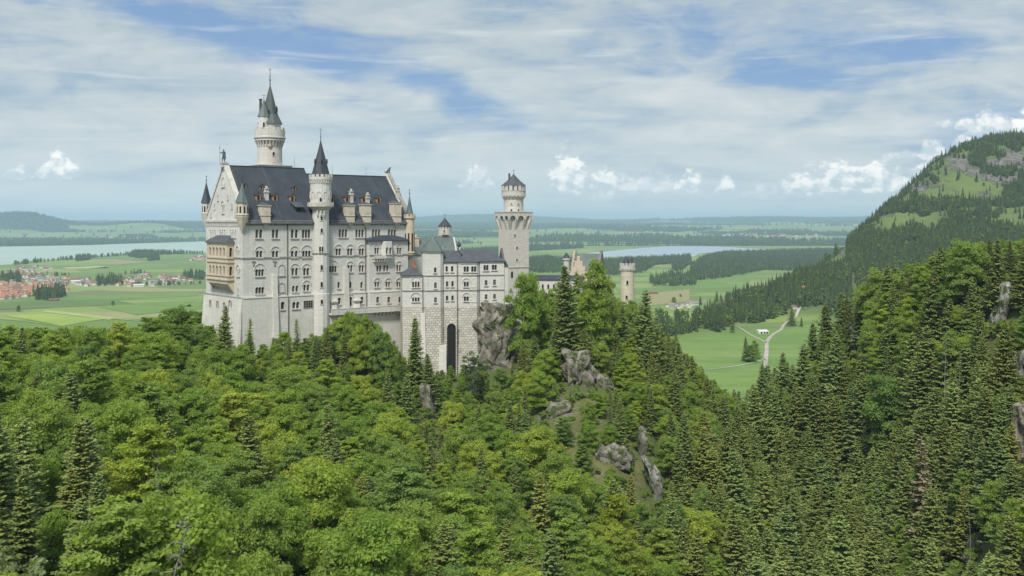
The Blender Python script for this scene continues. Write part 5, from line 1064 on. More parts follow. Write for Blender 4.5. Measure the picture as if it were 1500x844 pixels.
ribbon('path', [(1148, 477.5), (1130, 478.5), (1100, 479), (1070, 478.2)], 2.4, 'gravel'); ribbon('path', [(1152, 473), (1160, 468.5), (1176, 462.5), (1196, 458)], 4.5, 'gravel'); ribbon('path', [(1121, 527), (1105, 532), (1080, 537), (1050, 541), (1020, 543)], 2.8, 'gravel')
ribbon('path', [(90, 478), (60, 474), (20, 469.5), (-20, 466)], 3, 'pale'); ribbon('path', [(150, 466), (220, 472), (290, 480)], 4, 'pale'); ribbon('road', [(0, 402), (80, 398), (190, 393), (260, 386)], 5, 'pale'); ribbon('road', [(300, 431), (200, 429), (120, 431)], 5, 'pale')

# ------------------------------------------------------------------ rock
def mat_rock(name, a, b_, c_):
    m, t, b, _ = new_mat(name); co = t.node('ShaderNodeTexCoord').outputs['Object']; n = t.noise(t.vm('MULTIPLY', co, (1, 1, .45)), .35, 8, .75, .5); c = t.ramp(n, [(.3, a), (.48, b_), (.66, c_)])
    n2 = t.noise(t.vm('ADD', co, (9, 4, 2)), .45, 4, .6); c = t.mix(t.m('MULTIPLY', t.mr(n2, .52, .58), .9), c, (.06, .085, .022))
    t.set(b, 'Base Color', c); b.inputs['Roughness'].default_value = .95; b.inputs['Specular IOR Level'].default_value = .15
    bp = t.node('ShaderNodeBump'); bp.inputs['Distance'].default_value = .6; t.set(bp, 'Height', n); t.set(b, 'Normal', bp.outputs[0]); return m
ROCK = {'grey': mat_rock('grey_rock', (.065, .060, .048), (.18, .165, .14), (.36, .335, .285)), 'white': mat_rock('pale_rock', (.10, .095, .08), (.25, .24, .22), (.48, .46, .44)), 'pink': mat_rock('pink_rock', (.10, .085, .07), (.27, .215, .18), (.46, .40, .35))}
from mathutils import noise as mn
def hit(px, py):
    """where a ray through a photo pixel meets the hillside"""
    Y = np.arange(70, 700, 1.0); x = (px - 750) * Y / F; z = (HZ - py) * Y / F; g = hill(x, Y); k = np.nonzero(g >= z)[0]
    return float(Y[k[0]]) if len(k) else None
CLEAR = []       # windows in the forest through which the rock shows: x range, lower edge, distance
def rock(px, py, Y, wpx, hpx, dep, kind, seed, label, boxy=.5, lean=0.0, keep=True, amp=.36):
    if Y is None: Y = (hit(px, py + hpx * .25) or 300) + dep * .1
    bm = bmesh.new(); bmesh.ops.create_icosphere(bm, subdivisions=5, radius=1); q = Y / F; a, c = wpx * q / 2, hpx * q / 2
    for v in bm.verts:
        p = v.co.copy(); k = max(abs(p.x), abs(p.y), abs(p.z)); p = p.lerp(p / k, boxy)
        s = Vector((p.x * a, p.y * dep, p.z * c)); f = Vector((s.x, s.y, s.z * .45)) / 4.5 + Vector((seed * 7.3, 0, 0))
        dd, _ = mn.voronoi(f); d2, _ = mn.voronoi(f * 2.7); d = (dd[1] - dd[0]) * 1.6 - dd[0] * 1.2 + (d2[1] - d2[0]) * .45 + mn.fractal(f * 1.5, .8, 2.2, 5) * .5
        s += p.normalized() * (d - .2) * min(a, c, 7) * amp; s.x += lean * p.z * a + mn.noise(Vector((0, seed, s.z / 4))) * a * .5; v.co = s
    me = bpy.data.meshes.new('rock_outcrop'); bm.to_mesh(me); bm.free(); me.materials.append(ROCK[kind]); o = link('rock_outcrop', me); o.location = pix(px, py, Y)
    tag(o, label, 'rock')
    if keep: CLEAR.append((px - wpx * .45, px + wpx * .45, py + hpx * .3, Y))
rock(726, 498, 355, 50, 112, 6, 'grey', 1, 'large dark grey cliff face directly under the right end of the low wing', boxy=.85, amp=.2)
rock(754, 505, 357, 30, 84, 7, 'grey', 2, 'grey rock shoulder beneath the square tower beside trees', boxy=.5, lean=-.4, keep=False)
rock(845, 545, None, 44, 62, 5, 'grey', 3, 'grey rock outcrop under the tall spruce on the castle ridge')
rock(900, 672, None, 56, 40, 5, 'grey', 4, 'mossy grey rock step in the open slope between spruces')
rock(818, 600, None, 34, 26, 4, 'grey', 14, 'low grey ledge at the left of the open slope')
rock(885, 560, None, 30, 24, 4, 'grey', 16, 'small grey ledge at the top of the open slope')
rock(957, 705, None, 20, 76, 4, 'white', 5, 'narrow pale rock rib low in the centre gully', lean=-.7)
rock(940, 648, None, 14, 48, 4, 'grey', 15, 'thin pale rock rib above the centre gully')
rock(628, 590, None, 18, 66, 5, 'grey', 6, 'brown-grey rocky gully beneath the castle masonry foot', lean=-.7)
rock(1252, 500, None, 18, 50, 6, 'white', 8, 'white rock pinnacle at the edge of the green meadow')
rock(1468, 446, None, 15, 66, 4, 'white', 9, 'slanting white rock rib high on the right slope', lean=.9)
rock(1504, 640, None, 30, 100, 5, 'pink', 10, 'pinkish rock face at the right edge of the slope', boxy=.7)
rock(1500, 540, None, 18, 56, 5, 'white', 11, 'pale rock block above the pinkish rock face')
rock(1420, 800, None, 18, 44, 4, 'grey', 12, 'grey rocks in the brown gully at the lower right', lean=.6)

# ------------------------------------------------------------------ trees
def leaf_mat(name, stops, trans=.58, rough=.6):
    m = bpy.data.materials.new(name); m.use_nodes = True; m.node_tree.nodes.clear(); t = NT(m.node_tree); out = t.node('ShaderNodeOutputMaterial')
    oi = t.node('ShaderNodeObjectInfo'); at = t.node('ShaderNodeAttribute'); at.attribute_name = 'tint'
    c = t.ramp(oi.outputs['Random'], stops)
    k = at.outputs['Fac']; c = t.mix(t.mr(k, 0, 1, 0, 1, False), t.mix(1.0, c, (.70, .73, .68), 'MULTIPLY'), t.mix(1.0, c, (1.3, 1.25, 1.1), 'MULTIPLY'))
    d = t.node('ShaderNodeBsdfPrincipled'); t.set(d, 'Base Color', c); d.inputs['Roughness'].default_value = rough; d.inputs['Specular IOR Level'].default_value = .25
    tr = t.node('ShaderNodeBsdfTranslucent'); t.set(tr, 'Color', t.mix(1.0, c, (1.25, 1.25, .6), 'MULTIPLY')); mx = t.node('ShaderNodeMixShader'); mx.inputs[0].default_value = trans
    t.l.new(d.outputs[0], mx.inputs[1]); t.l.new(tr.outputs[0], mx.inputs[2]); t.l.new(mx.outputs[0], out.inputs[0]); return m
LM = {'bright': leaf_mat('leaf_bright', [(0, (0.301, 0.416, 0.094)), (.35, (0.263, 0.383, 0.087)), (.7, (0.345, 0.447, 0.094)), (1, (0.418, 0.486, 0.105))]),
      'mid': leaf_mat('leaf_mid', [(0, (0.268, 0.373, 0.098)), (.4, (0.300, 0.400, 0.105)), (.75, (0.244, 0.354, 0.120)), (1, (0.356, 0.427, 0.098))]),
      'dark': leaf_mat('leaf_dark', [(0, (0.202, 0.310, 0.094)), (.5, (0.252, 0.353, 0.094)), (1, (0.228, 0.332, 0.121))]),
      'yellow': leaf_mat('leaf_yellow', [(0, (.31, .37, .045)), (1, (.31, .37, .045))]),
      'white': leaf_mat('leaf_white', [(0, (.30, .36, .20)), (1, (.30, .36, .20))]),
      'grey': leaf_mat('leaf_grey', [(0, (.12, .18, .085)), (1, (.14, .20, .095))]),
      'spruce': leaf_mat('needle_green', [(0, (0.168, 0.227, 0.072)), (.4, (0.203, 0.251, 0.073)), (.7, (0.165, 0.227, 0.079)), (1, (0.249, 0.277, 0.068))], .12, .7),
      'spruce_dark': leaf_mat('needle_dark', [(0, (0.172, 0.242, 0.084)), (.5, (0.206, 0.277, 0.088)), (1, (0.235, 0.296, 0.094))], .12, .7),
      'spruce_old': leaf_mat('needle_olive', [(0, (0.177, 0.231, 0.068)), (.5, (0.208, 0.254, 0.070)), (1, (0.173, 0.227, 0.073))], .12, .7),
      'dead': leaf_mat('needle_dead', [(0, (.23, .19, .13)), (1, (.26, .215, .15))], .05, .9),
      'far': leaf_mat('needle_far', [(0, (0.045, 0.069, 0.028)), (.5, (0.056, 0.084, 0.030)), (.8, (0.065, 0.099, 0.032)), (1, (0.090, 0.130, 0.036))], 0, .9),
      'farleaf': leaf_mat('leaf_far', [(0, (0.092, 0.149, 0.040)), (.5, (0.115, 0.182, 0.042)), (1, (0.144, 0.204, 0.046))], 0, .9)}
plain('bark', (.11, .09, .07), .95, var=.15, scale=1.5); plain('bark_grey', (.26, .245, .22), .95, var=.15, scale=1.5)

def cards(c, n, l, w, rng, droop=None, axis=None):
    """diamond-shaped leaf sprays at c facing n"""
    N = len(c); n = n / np.linalg.norm(n, axis=1)[:, None]
    r = rng.normal(size=(N, 3)) if axis is None else axis; a = r - n * (r * n).sum(1)[:, None]; a /= np.linalg.norm(a, axis=1)[:, None] + 1e-9; b = np.cross(n, a)
    l = np.asarray(l).reshape(-1, 1) * np.ones((N, 1)); w = np.asarray(w).reshape(-1, 1) * np.ones((N, 1))
    v = np.stack([c + a * l * .5, c + b * w * .5 - n * w * .12, c - a * l * .5, c - b * w * .5 - n * w * .12], 1).reshape(-1, 3); f = np.arange(N * 4).reshape(-1, 4); return v, f
def tree_mesh(name, v, f, tint, mat):
    me = bpy.data.meshes.new(name); me.vertices.add(len(v)); me.vertices.foreach_set('co', v.reshape(-1).astype('f')); quads(me, f)
    if tint is not None: a = me.attributes.new('tint', 'FLOAT', 'POINT'); a.data.foreach_set('value', tint.astype('f'))
    me.materials.append(mat); me.update(calc_edges=True); return me
def tubes(paths, seg=5):
    V = []; Fc = []; k = 0
    for pts, rad in paths:
        pts = np.asarray(pts, float); T = np.gradient(pts, axis=0); T /= np.linalg.norm(T, axis=1)[:, None] + 1e-9
        x = np.cross(T, [.31, .95, .1]); x /= np.linalg.norm(x, axis=1)[:, None] + 1e-9; y = np.cross(T, x); an = np.arange(seg) * 2 * PI / seg
        ring = pts[:, None] + np.asarray(rad)[:, None, None] * (x[:, None] * np.cos(an)[None, :, None] + y[:, None] * np.sin(an)[None, :, None]); m = len(pts); V.append(ring.reshape(-1, 3))
        for i in range(m - 1):
            for j in range(seg): Fc.append((k + i * seg + j, k + i * seg + (j + 1) % seg, k + (i + 1) * seg + (j + 1) % seg, k + (i + 1) * seg + j))
        k += m * seg
    return np.concatenate(V), np.array(Fc)

def broadleaf(seed, H=15.0, Rr=4.6, nclump=185, per=125, leaf=.28, shape=0, low=.10, nl=None):
    rng = np.random.RandomState(seed); limbs = []; top = H * .8
    tp = np.array([[0, 0, 0], [rng.normal() * .2, rng.normal() * .2, H * .3], [rng.normal() * .4, rng.normal() * .4, H * .55], [rng.normal() * .5, rng.normal() * .5, top]]); limbs.append((tp, [.30, .22, .15, .05]))
    lobes = []; nl = nl or rng.randint(11, 15); ga = rng.uniform(0, 6)
    for i in range(nl):          # main masses spiralling up the crown, so the outline is lobed but closed
        a = ga + i * 2.4 + rng.normal() * .3; s = (i + .5) / nl; h = low + .10 + (.78 - low) * s; w = math.sin(PI * min(1, .16 + .84 * s * .93)) ** .55 if shape == 0 else (1 - s) ** .6 * .95 + .1
        rr = Rr * w * rng.uniform(.85, 1.1); lobes.append((np.array([math.cos(a) * rr * .62, math.sin(a) * rr * .62, h * H]), Rr * rng.uniform(.36, .52) * (.75 + .25 * w)))
    lobes.append((np.array([rng.normal() * .4, rng.normal() * .4, H * .86]), Rr * .42)); lobes.append((np.array([0, 0, H * .62]), Rr * .6))
    for c, r in lobes:
        limbs.append((np.array([tp[1] + (tp[2] - tp[1]) * rng.uniform(0, 1), (tp[2] + c) / 2 + [0, 0, -.3], c]), [.12, .08, .03]))
    wts = np.array([r ** 2 for c, r in lobes]); wts /= wts.sum(); V = []; T = []
    for i in range(nclump):
        c, r = lobes[i % len(lobes)] if i < 2 * len(lobes) else lobes[rng.choice(len(lobes), p=wts)]; d = rng.normal(size=3); d /= np.linalg.norm(d); d[2] = d[2] * .6 + abs(d[2]) * .5
        p = c + d * r * rng.uniform(.6, 1.05); p[2] = min(p[2], H * rng.uniform(.92, 1.0)); cr = rng.uniform(.4, 1.05) * Rr / 4.6; m = int(per * cr ** 1.7) + 12
        if i % 3 == 0: limbs.append((np.array([c * .9 + tp[2] * .1, (c + p) / 2, p]), [.05, .035, .015]))
        q = rng.normal(size=(m, 3)); q /= np.linalg.norm(q, axis=1)[:, None]; q[:, 2] = np.abs(q[:, 2]) * 1.15 - .4
        pos = p + q * cr * rng.uniform(.4, 1.35, (m, 1)) * np.array([1.1, 1.1, .95]); nn = q * 1.0 + rng.normal(size=(m, 3)) * .7 + np.array([0, 0, .5]) + d * .3
        s = leaf * rng.uniform(.6, 1.35, m); v, f = cards(pos, nn, s * 1.3, s * .85, rng); V.append(v); base = rng.uniform(.2, .8); T.append(np.repeat(np.clip(base + rng.normal(size=m) * .22, 0, 1), 4))
    v = np.concatenate(V); return tubes(limbs), v, np.arange(len(v)).reshape(-1, 4), np.concatenate(T)

def feathery(seed, H=16.0, Rr=4.4, nb=58, low=.1, leaf=.3, up=.5, narrow=.75):
    """tree of ascending boughs, each carrying flat sprays of leaves; open, ragged outline"""
    rng = np.random.RandomState(seed); tp = np.array([[0, 0, 0], [rng.normal() * .15, rng.normal() * .15, H * .35], [rng.normal() * .35, rng.normal() * .35, H * .65], [rng.normal() * .5, rng.normal() * .5, H * .97]]); limbs = [(tp, [.28, .2, .12, .03])]; V = []; T = []; ga = rng.uniform(0, 6)
    for i in range(nb):
        h = low + (.97 - low) * ((i + rng.rand()) / nb) ** .9; a = ga + i * 2.4 + rng.normal() * .35; env = max(.12, (1 - h) ** narrow * (.55 + .45 * min(1, (h - low + .12) / .3))); L_ = Rr * 1.25 * env * rng.uniform(.65, 1.25) + .5
        o = np.array([np.interp(h * H, tp[:, 2], tp[:, 0]), np.interp(h * H, tp[:, 2], tp[:, 1]), h * H - L_ * up * .5]); d = np.array([math.cos(a), math.sin(a), 0]); n = 7; s_ = np.linspace(0, 1, n); rise = up * rng.uniform(.6, 1.4)
        P = o + d * (s_ * L_)[:, None] + np.array([0, 0, 1.0]) * ((s_ ** .8 - .28 * s_ ** 2.5) * L_ * rise)[:, None] + rng.normal(size=(n, 3)) * .08; limbs.append((P, list(.07 * (1 - s_ * .85) * (1.2 - h))))
        base = rng.uniform(.2, .8)
        for j in range(1 + int(i % 3 == 0), n):
            for side in (-1, 0, 1):
                w = (.35 + .75 * (1 - abs(s_[j] - .55))) * (L_ / 3.2) ** .5; sd = np.array([-d[1] * side + d[0] * .7, d[0] * side + d[1] * .7, rng.uniform(-.1, .3)]); m = int(15 * w) + 5; q = rng.rand(m, 1)
                c = P[j] + sd * q * w + rng.normal(size=(m, 3)) * np.array([.2, .2, .14]) * (.6 + w * .6) - np.array([0, 0, .16]) * q * w
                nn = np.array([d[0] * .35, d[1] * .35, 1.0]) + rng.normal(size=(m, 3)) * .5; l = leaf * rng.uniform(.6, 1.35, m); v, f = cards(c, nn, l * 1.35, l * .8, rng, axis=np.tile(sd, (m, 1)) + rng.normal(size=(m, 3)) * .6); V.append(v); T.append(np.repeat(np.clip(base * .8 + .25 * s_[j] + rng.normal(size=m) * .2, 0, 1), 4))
    v = np.concatenate(V); return tubes(limbs, 4), v, np.arange(len(v)).reshape(-1, 4), np.concatenate(T)

def spruce(seed, H=22.0, Rr=3.6, gap=.42, dens=1.0, bare=.08, card=.3, thin=0.0):
    rng = np.random.RandomState(seed); limbs = [(np.array([[0, 0, 0], [.05, 0, H * .5], [0, .05, H * .99]]), [.32, .18, .02])]; P = []; Nn = []; A = []; Ls = []; Ws = []; T = []
    z = H * bare
    lop = [rng.uniform(.7, 1.25) for _ in range(8)]
    while z < H - .3:
        h = z / H; env = Rr * (1 - h) ** .68 * (.6 + .4 * min(1, (h + .1) / .2)) + .12; nb = max(4, int((6 + env * 1.6) * dens)); a0 = rng.uniform(0, 7); sh = rng.uniform(.7, 1.18)
        for b in range(nb):
            if rng.rand() < thin: continue
            a = a0 + 2 * PI * b / nb + rng.normal() * .15; L_ = env * sh * rng.uniform(.6, 1.2) * lop[int(((a % (2 * PI)) / (2 * PI)) * 8) % 8]; ca, sa = math.cos(a), math.sin(a); dr = rng.uniform(.18, .6) * (1 - h * .6); n = max(2, int(L_ / (.3 / dens ** .5)))
            s = (np.arange(n) + .5) / n; rad = s * L_; zz = z + rng.uniform(-.5, .5) * gap - dr * rad + .22 * L_ * s ** 3 + (.25 * L_ * s if h > .85 else 0)
            cen = np.stack([ca * rad, sa * rad, zz], 1); br = rng.uniform(.3, .62)
            if L_ > 1.5 and b % 2 == 0: limbs.append((np.array([[0, 0, z + .05], cen[n // 2], cen[-1]]), [.05, .03, .012]))
            for side in (-1, 1):
                wd = (.24 + .30 * L_ ** .6 * (1 - s * .75)) * rng.uniform(.8, 1.2, n); tang = np.stack([-sa * side + ca * .55 + s * 0, ca * side + sa * .55 + s * 0, np.full(n, -.62)], 1) + rng.normal(size=(n, 3)) * .26; tang /= np.linalg.norm(tang, axis=1)[:, None]
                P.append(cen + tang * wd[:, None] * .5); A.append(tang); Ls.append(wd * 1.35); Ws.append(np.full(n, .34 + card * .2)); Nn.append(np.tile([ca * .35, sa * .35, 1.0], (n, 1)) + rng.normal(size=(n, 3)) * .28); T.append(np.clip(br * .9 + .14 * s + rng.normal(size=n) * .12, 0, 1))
            P.append(cen[-1:] + [[ca * .15, sa * .15, 0]]); A.append(np.array([[ca, sa, .1]])); Ls.append(np.array([.6])); Ws.append(np.array([.4])); Nn.append(np.array([[0, 0, 1.0]]) + rng.normal(size=(1, 3)) * .2); T.append(np.array([.9]))
        z += gap * rng.uniform(.8, 1.2) * (1.0 - .35 * h)
    P.append(np.array([[0, 0, H - .1]])); A.append(np.array([[0, 0, 1.0]])); Ls.append(np.array([1.0])); Ws.append(np.array([.25])); Nn.append(np.array([[1.0, 0, 0]])); T.append(np.array([.7]))
    P, A, Nn = np.concatenate(P), np.concatenate(A), np.concatenate(Nn); v, f = cards(P, Nn, np.concatenate(Ls), np.concatenate(Ws), rng, axis=A); return tubes(limbs, 4), v, f, np.repeat(np.concatenate(T), 4)

PROTO = {}      # kind -> list of (trunk mesh, crown mesh, joined object, height)
hidden = bpy.data.collections.new('tree_sources')
def add_proto(key, data, mat, H, bark='bark'):
    (tv, tf), v, f, ti = data; tm = tree_mesh('trunk', tv, tf, None, MATS[bark]); cm = tree_mesh('crown', v, f, ti, mat)
    jm = tree_mesh('forest_tree', np.concatenate([tv, v]), np.concatenate([tf, f + len(tv)]), np.concatenate([np.full(len(tv), .3), ti]), MATS[bark]); jm.materials.append(mat)
    mi = np.zeros(len(tf) + len(f), 'i'); mi[len(tf):] = 1; jm.polygons.foreach_set('material_index', mi); jo = bpy.data.objects.new('forest_tree', jm); PROTO.setdefault(key, []).append((tm, cm, jo, H))
for i in range(4): add_proto('bright', broadleaf(10 + i, 15, 4.9 + .3 * (i % 2)), LM['bright'], 15)
for i in range(4): add_proto('mid', broadleaf(30 + i, 15, 4.7 + .4 * (i % 2), shape=int(i == 3)), LM['mid'], 15)
for i in range(3): add_proto('dark', broadleaf(50 + i, 15, 4.5, shape=int(i == 2)), LM['dark'], 15)
add_proto('yellow', broadleaf(70, 13, 3.6, 80, 170, shape=1), LM['yellow'], 13); add_proto('white', broadleaf(71, 12, 4, 85), LM['white'], 12); add_proto('grey', broadleaf(72, 13, 3.8, 55, 120), LM['grey'], 13, 'bark_grey')
for i in range(3): add_proto('bush', broadleaf(80 + i, 5, 2.6, 45, 240, .28, low=.0, nl=7), LM[('bright', 'mid', 'dark')[i]], 5)
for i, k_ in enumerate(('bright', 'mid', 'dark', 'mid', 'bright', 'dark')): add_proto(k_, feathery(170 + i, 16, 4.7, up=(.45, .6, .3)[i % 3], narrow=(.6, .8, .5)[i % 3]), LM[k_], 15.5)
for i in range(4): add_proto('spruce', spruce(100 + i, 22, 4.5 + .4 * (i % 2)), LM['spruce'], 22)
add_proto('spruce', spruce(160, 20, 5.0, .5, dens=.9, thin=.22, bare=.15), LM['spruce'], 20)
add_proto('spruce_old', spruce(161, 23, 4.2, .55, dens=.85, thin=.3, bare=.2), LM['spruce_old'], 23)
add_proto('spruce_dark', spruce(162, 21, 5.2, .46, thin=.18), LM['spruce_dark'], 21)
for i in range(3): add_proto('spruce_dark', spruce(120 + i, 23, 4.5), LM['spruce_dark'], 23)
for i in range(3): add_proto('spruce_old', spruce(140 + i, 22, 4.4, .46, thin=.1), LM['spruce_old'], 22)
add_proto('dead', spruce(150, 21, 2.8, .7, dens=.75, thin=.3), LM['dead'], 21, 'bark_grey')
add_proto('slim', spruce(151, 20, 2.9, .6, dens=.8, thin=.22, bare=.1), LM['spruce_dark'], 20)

def tuft(seed, kind):
    """light trees for the far woods: still crowns of separate sprays, only fewer"""
    if kind == 's': return spruce(seed, 22, 3.6, 1.7, dens=.62, card=5)
    return broadleaf(seed, 15, 4.8, 34, 12, 1.6)
FAR = []
def far_spruce(seed):
    rng = np.random.RandomState(seed); H = 22; V = []; n = 9; k = 10
    for i in range(k):
        h0 = H * (.06 + .9 * i / k); r = 3.9 * (1 - i / k) ** .85 + .25; h1 = h0 + H * .2; an = np.arange(n) * 2 * PI / n + rng.uniform(0, 6)
        for j in range(n):
            a, b = an[j], an[(j + 1) % n]; m = (a + b) / 2; rj = r * rng.uniform(.75, 1.2); dz = rng.uniform(-.5, .3); V.append([(0, 0, h1), (.55 * rj * math.cos(a), .55 * rj * math.sin(a), h0 + .9), (rj * math.cos(m), rj * math.sin(m), h0 - .3 + dz), (.55 * rj * math.cos(b), .55 * rj * math.sin(b), h0 + .9)])
    v = np.array(V).reshape(-1, 3); f = np.arange(len(v)).reshape(-1, 4); return v, f, rng.uniform(.2, .8, len(f)).repeat(4)
def far_leaf(seed):
    (_, _), v, f, t_ = broadleaf(seed, 15, 5, 40, 12, 1.6, low=.0); return v, f, t_
def src(key, v, f, ti, mat):
    me = tree_mesh('far_tree', v, f, ti, mat); o = bpy.data.objects.new('far_tree', me); PROTO.setdefault(key, []).append((None, me, o, 22))
for i in range(4): src('far_s', *far_spruce(200 + i), LM['far'])
for i in range(3): src('far_l', *far_leaf(220 + i), LM['farleaf'])

def scatter_object(name, pts, protos, label, cat):
    """one stuff object: points instanced with whole trees. pts rows: x, y, z, rot, scale, index"""
    pts = np.asarray(pts, float)
    if not len(pts): return
    col = bpy.data.collections.new(name + '_sources')
    for i, o in enumerate(protos): o2 = o.copy(); o2.name = 'src_%02d' % i; col.objects.link(o2)
    me = bpy.data.meshes.new(name); me.vertices.add(len(pts)); me.vertices.foreach_set('co', pts[:, :3].reshape(-1).astype('f'))
    for k, c in (('rz', 3), ('sc', 4)): a = me.attributes.new(k, 'FLOAT', 'POINT'); a.data.foreach_set('value', pts[:, c].astype('f'))
    a = me.attributes.new('ix', 'INT', 'POINT'); a.data.foreach_set('value', pts[:, 5].astype('i')); o = link(name, me)
    g = bpy.data.node_groups.new(name, 'GeometryNodeTree'); g.interface.new_socket('Geometry', in_out='INPUT', socket_type='NodeSocketGeometry'); g.interface.new_socket('Geometry', in_out='OUTPUT', socket_type='NodeSocketGeometry')
    t = NT(g); gi = t.node('NodeGroupInput'); go = t.node('NodeGroupOutput'); ip = t.node('GeometryNodeInstanceOnPoints'); ci = t.node('GeometryNodeCollectionInfo'); ci.inputs['Collection'].default_value = col; ci.inputs['Separate Children'].default_value = True; ci.inputs['Reset Children'].default_value = True
    def attr(n_, ty):
        a_ = t.node('GeometryNodeInputNamedAttribute'); a_.data_type = ty; a_.inputs['Name'].default_value = n_; return [s_ for s_ in a_.outputs if s_.enabled and s_.name == 'Attribute'][0]
    t.l.new(gi.outputs[0], ip.inputs['Points']); t.l.new(ci.outputs[0], ip.inputs['Instance']); ip.inputs['Pick Instance'].default_value = True; t.l.new(attr('ix', 'INT'), ip.inputs['Instance Index'])
    cx = t.node('ShaderNodeCombineXYZ'); t.l.new(attr('rz', 'FLOAT'), cx.inputs[2]); t.l.new(cx.outputs[0], ip.inputs['Rotation']); t.l.new(attr('sc', 'FLOAT'), ip.inputs['Scale']); t.l.new(ip.outputs[0], go.inputs[0])
    md = o.modifiers.new('scatter', 'NODES'); md.node_group = g; o['kind'] = 'stuff'; o['label'] = label; o['category'] = cat; return o

def castle_clear(x, y):
    u, v = PF.loc(x, y)
    if -5 < u < L + 3 and -5.5 < v < WD + 3: return False
    u, v = WF.loc(x, y)
    if -3 < u < WL + 12 and -7 < v < 60 and y > 330: return False
    if -90 < x < 8 and 352 < y < 455 and x > -60: return False
    for cx, cy, r in ((0.7, 432, 12), (31, 478, 16), (50.7, 450, 6), (17, 445, 14)):
        if (x - cx) ** 2 + (y - cy) ** 2 < r * r: return False
    return True
RG = random.Random(11); GR = {}
def free(x, y, r):
    ci, cj = int(x // 8), int(y // 8)
    for i in range(ci - 2, ci + 3):
        for j in range(cj - 2, cj + 3):
            for (a, b, q) in GR.get((i, j), ()):
                if (a - x) ** 2 + (b - y) ** 2 < ((r + q) * .5) ** 2: return False
    return True
def put(x, y, r): GR.setdefault((int(x // 8), int(y // 8)), []).append((x, y, r))
TREES = []      # x, y, z, kind, variant, scale, rot, special
def plant(px, Y, kind, h, label=None, var=0, group=None, r=4.0, ztop=None, name=None, wf=1.0):
    x = (px - 750) * Y / F; z = float(hill(x, Y)) - .4
    if ztop is not None: h = (HZ - ztop) * Y / F - z
    H = PROTO[kind][0][3]; TREES.append([x, Y, z, kind, var % len(PROTO[kind]), h / H, RG.uniform(0, 6.28), label, group, name, wf]); put(x, Y, r)
# trees one can point to
plant(836, 322, 'spruce', 0, 'tallest dark spruce standing on the ridge before the ochre gatehouse', 0, ztop=388, r=6)
plant(876, 345, 'mid', 0, 'broad leafy tree rising between the gatehouse and the round gate tower', 3, ztop=378, r=5, wf=.72)
plant(768, 345, 'bright', 0, 'bright leafy tree in front of the square tower base', 2, ztop=394, r=5, wf=.62)
plant(365, 318, 'slim', 0, 'slim dark spruce against the white palace wall near its corner', 0, ztop=464, r=4)
plant(326, 312, 'spruce_dark', 0, 'pointed dark spruce beneath the palace gable wall', 1, ztop=456, r=4)
plant(437, 322, 'slim', 0, 'small slim spruce before the palace base in the bushes', 0, ztop=466, r=3)
plant(607, 322, 'spruce_dark', 0, 'dark spruce in front of the masonry foot left of the arched niche', 2, ztop=474, r=4)
plant(632, 316, 'spruce', 0, 'shorter spruce just right of the dark one by the masonry foot', 2, ztop=516, r=4)
plant(690, 318, 'grey', 0, 'pale grey-green leafy tree below the masonry under the arched niche', 0, ztop=516, r=5)
plant(945, 345, 'spruce_dark', 0, 'dark pointed spruce to the right of the round gate tower', 0, ztop=424, r=4)
plant(905, 225, 'yellow', 0, 'yellow-green maple glowing low on the centre slope', 0, ztop=722, r=5)
plant(1355, 262, 'dead', 0, 'dead grey-brown spruce on the right slope', 0, ztop=640, r=5)
plant(1284, 330, 'dead', 0, 'thin bare dead spruce trunk in the valley gap', 0, ztop=610, r=3)
plant(1286, 372, 'mid', 0, 'rounded leafy tree on the crest above the white rock pinnacle', 0, ztop=392, r=7)
plant(1418, 322, 'mid', 0, 'large rounded leafy tree on the crest of the right slope', 2, ztop=350, r=7)
plant(1306, 325, 'dark', 0, 'dark rounded leafy tree amid spruces on the right slope', 1, ztop=545, r=6)
plant(1395, 300, 'bright', 0, 'light green leafy tree under the crest of the right slope', 1, ztop=500 + 60, r=5)
plant(12, 92, 'white', 0, 'whitish flowering tree in the lower left corner', 0, ztop=800, r=4)
plant(262, 300, 'dark', 0, 'dark rounded tree standing above the forest edge by the meadows', 0, ztop=444, r=6)
plant(262, 108, 'bright', 0, 'yellow-green leafy tree behind the bare leaning trunk', 3, ztop=716, r=4)
plant(548, 150, 'bright', 0, 'broad light-green tree at the bottom edge in the middle', 0, ztop=752, r=6)
plant(470, 178, 'bright', 0, 'broad bright maple above the bottom middle tree', 1, ztop=676, r=6)
for _px, _Y, _t, _k in ((783, 372, 418, 'mid'), (800, 378, 428, 'spruce'), (815, 384, 414, 'bright'), (792, 352, 440, 'bright'), (893, 372, 402, 'spruce_old'), (905, 385, 436, 'mid'), (924, 392, 440, 'bright'), (858, 366, 412, 'spruce'), (932, 372, 446, 'mid'), (846, 350, 396, 'spruce_dark'), (822, 360, 404, 'spruce_old'), (862, 340, 424, 'bright')): plant(_px, _Y, _k, 0, None, 0, ztop=_t, r=3.2, wf=.85)
for _px, _t, _k in ((486, 474, 'mid'), (498, 464, 'bright'), (510, 456, 'bright'), (522, 457, 'mid'), (533, 461, 'bright'), (544, 468, 'spruce'), (553, 478, 'mid'), (504, 478, 'spruce_old'), (528, 476, 'bright'), (574, 494, 'dark'), (492, 470, 'mid'), (516, 460, 'mid'), (538, 466, 'mid'), (548, 474, 'bright'), (479, 480, 'spruce'), (520, 470, 'spruce_old'), (508, 468, 'dark'), (560, 486, 'bright')): plant(_px, 322 if _t < 476 else 314, _k, 0, None, 1, ztop=_t, r=2.4, wf=.58)
for _px, _Y, _t in ((1240, 392, 432), (1246, 402, 440), (1262, 380, 424)): plant(_px, _Y, 'spruce', 0, None, 1, ztop=_t, r=3)
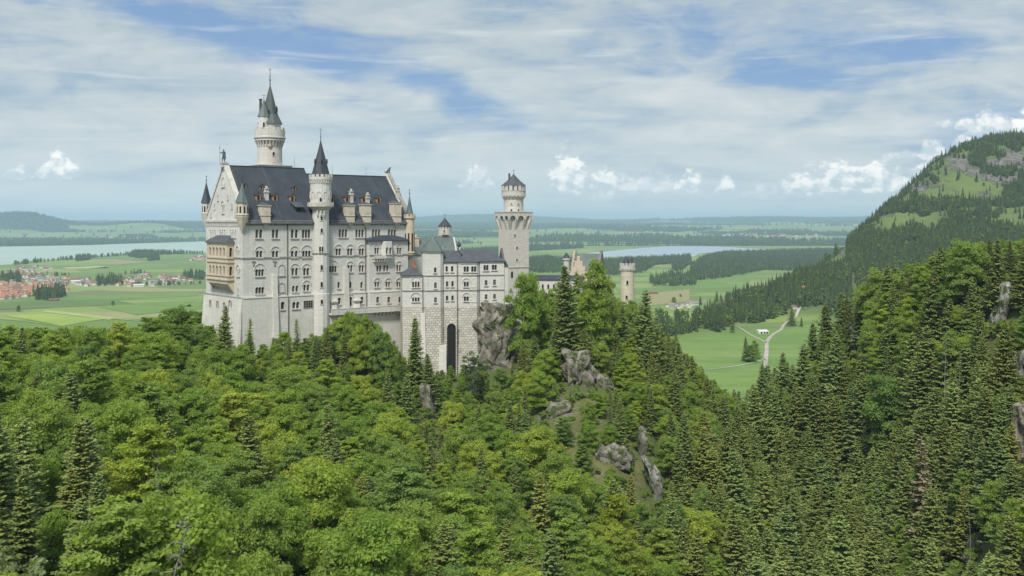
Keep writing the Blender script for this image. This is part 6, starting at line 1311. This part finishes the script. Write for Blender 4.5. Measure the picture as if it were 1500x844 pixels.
for _px in range(1092, 1246, 7):
    _t = float(np.interp(_px, [1090, 1110, 1123, 1150, 1200, 1246], [578, 556, 538, 548, 534, 500])) + RG.uniform(0, 16); plant(_px, RG.uniform(500, 600) - max(0, _px - 1180) * 1.2, RG.choice(['spruce', 'spruce_dark', 'spruce_dark']), 0, None, RG.randrange(3), ztop=_t, r=4, wf=RG.uniform(.75, 1.0))
def cone_p(px, Y):
    if px > 1240 and Y > 290 and px < 1420: return .6
    if px > 1080: return .74
    if px > 980: return .52
    if px > 760: return .38 if Y > 255 else .2
    if Y > 285: return .18
    if px < 150 and Y < 190: return .38
    return .09
CLEAR += [(886, 924, 752, 224), (1345, 1366, 705, 261), (222, 243, 712, 139), (192, 225, 800, 95), (1280, 1289, 640, 329)]
for tries in range(34000):
    Y = math.sqrt(RG.uniform(62 ** 2, 720 ** 2)); px = RG.uniform(-190, 1690)
    if Y > 440 and px < 1070: continue
    x = (px - 750) * Y / F
    if not castle_clear(x, Y): continue
    rk_ = float(rocky(np.array(px), np.array(Y)))
    con = RG.random() < cone_p(px, Y); front = Y > 300 and 330 < px < 760 and Y < 352
    s = (RG.uniform(.72, 1.15) if px < 1060 else RG.uniform(.85, 1.5)) if con else RG.uniform(.72, 1.18)
    if con: kind = RG.choices(['spruce', 'spruce_dark', 'spruce_old'], [.42, .25 if px < 1060 else .34, .33 if px < 1060 else .24])[0]; r = (4.9 if px > 1060 else 5.2) * s; h = 20 * s
    else:
        if px < 800 and Y < 210: s *= 1.16
        kind = RG.choices(['bright', 'mid', 'dark'], [.45, .40, .15] if px < 1060 else [.3, .45, .25])[0]; r = 7.0 * s; h = 15 * s
    if px > 1060 and Y > 400: h *= .9
    if front: h *= .48; r *= .62
    elif Y > 285 and px < 980 and px > 300: h *= .8; r *= .85
    if rk_ > .35:
        if RG.random() < .55: continue
        h *= .62; r *= .8
    if Y > 450: r *= 1.15
    zz_ = HILL(np.array([x, x, x + 4]), np.array([Y - 4, Y + 4, Y])); g_ = math.hypot((zz_[1] - zz_[0]) / 8, (zz_[2] - zz_[0] * .5 - zz_[1] * .5) / 4); r *= max(.55, 1 / math.sqrt(1 + g_ * g_) ** .9)    # more trees to the metre of plan where it is steep
    if not free(x, Y, r): continue
    z = float(HILL(np.array([x]), np.array([Y]))[0])
    if z < -150: continue
    top = HZ - (z + h) * F / Y
    lim = None      # nothing may rise past the openings the photograph shows
    if 285 <= px < 350 and Y < 345: lim = 470
    elif 350 <= px < 480 and Y < 345: lim = 482 + 12 * math.sin(px * .13)
    elif 480 <= px < 560 and Y < 345: lim = 456 + abs(px - 515) * .45
    elif 560 <= px < 600: lim = 498
    elif 600 <= px < 650: lim = 515
    elif 650 <= px < 700: lim = 530
    elif 700 <= px < 748: lim = 535 if Y > 290 else 548
    elif 905 <= px < 935: lim = 440
    elif 748 <= px < 905: lim = 404
    elif 935 <= px < 1075: lim = 430 + (px - 935) * 1.08
    elif 1075 <= px < 1100 and Y < 480: lim = 585
    elif 0 <= px < 285 and Y < 400: lim = 482 - 14 * (px > 215)
    elif -200 < px < 0: lim = 478
    elif 1100 <= px < 1240 and Y > 430: lim = 548 - (px - 1100) * .2
    elif px >= 1240 and px < 1690: lim = float(np.interp(px, [1240, 1270, 1300, 1380, 1400, 1500], [425, 405, 395, 368, 356, 348]))
    for c0, c1, cy, cY in CLEAR:
        wv = (3.0 if con else 4.0) * s * F / Y
        if Y < cY and Y > cY - 120 and c0 - wv < px < c1 + wv: lim = max(lim or 0, cy)
    if lim is not None and top < lim:
        hn = (HZ - lim - (RG.uniform(0, 1) ** 1.3 * 20 if 285 <= px < 760 else RG.uniform(0, 8))) * Y / F - z
        if hn < 4 or hn < .35 * h: 
            if hn > 2.5: kind = 'bush'; h = min(hn, 5)
            else: continue
        else: h = hn
    H = PROTO[kind][0][3]; put(x, Y, r); TREES.append([x, Y, float(hill(np.array([x]), np.array([Y]))[0]) - .4, kind, RG.randrange(len(PROTO[kind])), h / H, RG.uniform(0, 6.28), None, None, None])
# undergrowth bushes over open and rocky ground
for tries in range(9000):
    Y = RG.uniform(205, 400); px = RG.uniform(300, 1620)
    if Y > 352 and px < 1080: continue
    Y = Y; px = px; x = (px - 750) * Y / F
    if not castle_clear(x, Y) or not free(x, Y, 2.3): continue
    if float(rocky(np.array(px), np.array(Y))) > .4 and RG.random() < .12: continue
    h = RG.uniform(1.2, 4.4); put(x, Y, 2.6); TREES.append([x, Y, float(hill(np.array([x]), np.array([Y]))[0]) - .4, 'bush', RG.randrange(3), h / 5, RG.uniform(0, 6.28), None, None, None])
# which of them the camera sees, near to far
TREES.sort(key=lambda t_: t_[1]); block = np.full(1500 // 6 + 1, 900.0); vis = []
for i, t_ in enumerate(TREES):
    x, Y, z, k, vr, s = t_[:6]; H = PROTO[k][0][3] * s; px = 750 + F * x / Y; w = (4.5 if 'spruce' not in k and k not in ('dead', 'slim') else 3.2) * s * F / Y * (.5 if k == 'bush' else 1)
    top = HZ - (z + H) * F / Y; a, b = int(max(0, px - w) // 6), int(min(1499, px + w) // 6)
    if b < a or px < -60 or px > 1560 or top > 860: continue
    seg = block[a:b + 1]
    if len(seg) and (top < seg - 2).any(): vis.append((i, s * H / Y))
    bt = HZ - (z + H * .62) * F / Y; seg[:] = np.minimum(seg, bt)
vis.sort(key=lambda q: -q[1]); CNT = {'broadleaf_tree': 0, 'spruce_tree': 0, 'leafy_bush': 0}; chosen = set()
def gname(k): return 'spruce_tree' if 'spruce' in k or k in ('dead', 'slim') else ('leafy_bush' if k == 'bush' else 'broadleaf_tree')
for i, t_ in enumerate(TREES):
    if t_[7]: chosen.add(i); CNT[gname(t_[3])] += 1
for i, _ in vis:
    g = gname(TREES[i][3])
    if i not in chosen and CNT[g] < (296 if g == 'spruce_tree' else 255 if g == 'broadleaf_tree' else 120): chosen.add(i); CNT[g] += 1
def region(px, Y):
    if px > 1240: return 'on the steep right slope'
    if px > 1075: return 'in the valley gap right of the castle hill'
    if px > 960: return 'on the right flank of the castle hill'
    if px > 750: return 'on the steep slope under the gatehouse ridge'
    if Y > 285: return 'close below the castle walls'
    if px > 330: return 'on the forest slope below the palace'
    return 'in the forest at the left of the castle'
ADJ = {'bright': 'bright green leafy tree', 'mid': 'mid green leafy tree', 'dark': 'dark green leafy tree', 'spruce': 'green pointed spruce', 'spruce_dark': 'dark green pointed spruce', 'spruce_old': 'olive brown-tinged spruce', 'dead': 'dead grey spruce', 'slim': 'slim dark spruce', 'bush': 'low leafy bush', 'yellow': 'yellow tree', 'white': 'whitish tree', 'grey': 'grey-green tree'}
def make_tree(t_):
    x, Y, z, k, vr, s, rot, lab, grp, nm = t_[:10]; wf = t_[10] if len(t_) > 10 else 1.0; px = 750 + F * x / Y; rg = region(px, Y); g = nm or gname(k); tm, cm, _, H = PROTO[k][vr]
    o = empty(g, (x, Y, z), rot); o.rotation_euler = (RG.gauss(0, .035), RG.gauss(0, .035), rot); wf = wf if len(t_) > 10 else RG.uniform(.82, 1.25); o.scale = (s * wf * (1 if s > .75 else 1.12),) * 2 + (s,)
    tag(o, lab or (ADJ[k] + ' ' + rg), 'bush' if k == 'bush' else 'tree', None if lab else ADJ[k] + 's ' + rg)
    link('trunk', tm, o); link('crown', cm, o)
keys = [k for k in PROTO if not k.startswith('far')]; flat = []; off = {}
for k in keys: off[k] = len(flat); flat += [p[2] for p in PROTO[k]]
rest = []
for i, t_ in enumerate(TREES):
    if i in chosen: make_tree(t_)
    else: rest.append((t_[0], t_[1], t_[2], t_[6], t_[5], off[t_[3]] + t_[4]))
scatter_object('forest', rest, flat, 'dense mixed forest filling the slopes between the nearer trees', 'forest')
print('TREES', len(TREES), 'visible', len(vis), CNT, 'rest', len(rest))

# ------------------------------------------------------------------ far woods and the mountain's trees
def inside(poly, x, y):
    c = False; n = len(poly); j = n - 1
    for i in range(n):
        (xi, yi), (xj, yj) = poly[i], poly[j]
        if (yi > y) != (yj > y) and x < (xj - xi) * (y - yi) / (yj - yi) + xi: c = not c
        j = i
    return c
def vinside(poly, x, y):
    c = np.zeros(len(x), bool); n = len(poly); j = n - 1
    for i in range(n):
        (xi, yi), (xj, yj) = poly[i], poly[j]
        if yi != yj: c ^= ((yi > y) != (yj > y)) & (x < (xj - xi) * (y - yi) / (yj - yi) + xi)
        j = i
    return c
nr = np.random.RandomState(5)
def sample(n, px0, px1, y0, y1, polys, excl=()):
    """spread points evenly over the ground between two distances, keep those whose place lies in the wood outlines"""
    Y = np.sqrt(nr.uniform(y0 ** 2, y1 ** 2, n)); px = nr.uniform(px0, px1, n); X = (px - 750) * Y / F; Z, D = ground(X, Y); py = HZ - Z * F / Y
    k = np.zeros(n, bool)
    for p in polys: k |= vinside(p, px, py)
    for p in excl: k &= ~vinside(p, px, py)
    return X[k], Y[k], Z[k], D[k], px[k], py[k]
farflat = [p[2] for p in PROTO['far_s']] + [p[2] for p in PROTO['far_l']]; nS = len(PROTO['far_s'])
def rows_(X, Y, Z, leafy, s0, s1):
    n = len(X); L_ = nr.rand(n) < leafy; ix = np.where(L_, nS + nr.randint(0, 3, n), nr.randint(0, nS, n)); return np.stack([X, Y, Z - .5, nr.uniform(0, 6.28, n), nr.uniform(s0, s1, n), ix], 1)
FOOT = [[(962, 484), (1000, 478), (1040, 468), (1066, 446), (1120, 428), (1210, 396), (1246, 392), (1250, 462), (1200, 456), (1150, 462), (1112, 474), (1075, 474), (1056, 487), (1030, 484), (985, 494), (962, 492)], [(1246, 350), (1260, 470), (1500, 480), (1560, 380), (1500, 352), (1400, 378), (1350, 372), (1300, 372)]]
X, Y, Z, D, px, py = sample(60000, 940, 1600, 1150, 2300, FOOT, [[(1150, 453), (1200, 449), (1215, 470), (1150, 485)]]); keep = nr.rand(len(X)) < .30
scatter_object('foothill_wood', rows_(X[keep], Y[keep], Z[keep], .33, .75, 1.25), farflat, 'dark conifer wood covering the foot of the mountain', 'wood')
MTP = [[(1240, 340), (1300, 285), (1380, 215), (1470, 190), (1600, 160), (1650, 400), (1240, 400)]]
X, Y, Z, D, px, py = sample(70000, 1200, 1640, 1600, 2750, MTP)
nzm = ripple(X, Y, 95) + .6 * ripple(X + 900, Y, 38)
thr = np.interp(py - np.interp(px, [1240, 1300, 1400, 1500, 1600], [345, 365, 372, 350, 330]), [-110, -60, -25, 0], [.5, .3, .0, -1.2]) + np.interp(px, [1240, 1280, 1320], [-1.1, -.15, .05])
k = (nzm > thr) & (nr.rand(len(X)) < .5); k |= nr.rand(len(X)) < .012
sil = np.interp(px, [1250, 1300, 1340, 1400, 1440, 1500], [352, 302, 270, 220, 206, 203]); k |= (py < sil + 7) & (nr.rand(len(X)) < .07)
scatter_object('mountain_trees', rows_(X[k], Y[k], Z[k], .38, .4, 1.05), farflat, 'scattered conifers over the green rocky mountain side', 'trees')
NEARW = [[(1012, 392), (1030, 380), (1060, 373), (1200, 368.5), (1260, 369), (1250, 392), (1190, 398), (1120, 396), (1060, 408), (1010, 412)],
         [(760, 384), (800, 380), (860, 386), (900, 384), (960, 381), (1010, 378), (1012, 385), (960, 389), (940, 400), (900, 404), (860, 400), (760, 400)],
         [(952, 412), (985, 404), (1018, 408), (1018, 418), (980, 420), (955, 419)], [(984, 388), (1012, 379), (1012, 386), (1000, 396), (986, 398)],
         [(48, 434), (90, 424), (97, 433), (80, 441), (52, 441)], [(142, 412), (178, 410), (180, 418), (143, 420)], [(0, 408), (28, 406), (30, 416), (0, 418)], [(268, 405), (300, 403), (300, 410), (270, 411)],
         [(188, 376), (200, 369), (230, 367), (262, 368.5), (270, 372), (230, 374), (205, 379)], [(216, 380), (232, 377), (234, 381), (218, 383)], [(110, 380), (130, 378), (132, 381), (112, 383)],
         [(610, 372), (730, 366), (730, 376), (610, 380)], [(770, 352), (850, 350), (900, 356), (850, 364), (775, 368)]]
X, Y, Z, D, px, py = sample(150000, -50, 1300, 2100, 7600, NEARW, [FORG, BANN]); k = nr.rand(len(X)) < np.where(Y < 4200, .5, .9)
scatter_object('plain_woods', rows_(X[k], Y[k], Z[k], .4, 1.0, 1.5), farflat, 'separate dark woods and copses out on the green plain', 'wood')
# hedges and lake-shore trees in thin lines
hr = []
for pts, n in (([(20, 389), (60, 384), (117, 379.5), (150, 377), (190, 374)], 90), ([(300, 371.5), (262, 372.5)], 20), ([(1000, 438), (990, 430), (960, 436)], 0), ([(590, 372), (740, 368)], 60), ([(190, 419), (240, 418), (300, 416)], 30), ([(160, 404), (190, 402), (215, 400)], 10), ([(100, 404), (60, 405), (0, 410)], 30),
               ([(985, 470), (1000, 466), (960, 468)], 14), ([(760, 410), (830, 408)], 24), ([(930, 455), (975, 459)], 10)):
    c = [np.array(plane_pt(*p)) for p in pts]
    for i in range(n):
        a = nr.randint(0, len(c) - 1); p = c[a] + (c[a + 1] - c[a]) * nr.rand() + nr.normal(size=2) * 9; z = float(ground(p[:1], p[1:])[0][0]); hr.append((p[0], p[1], z - .5, nr.rand() * 6.28, nr.uniform(.5, 1.1) * (1.5 if p[1] > 4000 else 1), nS + nr.randint(0, 3) if nr.rand() < .8 else nr.randint(0, nS)))
scatter_object('hedgerow_trees', hr, farflat, 'thin lines of trees along the lake shore and between meadows', 'trees')
# the country beyond the lakes: woods as many broad crowns
X, Y, Z, D, px, py = sample(260000, -80, 1300, 7900, 34000, [[(-200, 200), (1500, 200), (1500, 420), (-200, 420)]], [FORG, BANN])
wd = wooded(X, Y)
k = (wd > .34) & (nr.rand(len(X)) < .7) | (nr.rand(len(X)) < .008); rr = rows_(X[k], Y[k], Z[k] - 2, .85, 1.4, 2.4); rr[:, 4] *= np.interp(rr[:, 1], [8000, 30000], [1, 2.0]); scatter_object('distant_woods', rr, farflat, 'bluish far woods patching the rolling country beyond the lakes', 'wood')
print('FAR', len(rr))
def lone(pxs, kind, label, group=None, h=12):
    for (px, py, hh) in pxs:
        x, y = plane_pt(px, py); z = float(ground(np.array([x]), np.array([y]))[0][0]); tm, cm, _, H = PROTO[kind][RG.randrange(len(PROTO[kind]))]; o = empty('broadleaf_tree' if 'spruce' not in kind else 'spruce_tree', (x, y, z - .3), RG.uniform(0, 6)); s = hh * y / F / H; o.scale = (s * 1.1, s * 1.1, s); tag(o, label, 'tree', group); link('trunk', tm, o); link('crown', cm, o)
lone([(27, 457, 10)], 'dark', 'solitary round dark tree on the meadow at the far left'); lone([(165.5, 449, 9)], 'dark', 'solitary round tree on the meadow right of the village')
lone([(1092, 530, 38)], 'spruce_dark', 'dark spruce of the clump left of the path fork', 'clump left of the path fork'); lone([(1100, 531, 26)], 'dark', 'leafy tree of the clump left of the path fork', 'leafy clump left of the path fork'); lone([(1106, 527, 24)], 'dark', 'leafy tree of the clump left of the path fork', 'leafy clump left of the path fork'); lone([(1105, 508, 10)], 'dark', 'small round bush-like tree above the clump by the path fork')
lone([(1214, 469, 34)], 'spruce_dark', 'tall dark spruce in the meadow right of the red-roofed farmhouse'); lone([(1225, 470, 6), (1236, 467, 5)], 'dark', 'low dark tree beside the spruce right of the red-roofed farmhouse', 'low trees right of the farmhouse'); lone([(1160, 478, 30)], 'spruce_dark', 'dark spruce where the path enters the wood'); lone([(1174, 479, 15)], 'spruce_dark', 'short dark spruce where the path enters the wood')
lone([(1073, 489, 14)], 'dark', 'dark round tree at the wood corner by the side path'); lone([(987, 447, 12)], 'dark', 'round dark tree near the white camp houses'); lone([(1026, 447, 14), (1050, 446, 20), (1056, 446, 16), (1040, 447, 10)], 'spruce_dark', 'dark spruce by the brown barn near the camp houses', 'spruces by the brown barn'); lone([(997, 436, 6)], 'dark', 'small dark bush tree alone on the pale meadow')

# ------------------------------------------------------------------ bare trees in the foreground forest
def bare_tree(px, Y, ytop, seed, lean, label, n=26, base_r=.22, spread=3.2, ybase=None):
    rng = np.random.RandomState(seed); x = (px - 750) * Y / F; z0 = float(hill(np.array([x]), np.array([Y]))[0]); h = (HZ - ytop) * Y / F - z0
    t = np.linspace(0, 1, 9); tr = np.stack([lean * t ** 1.6 * h * .4 + .25 * np.sin(t * 7 + seed), .2 * np.sin(t * 5), t * h], 1); paths = [(tr, list(base_r * (1 - t * .85)))]; br = []
    for i in range(n):
        s = rng.uniform(.25, .98); p = np.array([np.interp(s, t, tr[:, k]) for k in range(3)]); a = rng.uniform(0, 2 * PI); L_ = spread * (1.15 - s) * rng.uniform(.6, 1.2) + .5; d = np.array([math.cos(a), math.sin(a), rng.uniform(-.1, .7)]); q = [p]
        for j in range(4): d = d + rng.normal(size=3) * .25; q.append(q[-1] + d / np.linalg.norm(d) * L_ / 4)
        br.append((np.array(q), [.06 * base_r / .22, .05, .035, .022, .01]))
        for j in range(4):
            b0 = q[rng.randint(1, 4)]; d2 = d + rng.normal(size=3) * .7; d2 /= np.linalg.norm(d2); br.append((np.array([b0, b0 + d2 * L_ * .22, b0 + d2 * L_ * .4 + [0, 0, rng.normal() * .15]]), [.025, .018, .008]))
    o = empty('bare_tree', (x, Y, z0)); tag(o, label, 'dead tree'); v, f = tubes(paths, 7); link('trunk', tree_mesh('trunk', v, f, None, MATS['bark_grey']), o); v, f = tubes(br, 4); link('branches', tree_mesh('branches', v, f, None, MATS['bark_grey']), o)
bare_tree(207, 96, 748, 3, .55, 'bare grey leaning dead tree with tangled branches at the lower left', 34, .2, 3.4)
bare_tree(232, 140, 664, 5, .02, 'thin bare brown tree standing in the left forest', 30, .13, 2.6)
bare_tree(1385, 290, 480, 7, 0, 'tall thin bare snag on the right slope', 16, .2, 1.6); bare_tree(1403, 285, 515, 8, .03, 'second thin snag beside the tall one on the right slope', 14, .18, 1.4)
bare_tree(1422, 216, 735, 9, -.05, 'pale bare snag beside the grey rocks at the lower right', 14, .2, 1.4)

# ------------------------------------------------------------------ houses, barns
plain('roof_red', (.40, .18, .115), .85, var=.1); plain('roof_brown', (.22, .13, .10), .85, var=.1); plain('roof_grey', (.26, .245, .24), .85, var=.1); plain('roof_pale', (.6, .6, .6), .7, var=.05); plain('house_wall', (.60, .57, .51), .85, var=.05); plain('wood_wall', (.20, .12, .08), .9, var=.1)
def house_meshes(w, d, h, rh, wm, rm, e=.8):
    a = MB(); a.box(-w / 2, w / 2, -d / 2, d / 2, -1, h); a.basis((0, 0), (0, 1), (1, 0))
    for s in (-1, 1): a.extrude([(-d / 2, h), (d / 2, h), (0, h + rh)], s * w / 2 - .003 * s, s * (w / 2 - .3))
    b = MB().basis((0, 0), (0, 1), (1, 0)); b.extrude([(-d / 2 - e, h - e * rh / (d / 2)), (0, h + rh), (d / 2 + e, h - e * rh / (d / 2)), (d / 2 + e, h - e * rh / (d / 2) + .3), (0, h + rh + .35), (-d / 2 - e, h - e * rh / (d / 2) + .3)], -w / 2 - e, w / 2 + e)
    c = MB().basis((0, -d / 2), (1, 0), (0, -1)); n = int(w // 3)
    for i in range(n):
        for zz in ((1.0,) if h < 4.5 else (1.0, 3.8)): x = -w / 2 + (i + .5) * w / n; c.box(x - .55, x + .55, -.02, .05, zz, zz + 1.3)
    k = MB(); k.box(w * .2, w * .2 + .8, -.4, .4, h, h + rh + 1.1)
    return a.mesh('wall', [wm]), b.mesh('roof', [rm]), c.mesh('window', ['glass']), k.mesh('chimney', ['trim_dark'])
HV = {}
for nm, args in {'red': (16, 11, 5.8, 4.2, 'house_wall', 'roof_red'), 'red2': (13, 10, 5.4, 3.6, 'house_wall', 'roof_red'), 'brown': (14, 10, 5.5, 3.6, 'house_wall', 'roof_brown'), 'grey': (14, 11, 5.6, 3.2, 'house_wall', 'roof_grey'), 'white': (13, 9, 5, 2.4, 'house_wall', 'roof_pale'), 'shed': (26, 12, 5, 3, 'wood_wall', 'roof_brown'), 'hall': (34, 16, 6, 2.6, 'house_wall', 'roof_pale')}.items(): HV[nm] = house_meshes(*args)
def house(px, py, kind, label, group=None, s=1.0, name='village_house', rot=None, cat='house'):
    x, y = plane_pt(px, py); z = float(ground(np.array([x]), np.array([y]))[0][0]); o = empty(name, (x, y, z), RG.choice((0, .25, -.35, 1.5, 1.25)) + RG.uniform(-.12, .12) if rot is None else rot); o.scale = (s, s, s); w, r, wi, ch = HV[kind]
    link('wall', w, o); r_ = link('roof', r, o)
    if y < 2600: link('window', wi, o); link('chimney', ch, r_)
    return tag(o, label, cat, group)
LAB = {'red': 'red-roofed', 'red2': 'red-roofed', 'brown': 'brown-roofed', 'grey': 'grey-roofed', 'white': 'pale-roofed', 'hall': 'long pale-roofed'}
def village(poly, n, wts, where, s=(.9, 1.15), gap=3.2):
    xs = [p[0] for p in poly]; ys = [p[1] for p in poly]; got = []; t = 0
    while len(got) < n and t < n * 60:
        t += 1; px, py = RG.uniform(min(xs), max(xs)), RG.uniform(min(ys), max(ys))
        if not inside(poly, px, py) or any(abs(px - a) < gap and abs(py - b) < gap * .42 for a, b in got): continue
        got.append((px, py)); k = RG.choices(list(wts), list(wts.values()))[0]; house(px, py, k, LAB[k] + ' house ' + where, LAB[k] + ' houses ' + where, RG.uniform(*s))
village([(0, 421), (30, 419), (70, 417), (100, 421), (98, 428), (60, 431), (40, 435), (0, 441)], 64, {'red': 7, 'red2': 3, 'brown': 1.5}, 'in the near part of the left village', (.9, 1.2), 4.2)
village([(0, 396), (30, 392), (72, 390), (76, 396), (40, 400), (70, 404), (100, 408), (140, 410), (143, 421), (100, 420), (60, 416), (0, 419)], 88, {'red2': 3, 'brown': 4, 'grey': 4, 'white': .5}, 'in the far part of the left village', (.95, 1.25), 3.6)
village([(176, 408), (215, 403), (262, 406), (300, 402), (300, 409), (262, 416), (215, 420), (172, 420)], 58, {'red2': 2, 'brown': 4, 'grey': 4, 'white': .7}, 'in the village strip left of the palace', (.95, 1.2), 3.4)
village([(278, 378), (300, 375.5), (310, 378), (300, 381.5), (280, 382)], 12, {'red2': 5, 'brown': 2, 'white': 1}, 'in the hamlet by the lake wood', (1, 1.4), 3)
village([(972, 447), (1030, 443), (1034, 449), (975, 455)], 18, {'white': 2, 'grey': 5}, 'in the camp below the dark wood', (.55, .8), 3.0)
village([(1040, 345.5), (1120, 341), (1200, 343), (1195, 350), (1120, 349), (1050, 349)], 46, {'red2': 4, 'brown': 3, 'white': 2}, 'in the village beyond the right lake', (1.9, 2.8), 2.4)
village([(80, 351), (150, 347.5), (230, 346), (235, 350), (150, 353), (90, 354)], 22, {'red2': 3, 'brown': 3, 'white': 2}, 'on the far shore of the turquoise lake', (1.6, 2.4), 3)
village([(900, 338), (970, 336), (975, 341), (905, 342)], 16, {'red2': 3, 'brown': 3, 'white': 1}, 'in the hamlet beyond the dark woods', (1.8, 2.6), 3)
house(213, 405, 'hall', 'long pale hall at the rear of the village strip', s=1.0, rot=.05, cat='hall'); house(204, 420, 'hall', 'long pale hall at the front of the village strip', s=.9, rot=.1, cat='hall'); house(115, 415, 'hall', 'long white hall in the middle of the left village', s=1.1, rot=.1, cat='hall')
house(79, 441, 'shed', 'brown shed beside the round clump of trees by the village', s=.7, name='barn', rot=.2, cat='barn'); house(957, 431, 'shed', 'long brown barn on the pale meadow', s=.9, name='barn', rot=-.1, cat='barn'); house(1052, 447, 'shed', 'small brown barn by spruces near the camp', s=.45, name='barn', rot=.3, cat='barn')
house(1184, 459, 'red', 'large red-roofed farmhouse at the edge of the foothill wood', s=1.15, name='farmhouse', rot=-.15); house(1164, 464, 'brown', 'small brown-roofed hut beside the farmhouse path', s=.6, name='hut', rot=-.3, cat='hut')
# open-sided white-roofed barn by the path
x, y = plane_pt(1117.5, 489); z = zoff(x, y); o = empty('field_barn', (x, y, z), R(14)); tag(o, 'white-roofed open barn in the meadow inside the path fork', 'barn')
m = MB().basis((0, 0), (1, 0), (0, 1)); m.add([(-7, -3.5, 2.6), (7, -3.5, 2.6), (7, 3.5, 4.6), (-7, 3.5, 4.6), (-7, -3.5, 2.8), (7, -3.5, 2.8), (7, 3.5, 4.8), (-7, 3.5, 4.8)], [(0, 3, 2, 1), (4, 5, 6, 7), (0, 1, 5, 4), (1, 2, 6, 5), (2, 3, 7, 6), (3, 0, 4, 7)]); build('roof', m, ['roof_pale'], o, sub=True)
m = MB()
for a, b in ((-6.8, -4.6), (-2.2, -.2), (1.8, 3.0), (5.6, 6.8)): m.box(a, b, -3.2, -2.9, 0, 2.6)
m.box(-6.8, -6.5, -2.9, 3.2, 0, 2.6); m.box(6.5, 6.8, -2.9, 3.2, 0, 2.6); build('wall', m, ['white_plaster'], o, sub=True)
m = MB(); m.box(-6.4, 6.4, 2.9, 3.2, 0, 4.3); build('rear_wall', m, ['wood_wall'], o, sub=True)

# ------------------------------------------------------------------ haze: one closed box of thin even air round everything
hm = bpy.data.materials.new('haze'); hm.use_nodes = True; hm.node_tree.nodes.clear(); t = NT(hm.node_tree); out = t.node('ShaderNodeOutputMaterial'); pv = t.node('ShaderNodeVolumePrincipled')
pv.inputs['Color'].default_value = (.56, .77, 1.0, 1); pv.inputs['Density'].default_value = 4.8e-5; pv.inputs['Anisotropy'].default_value = 0.0; t.l.new(pv.outputs[0], out.inputs['Volume'])
hb = MB(); hb.box(-24000, 24000, -300, 47000, -420, 330); me = bpy.data.meshes.new('haze'); me.from_pydata(hb.v, [], hb.f); me.materials.append(hm); o = link('haze', me); o['kind'] = 'stuff'; o['label'] = 'thin bluish air over the whole plain'
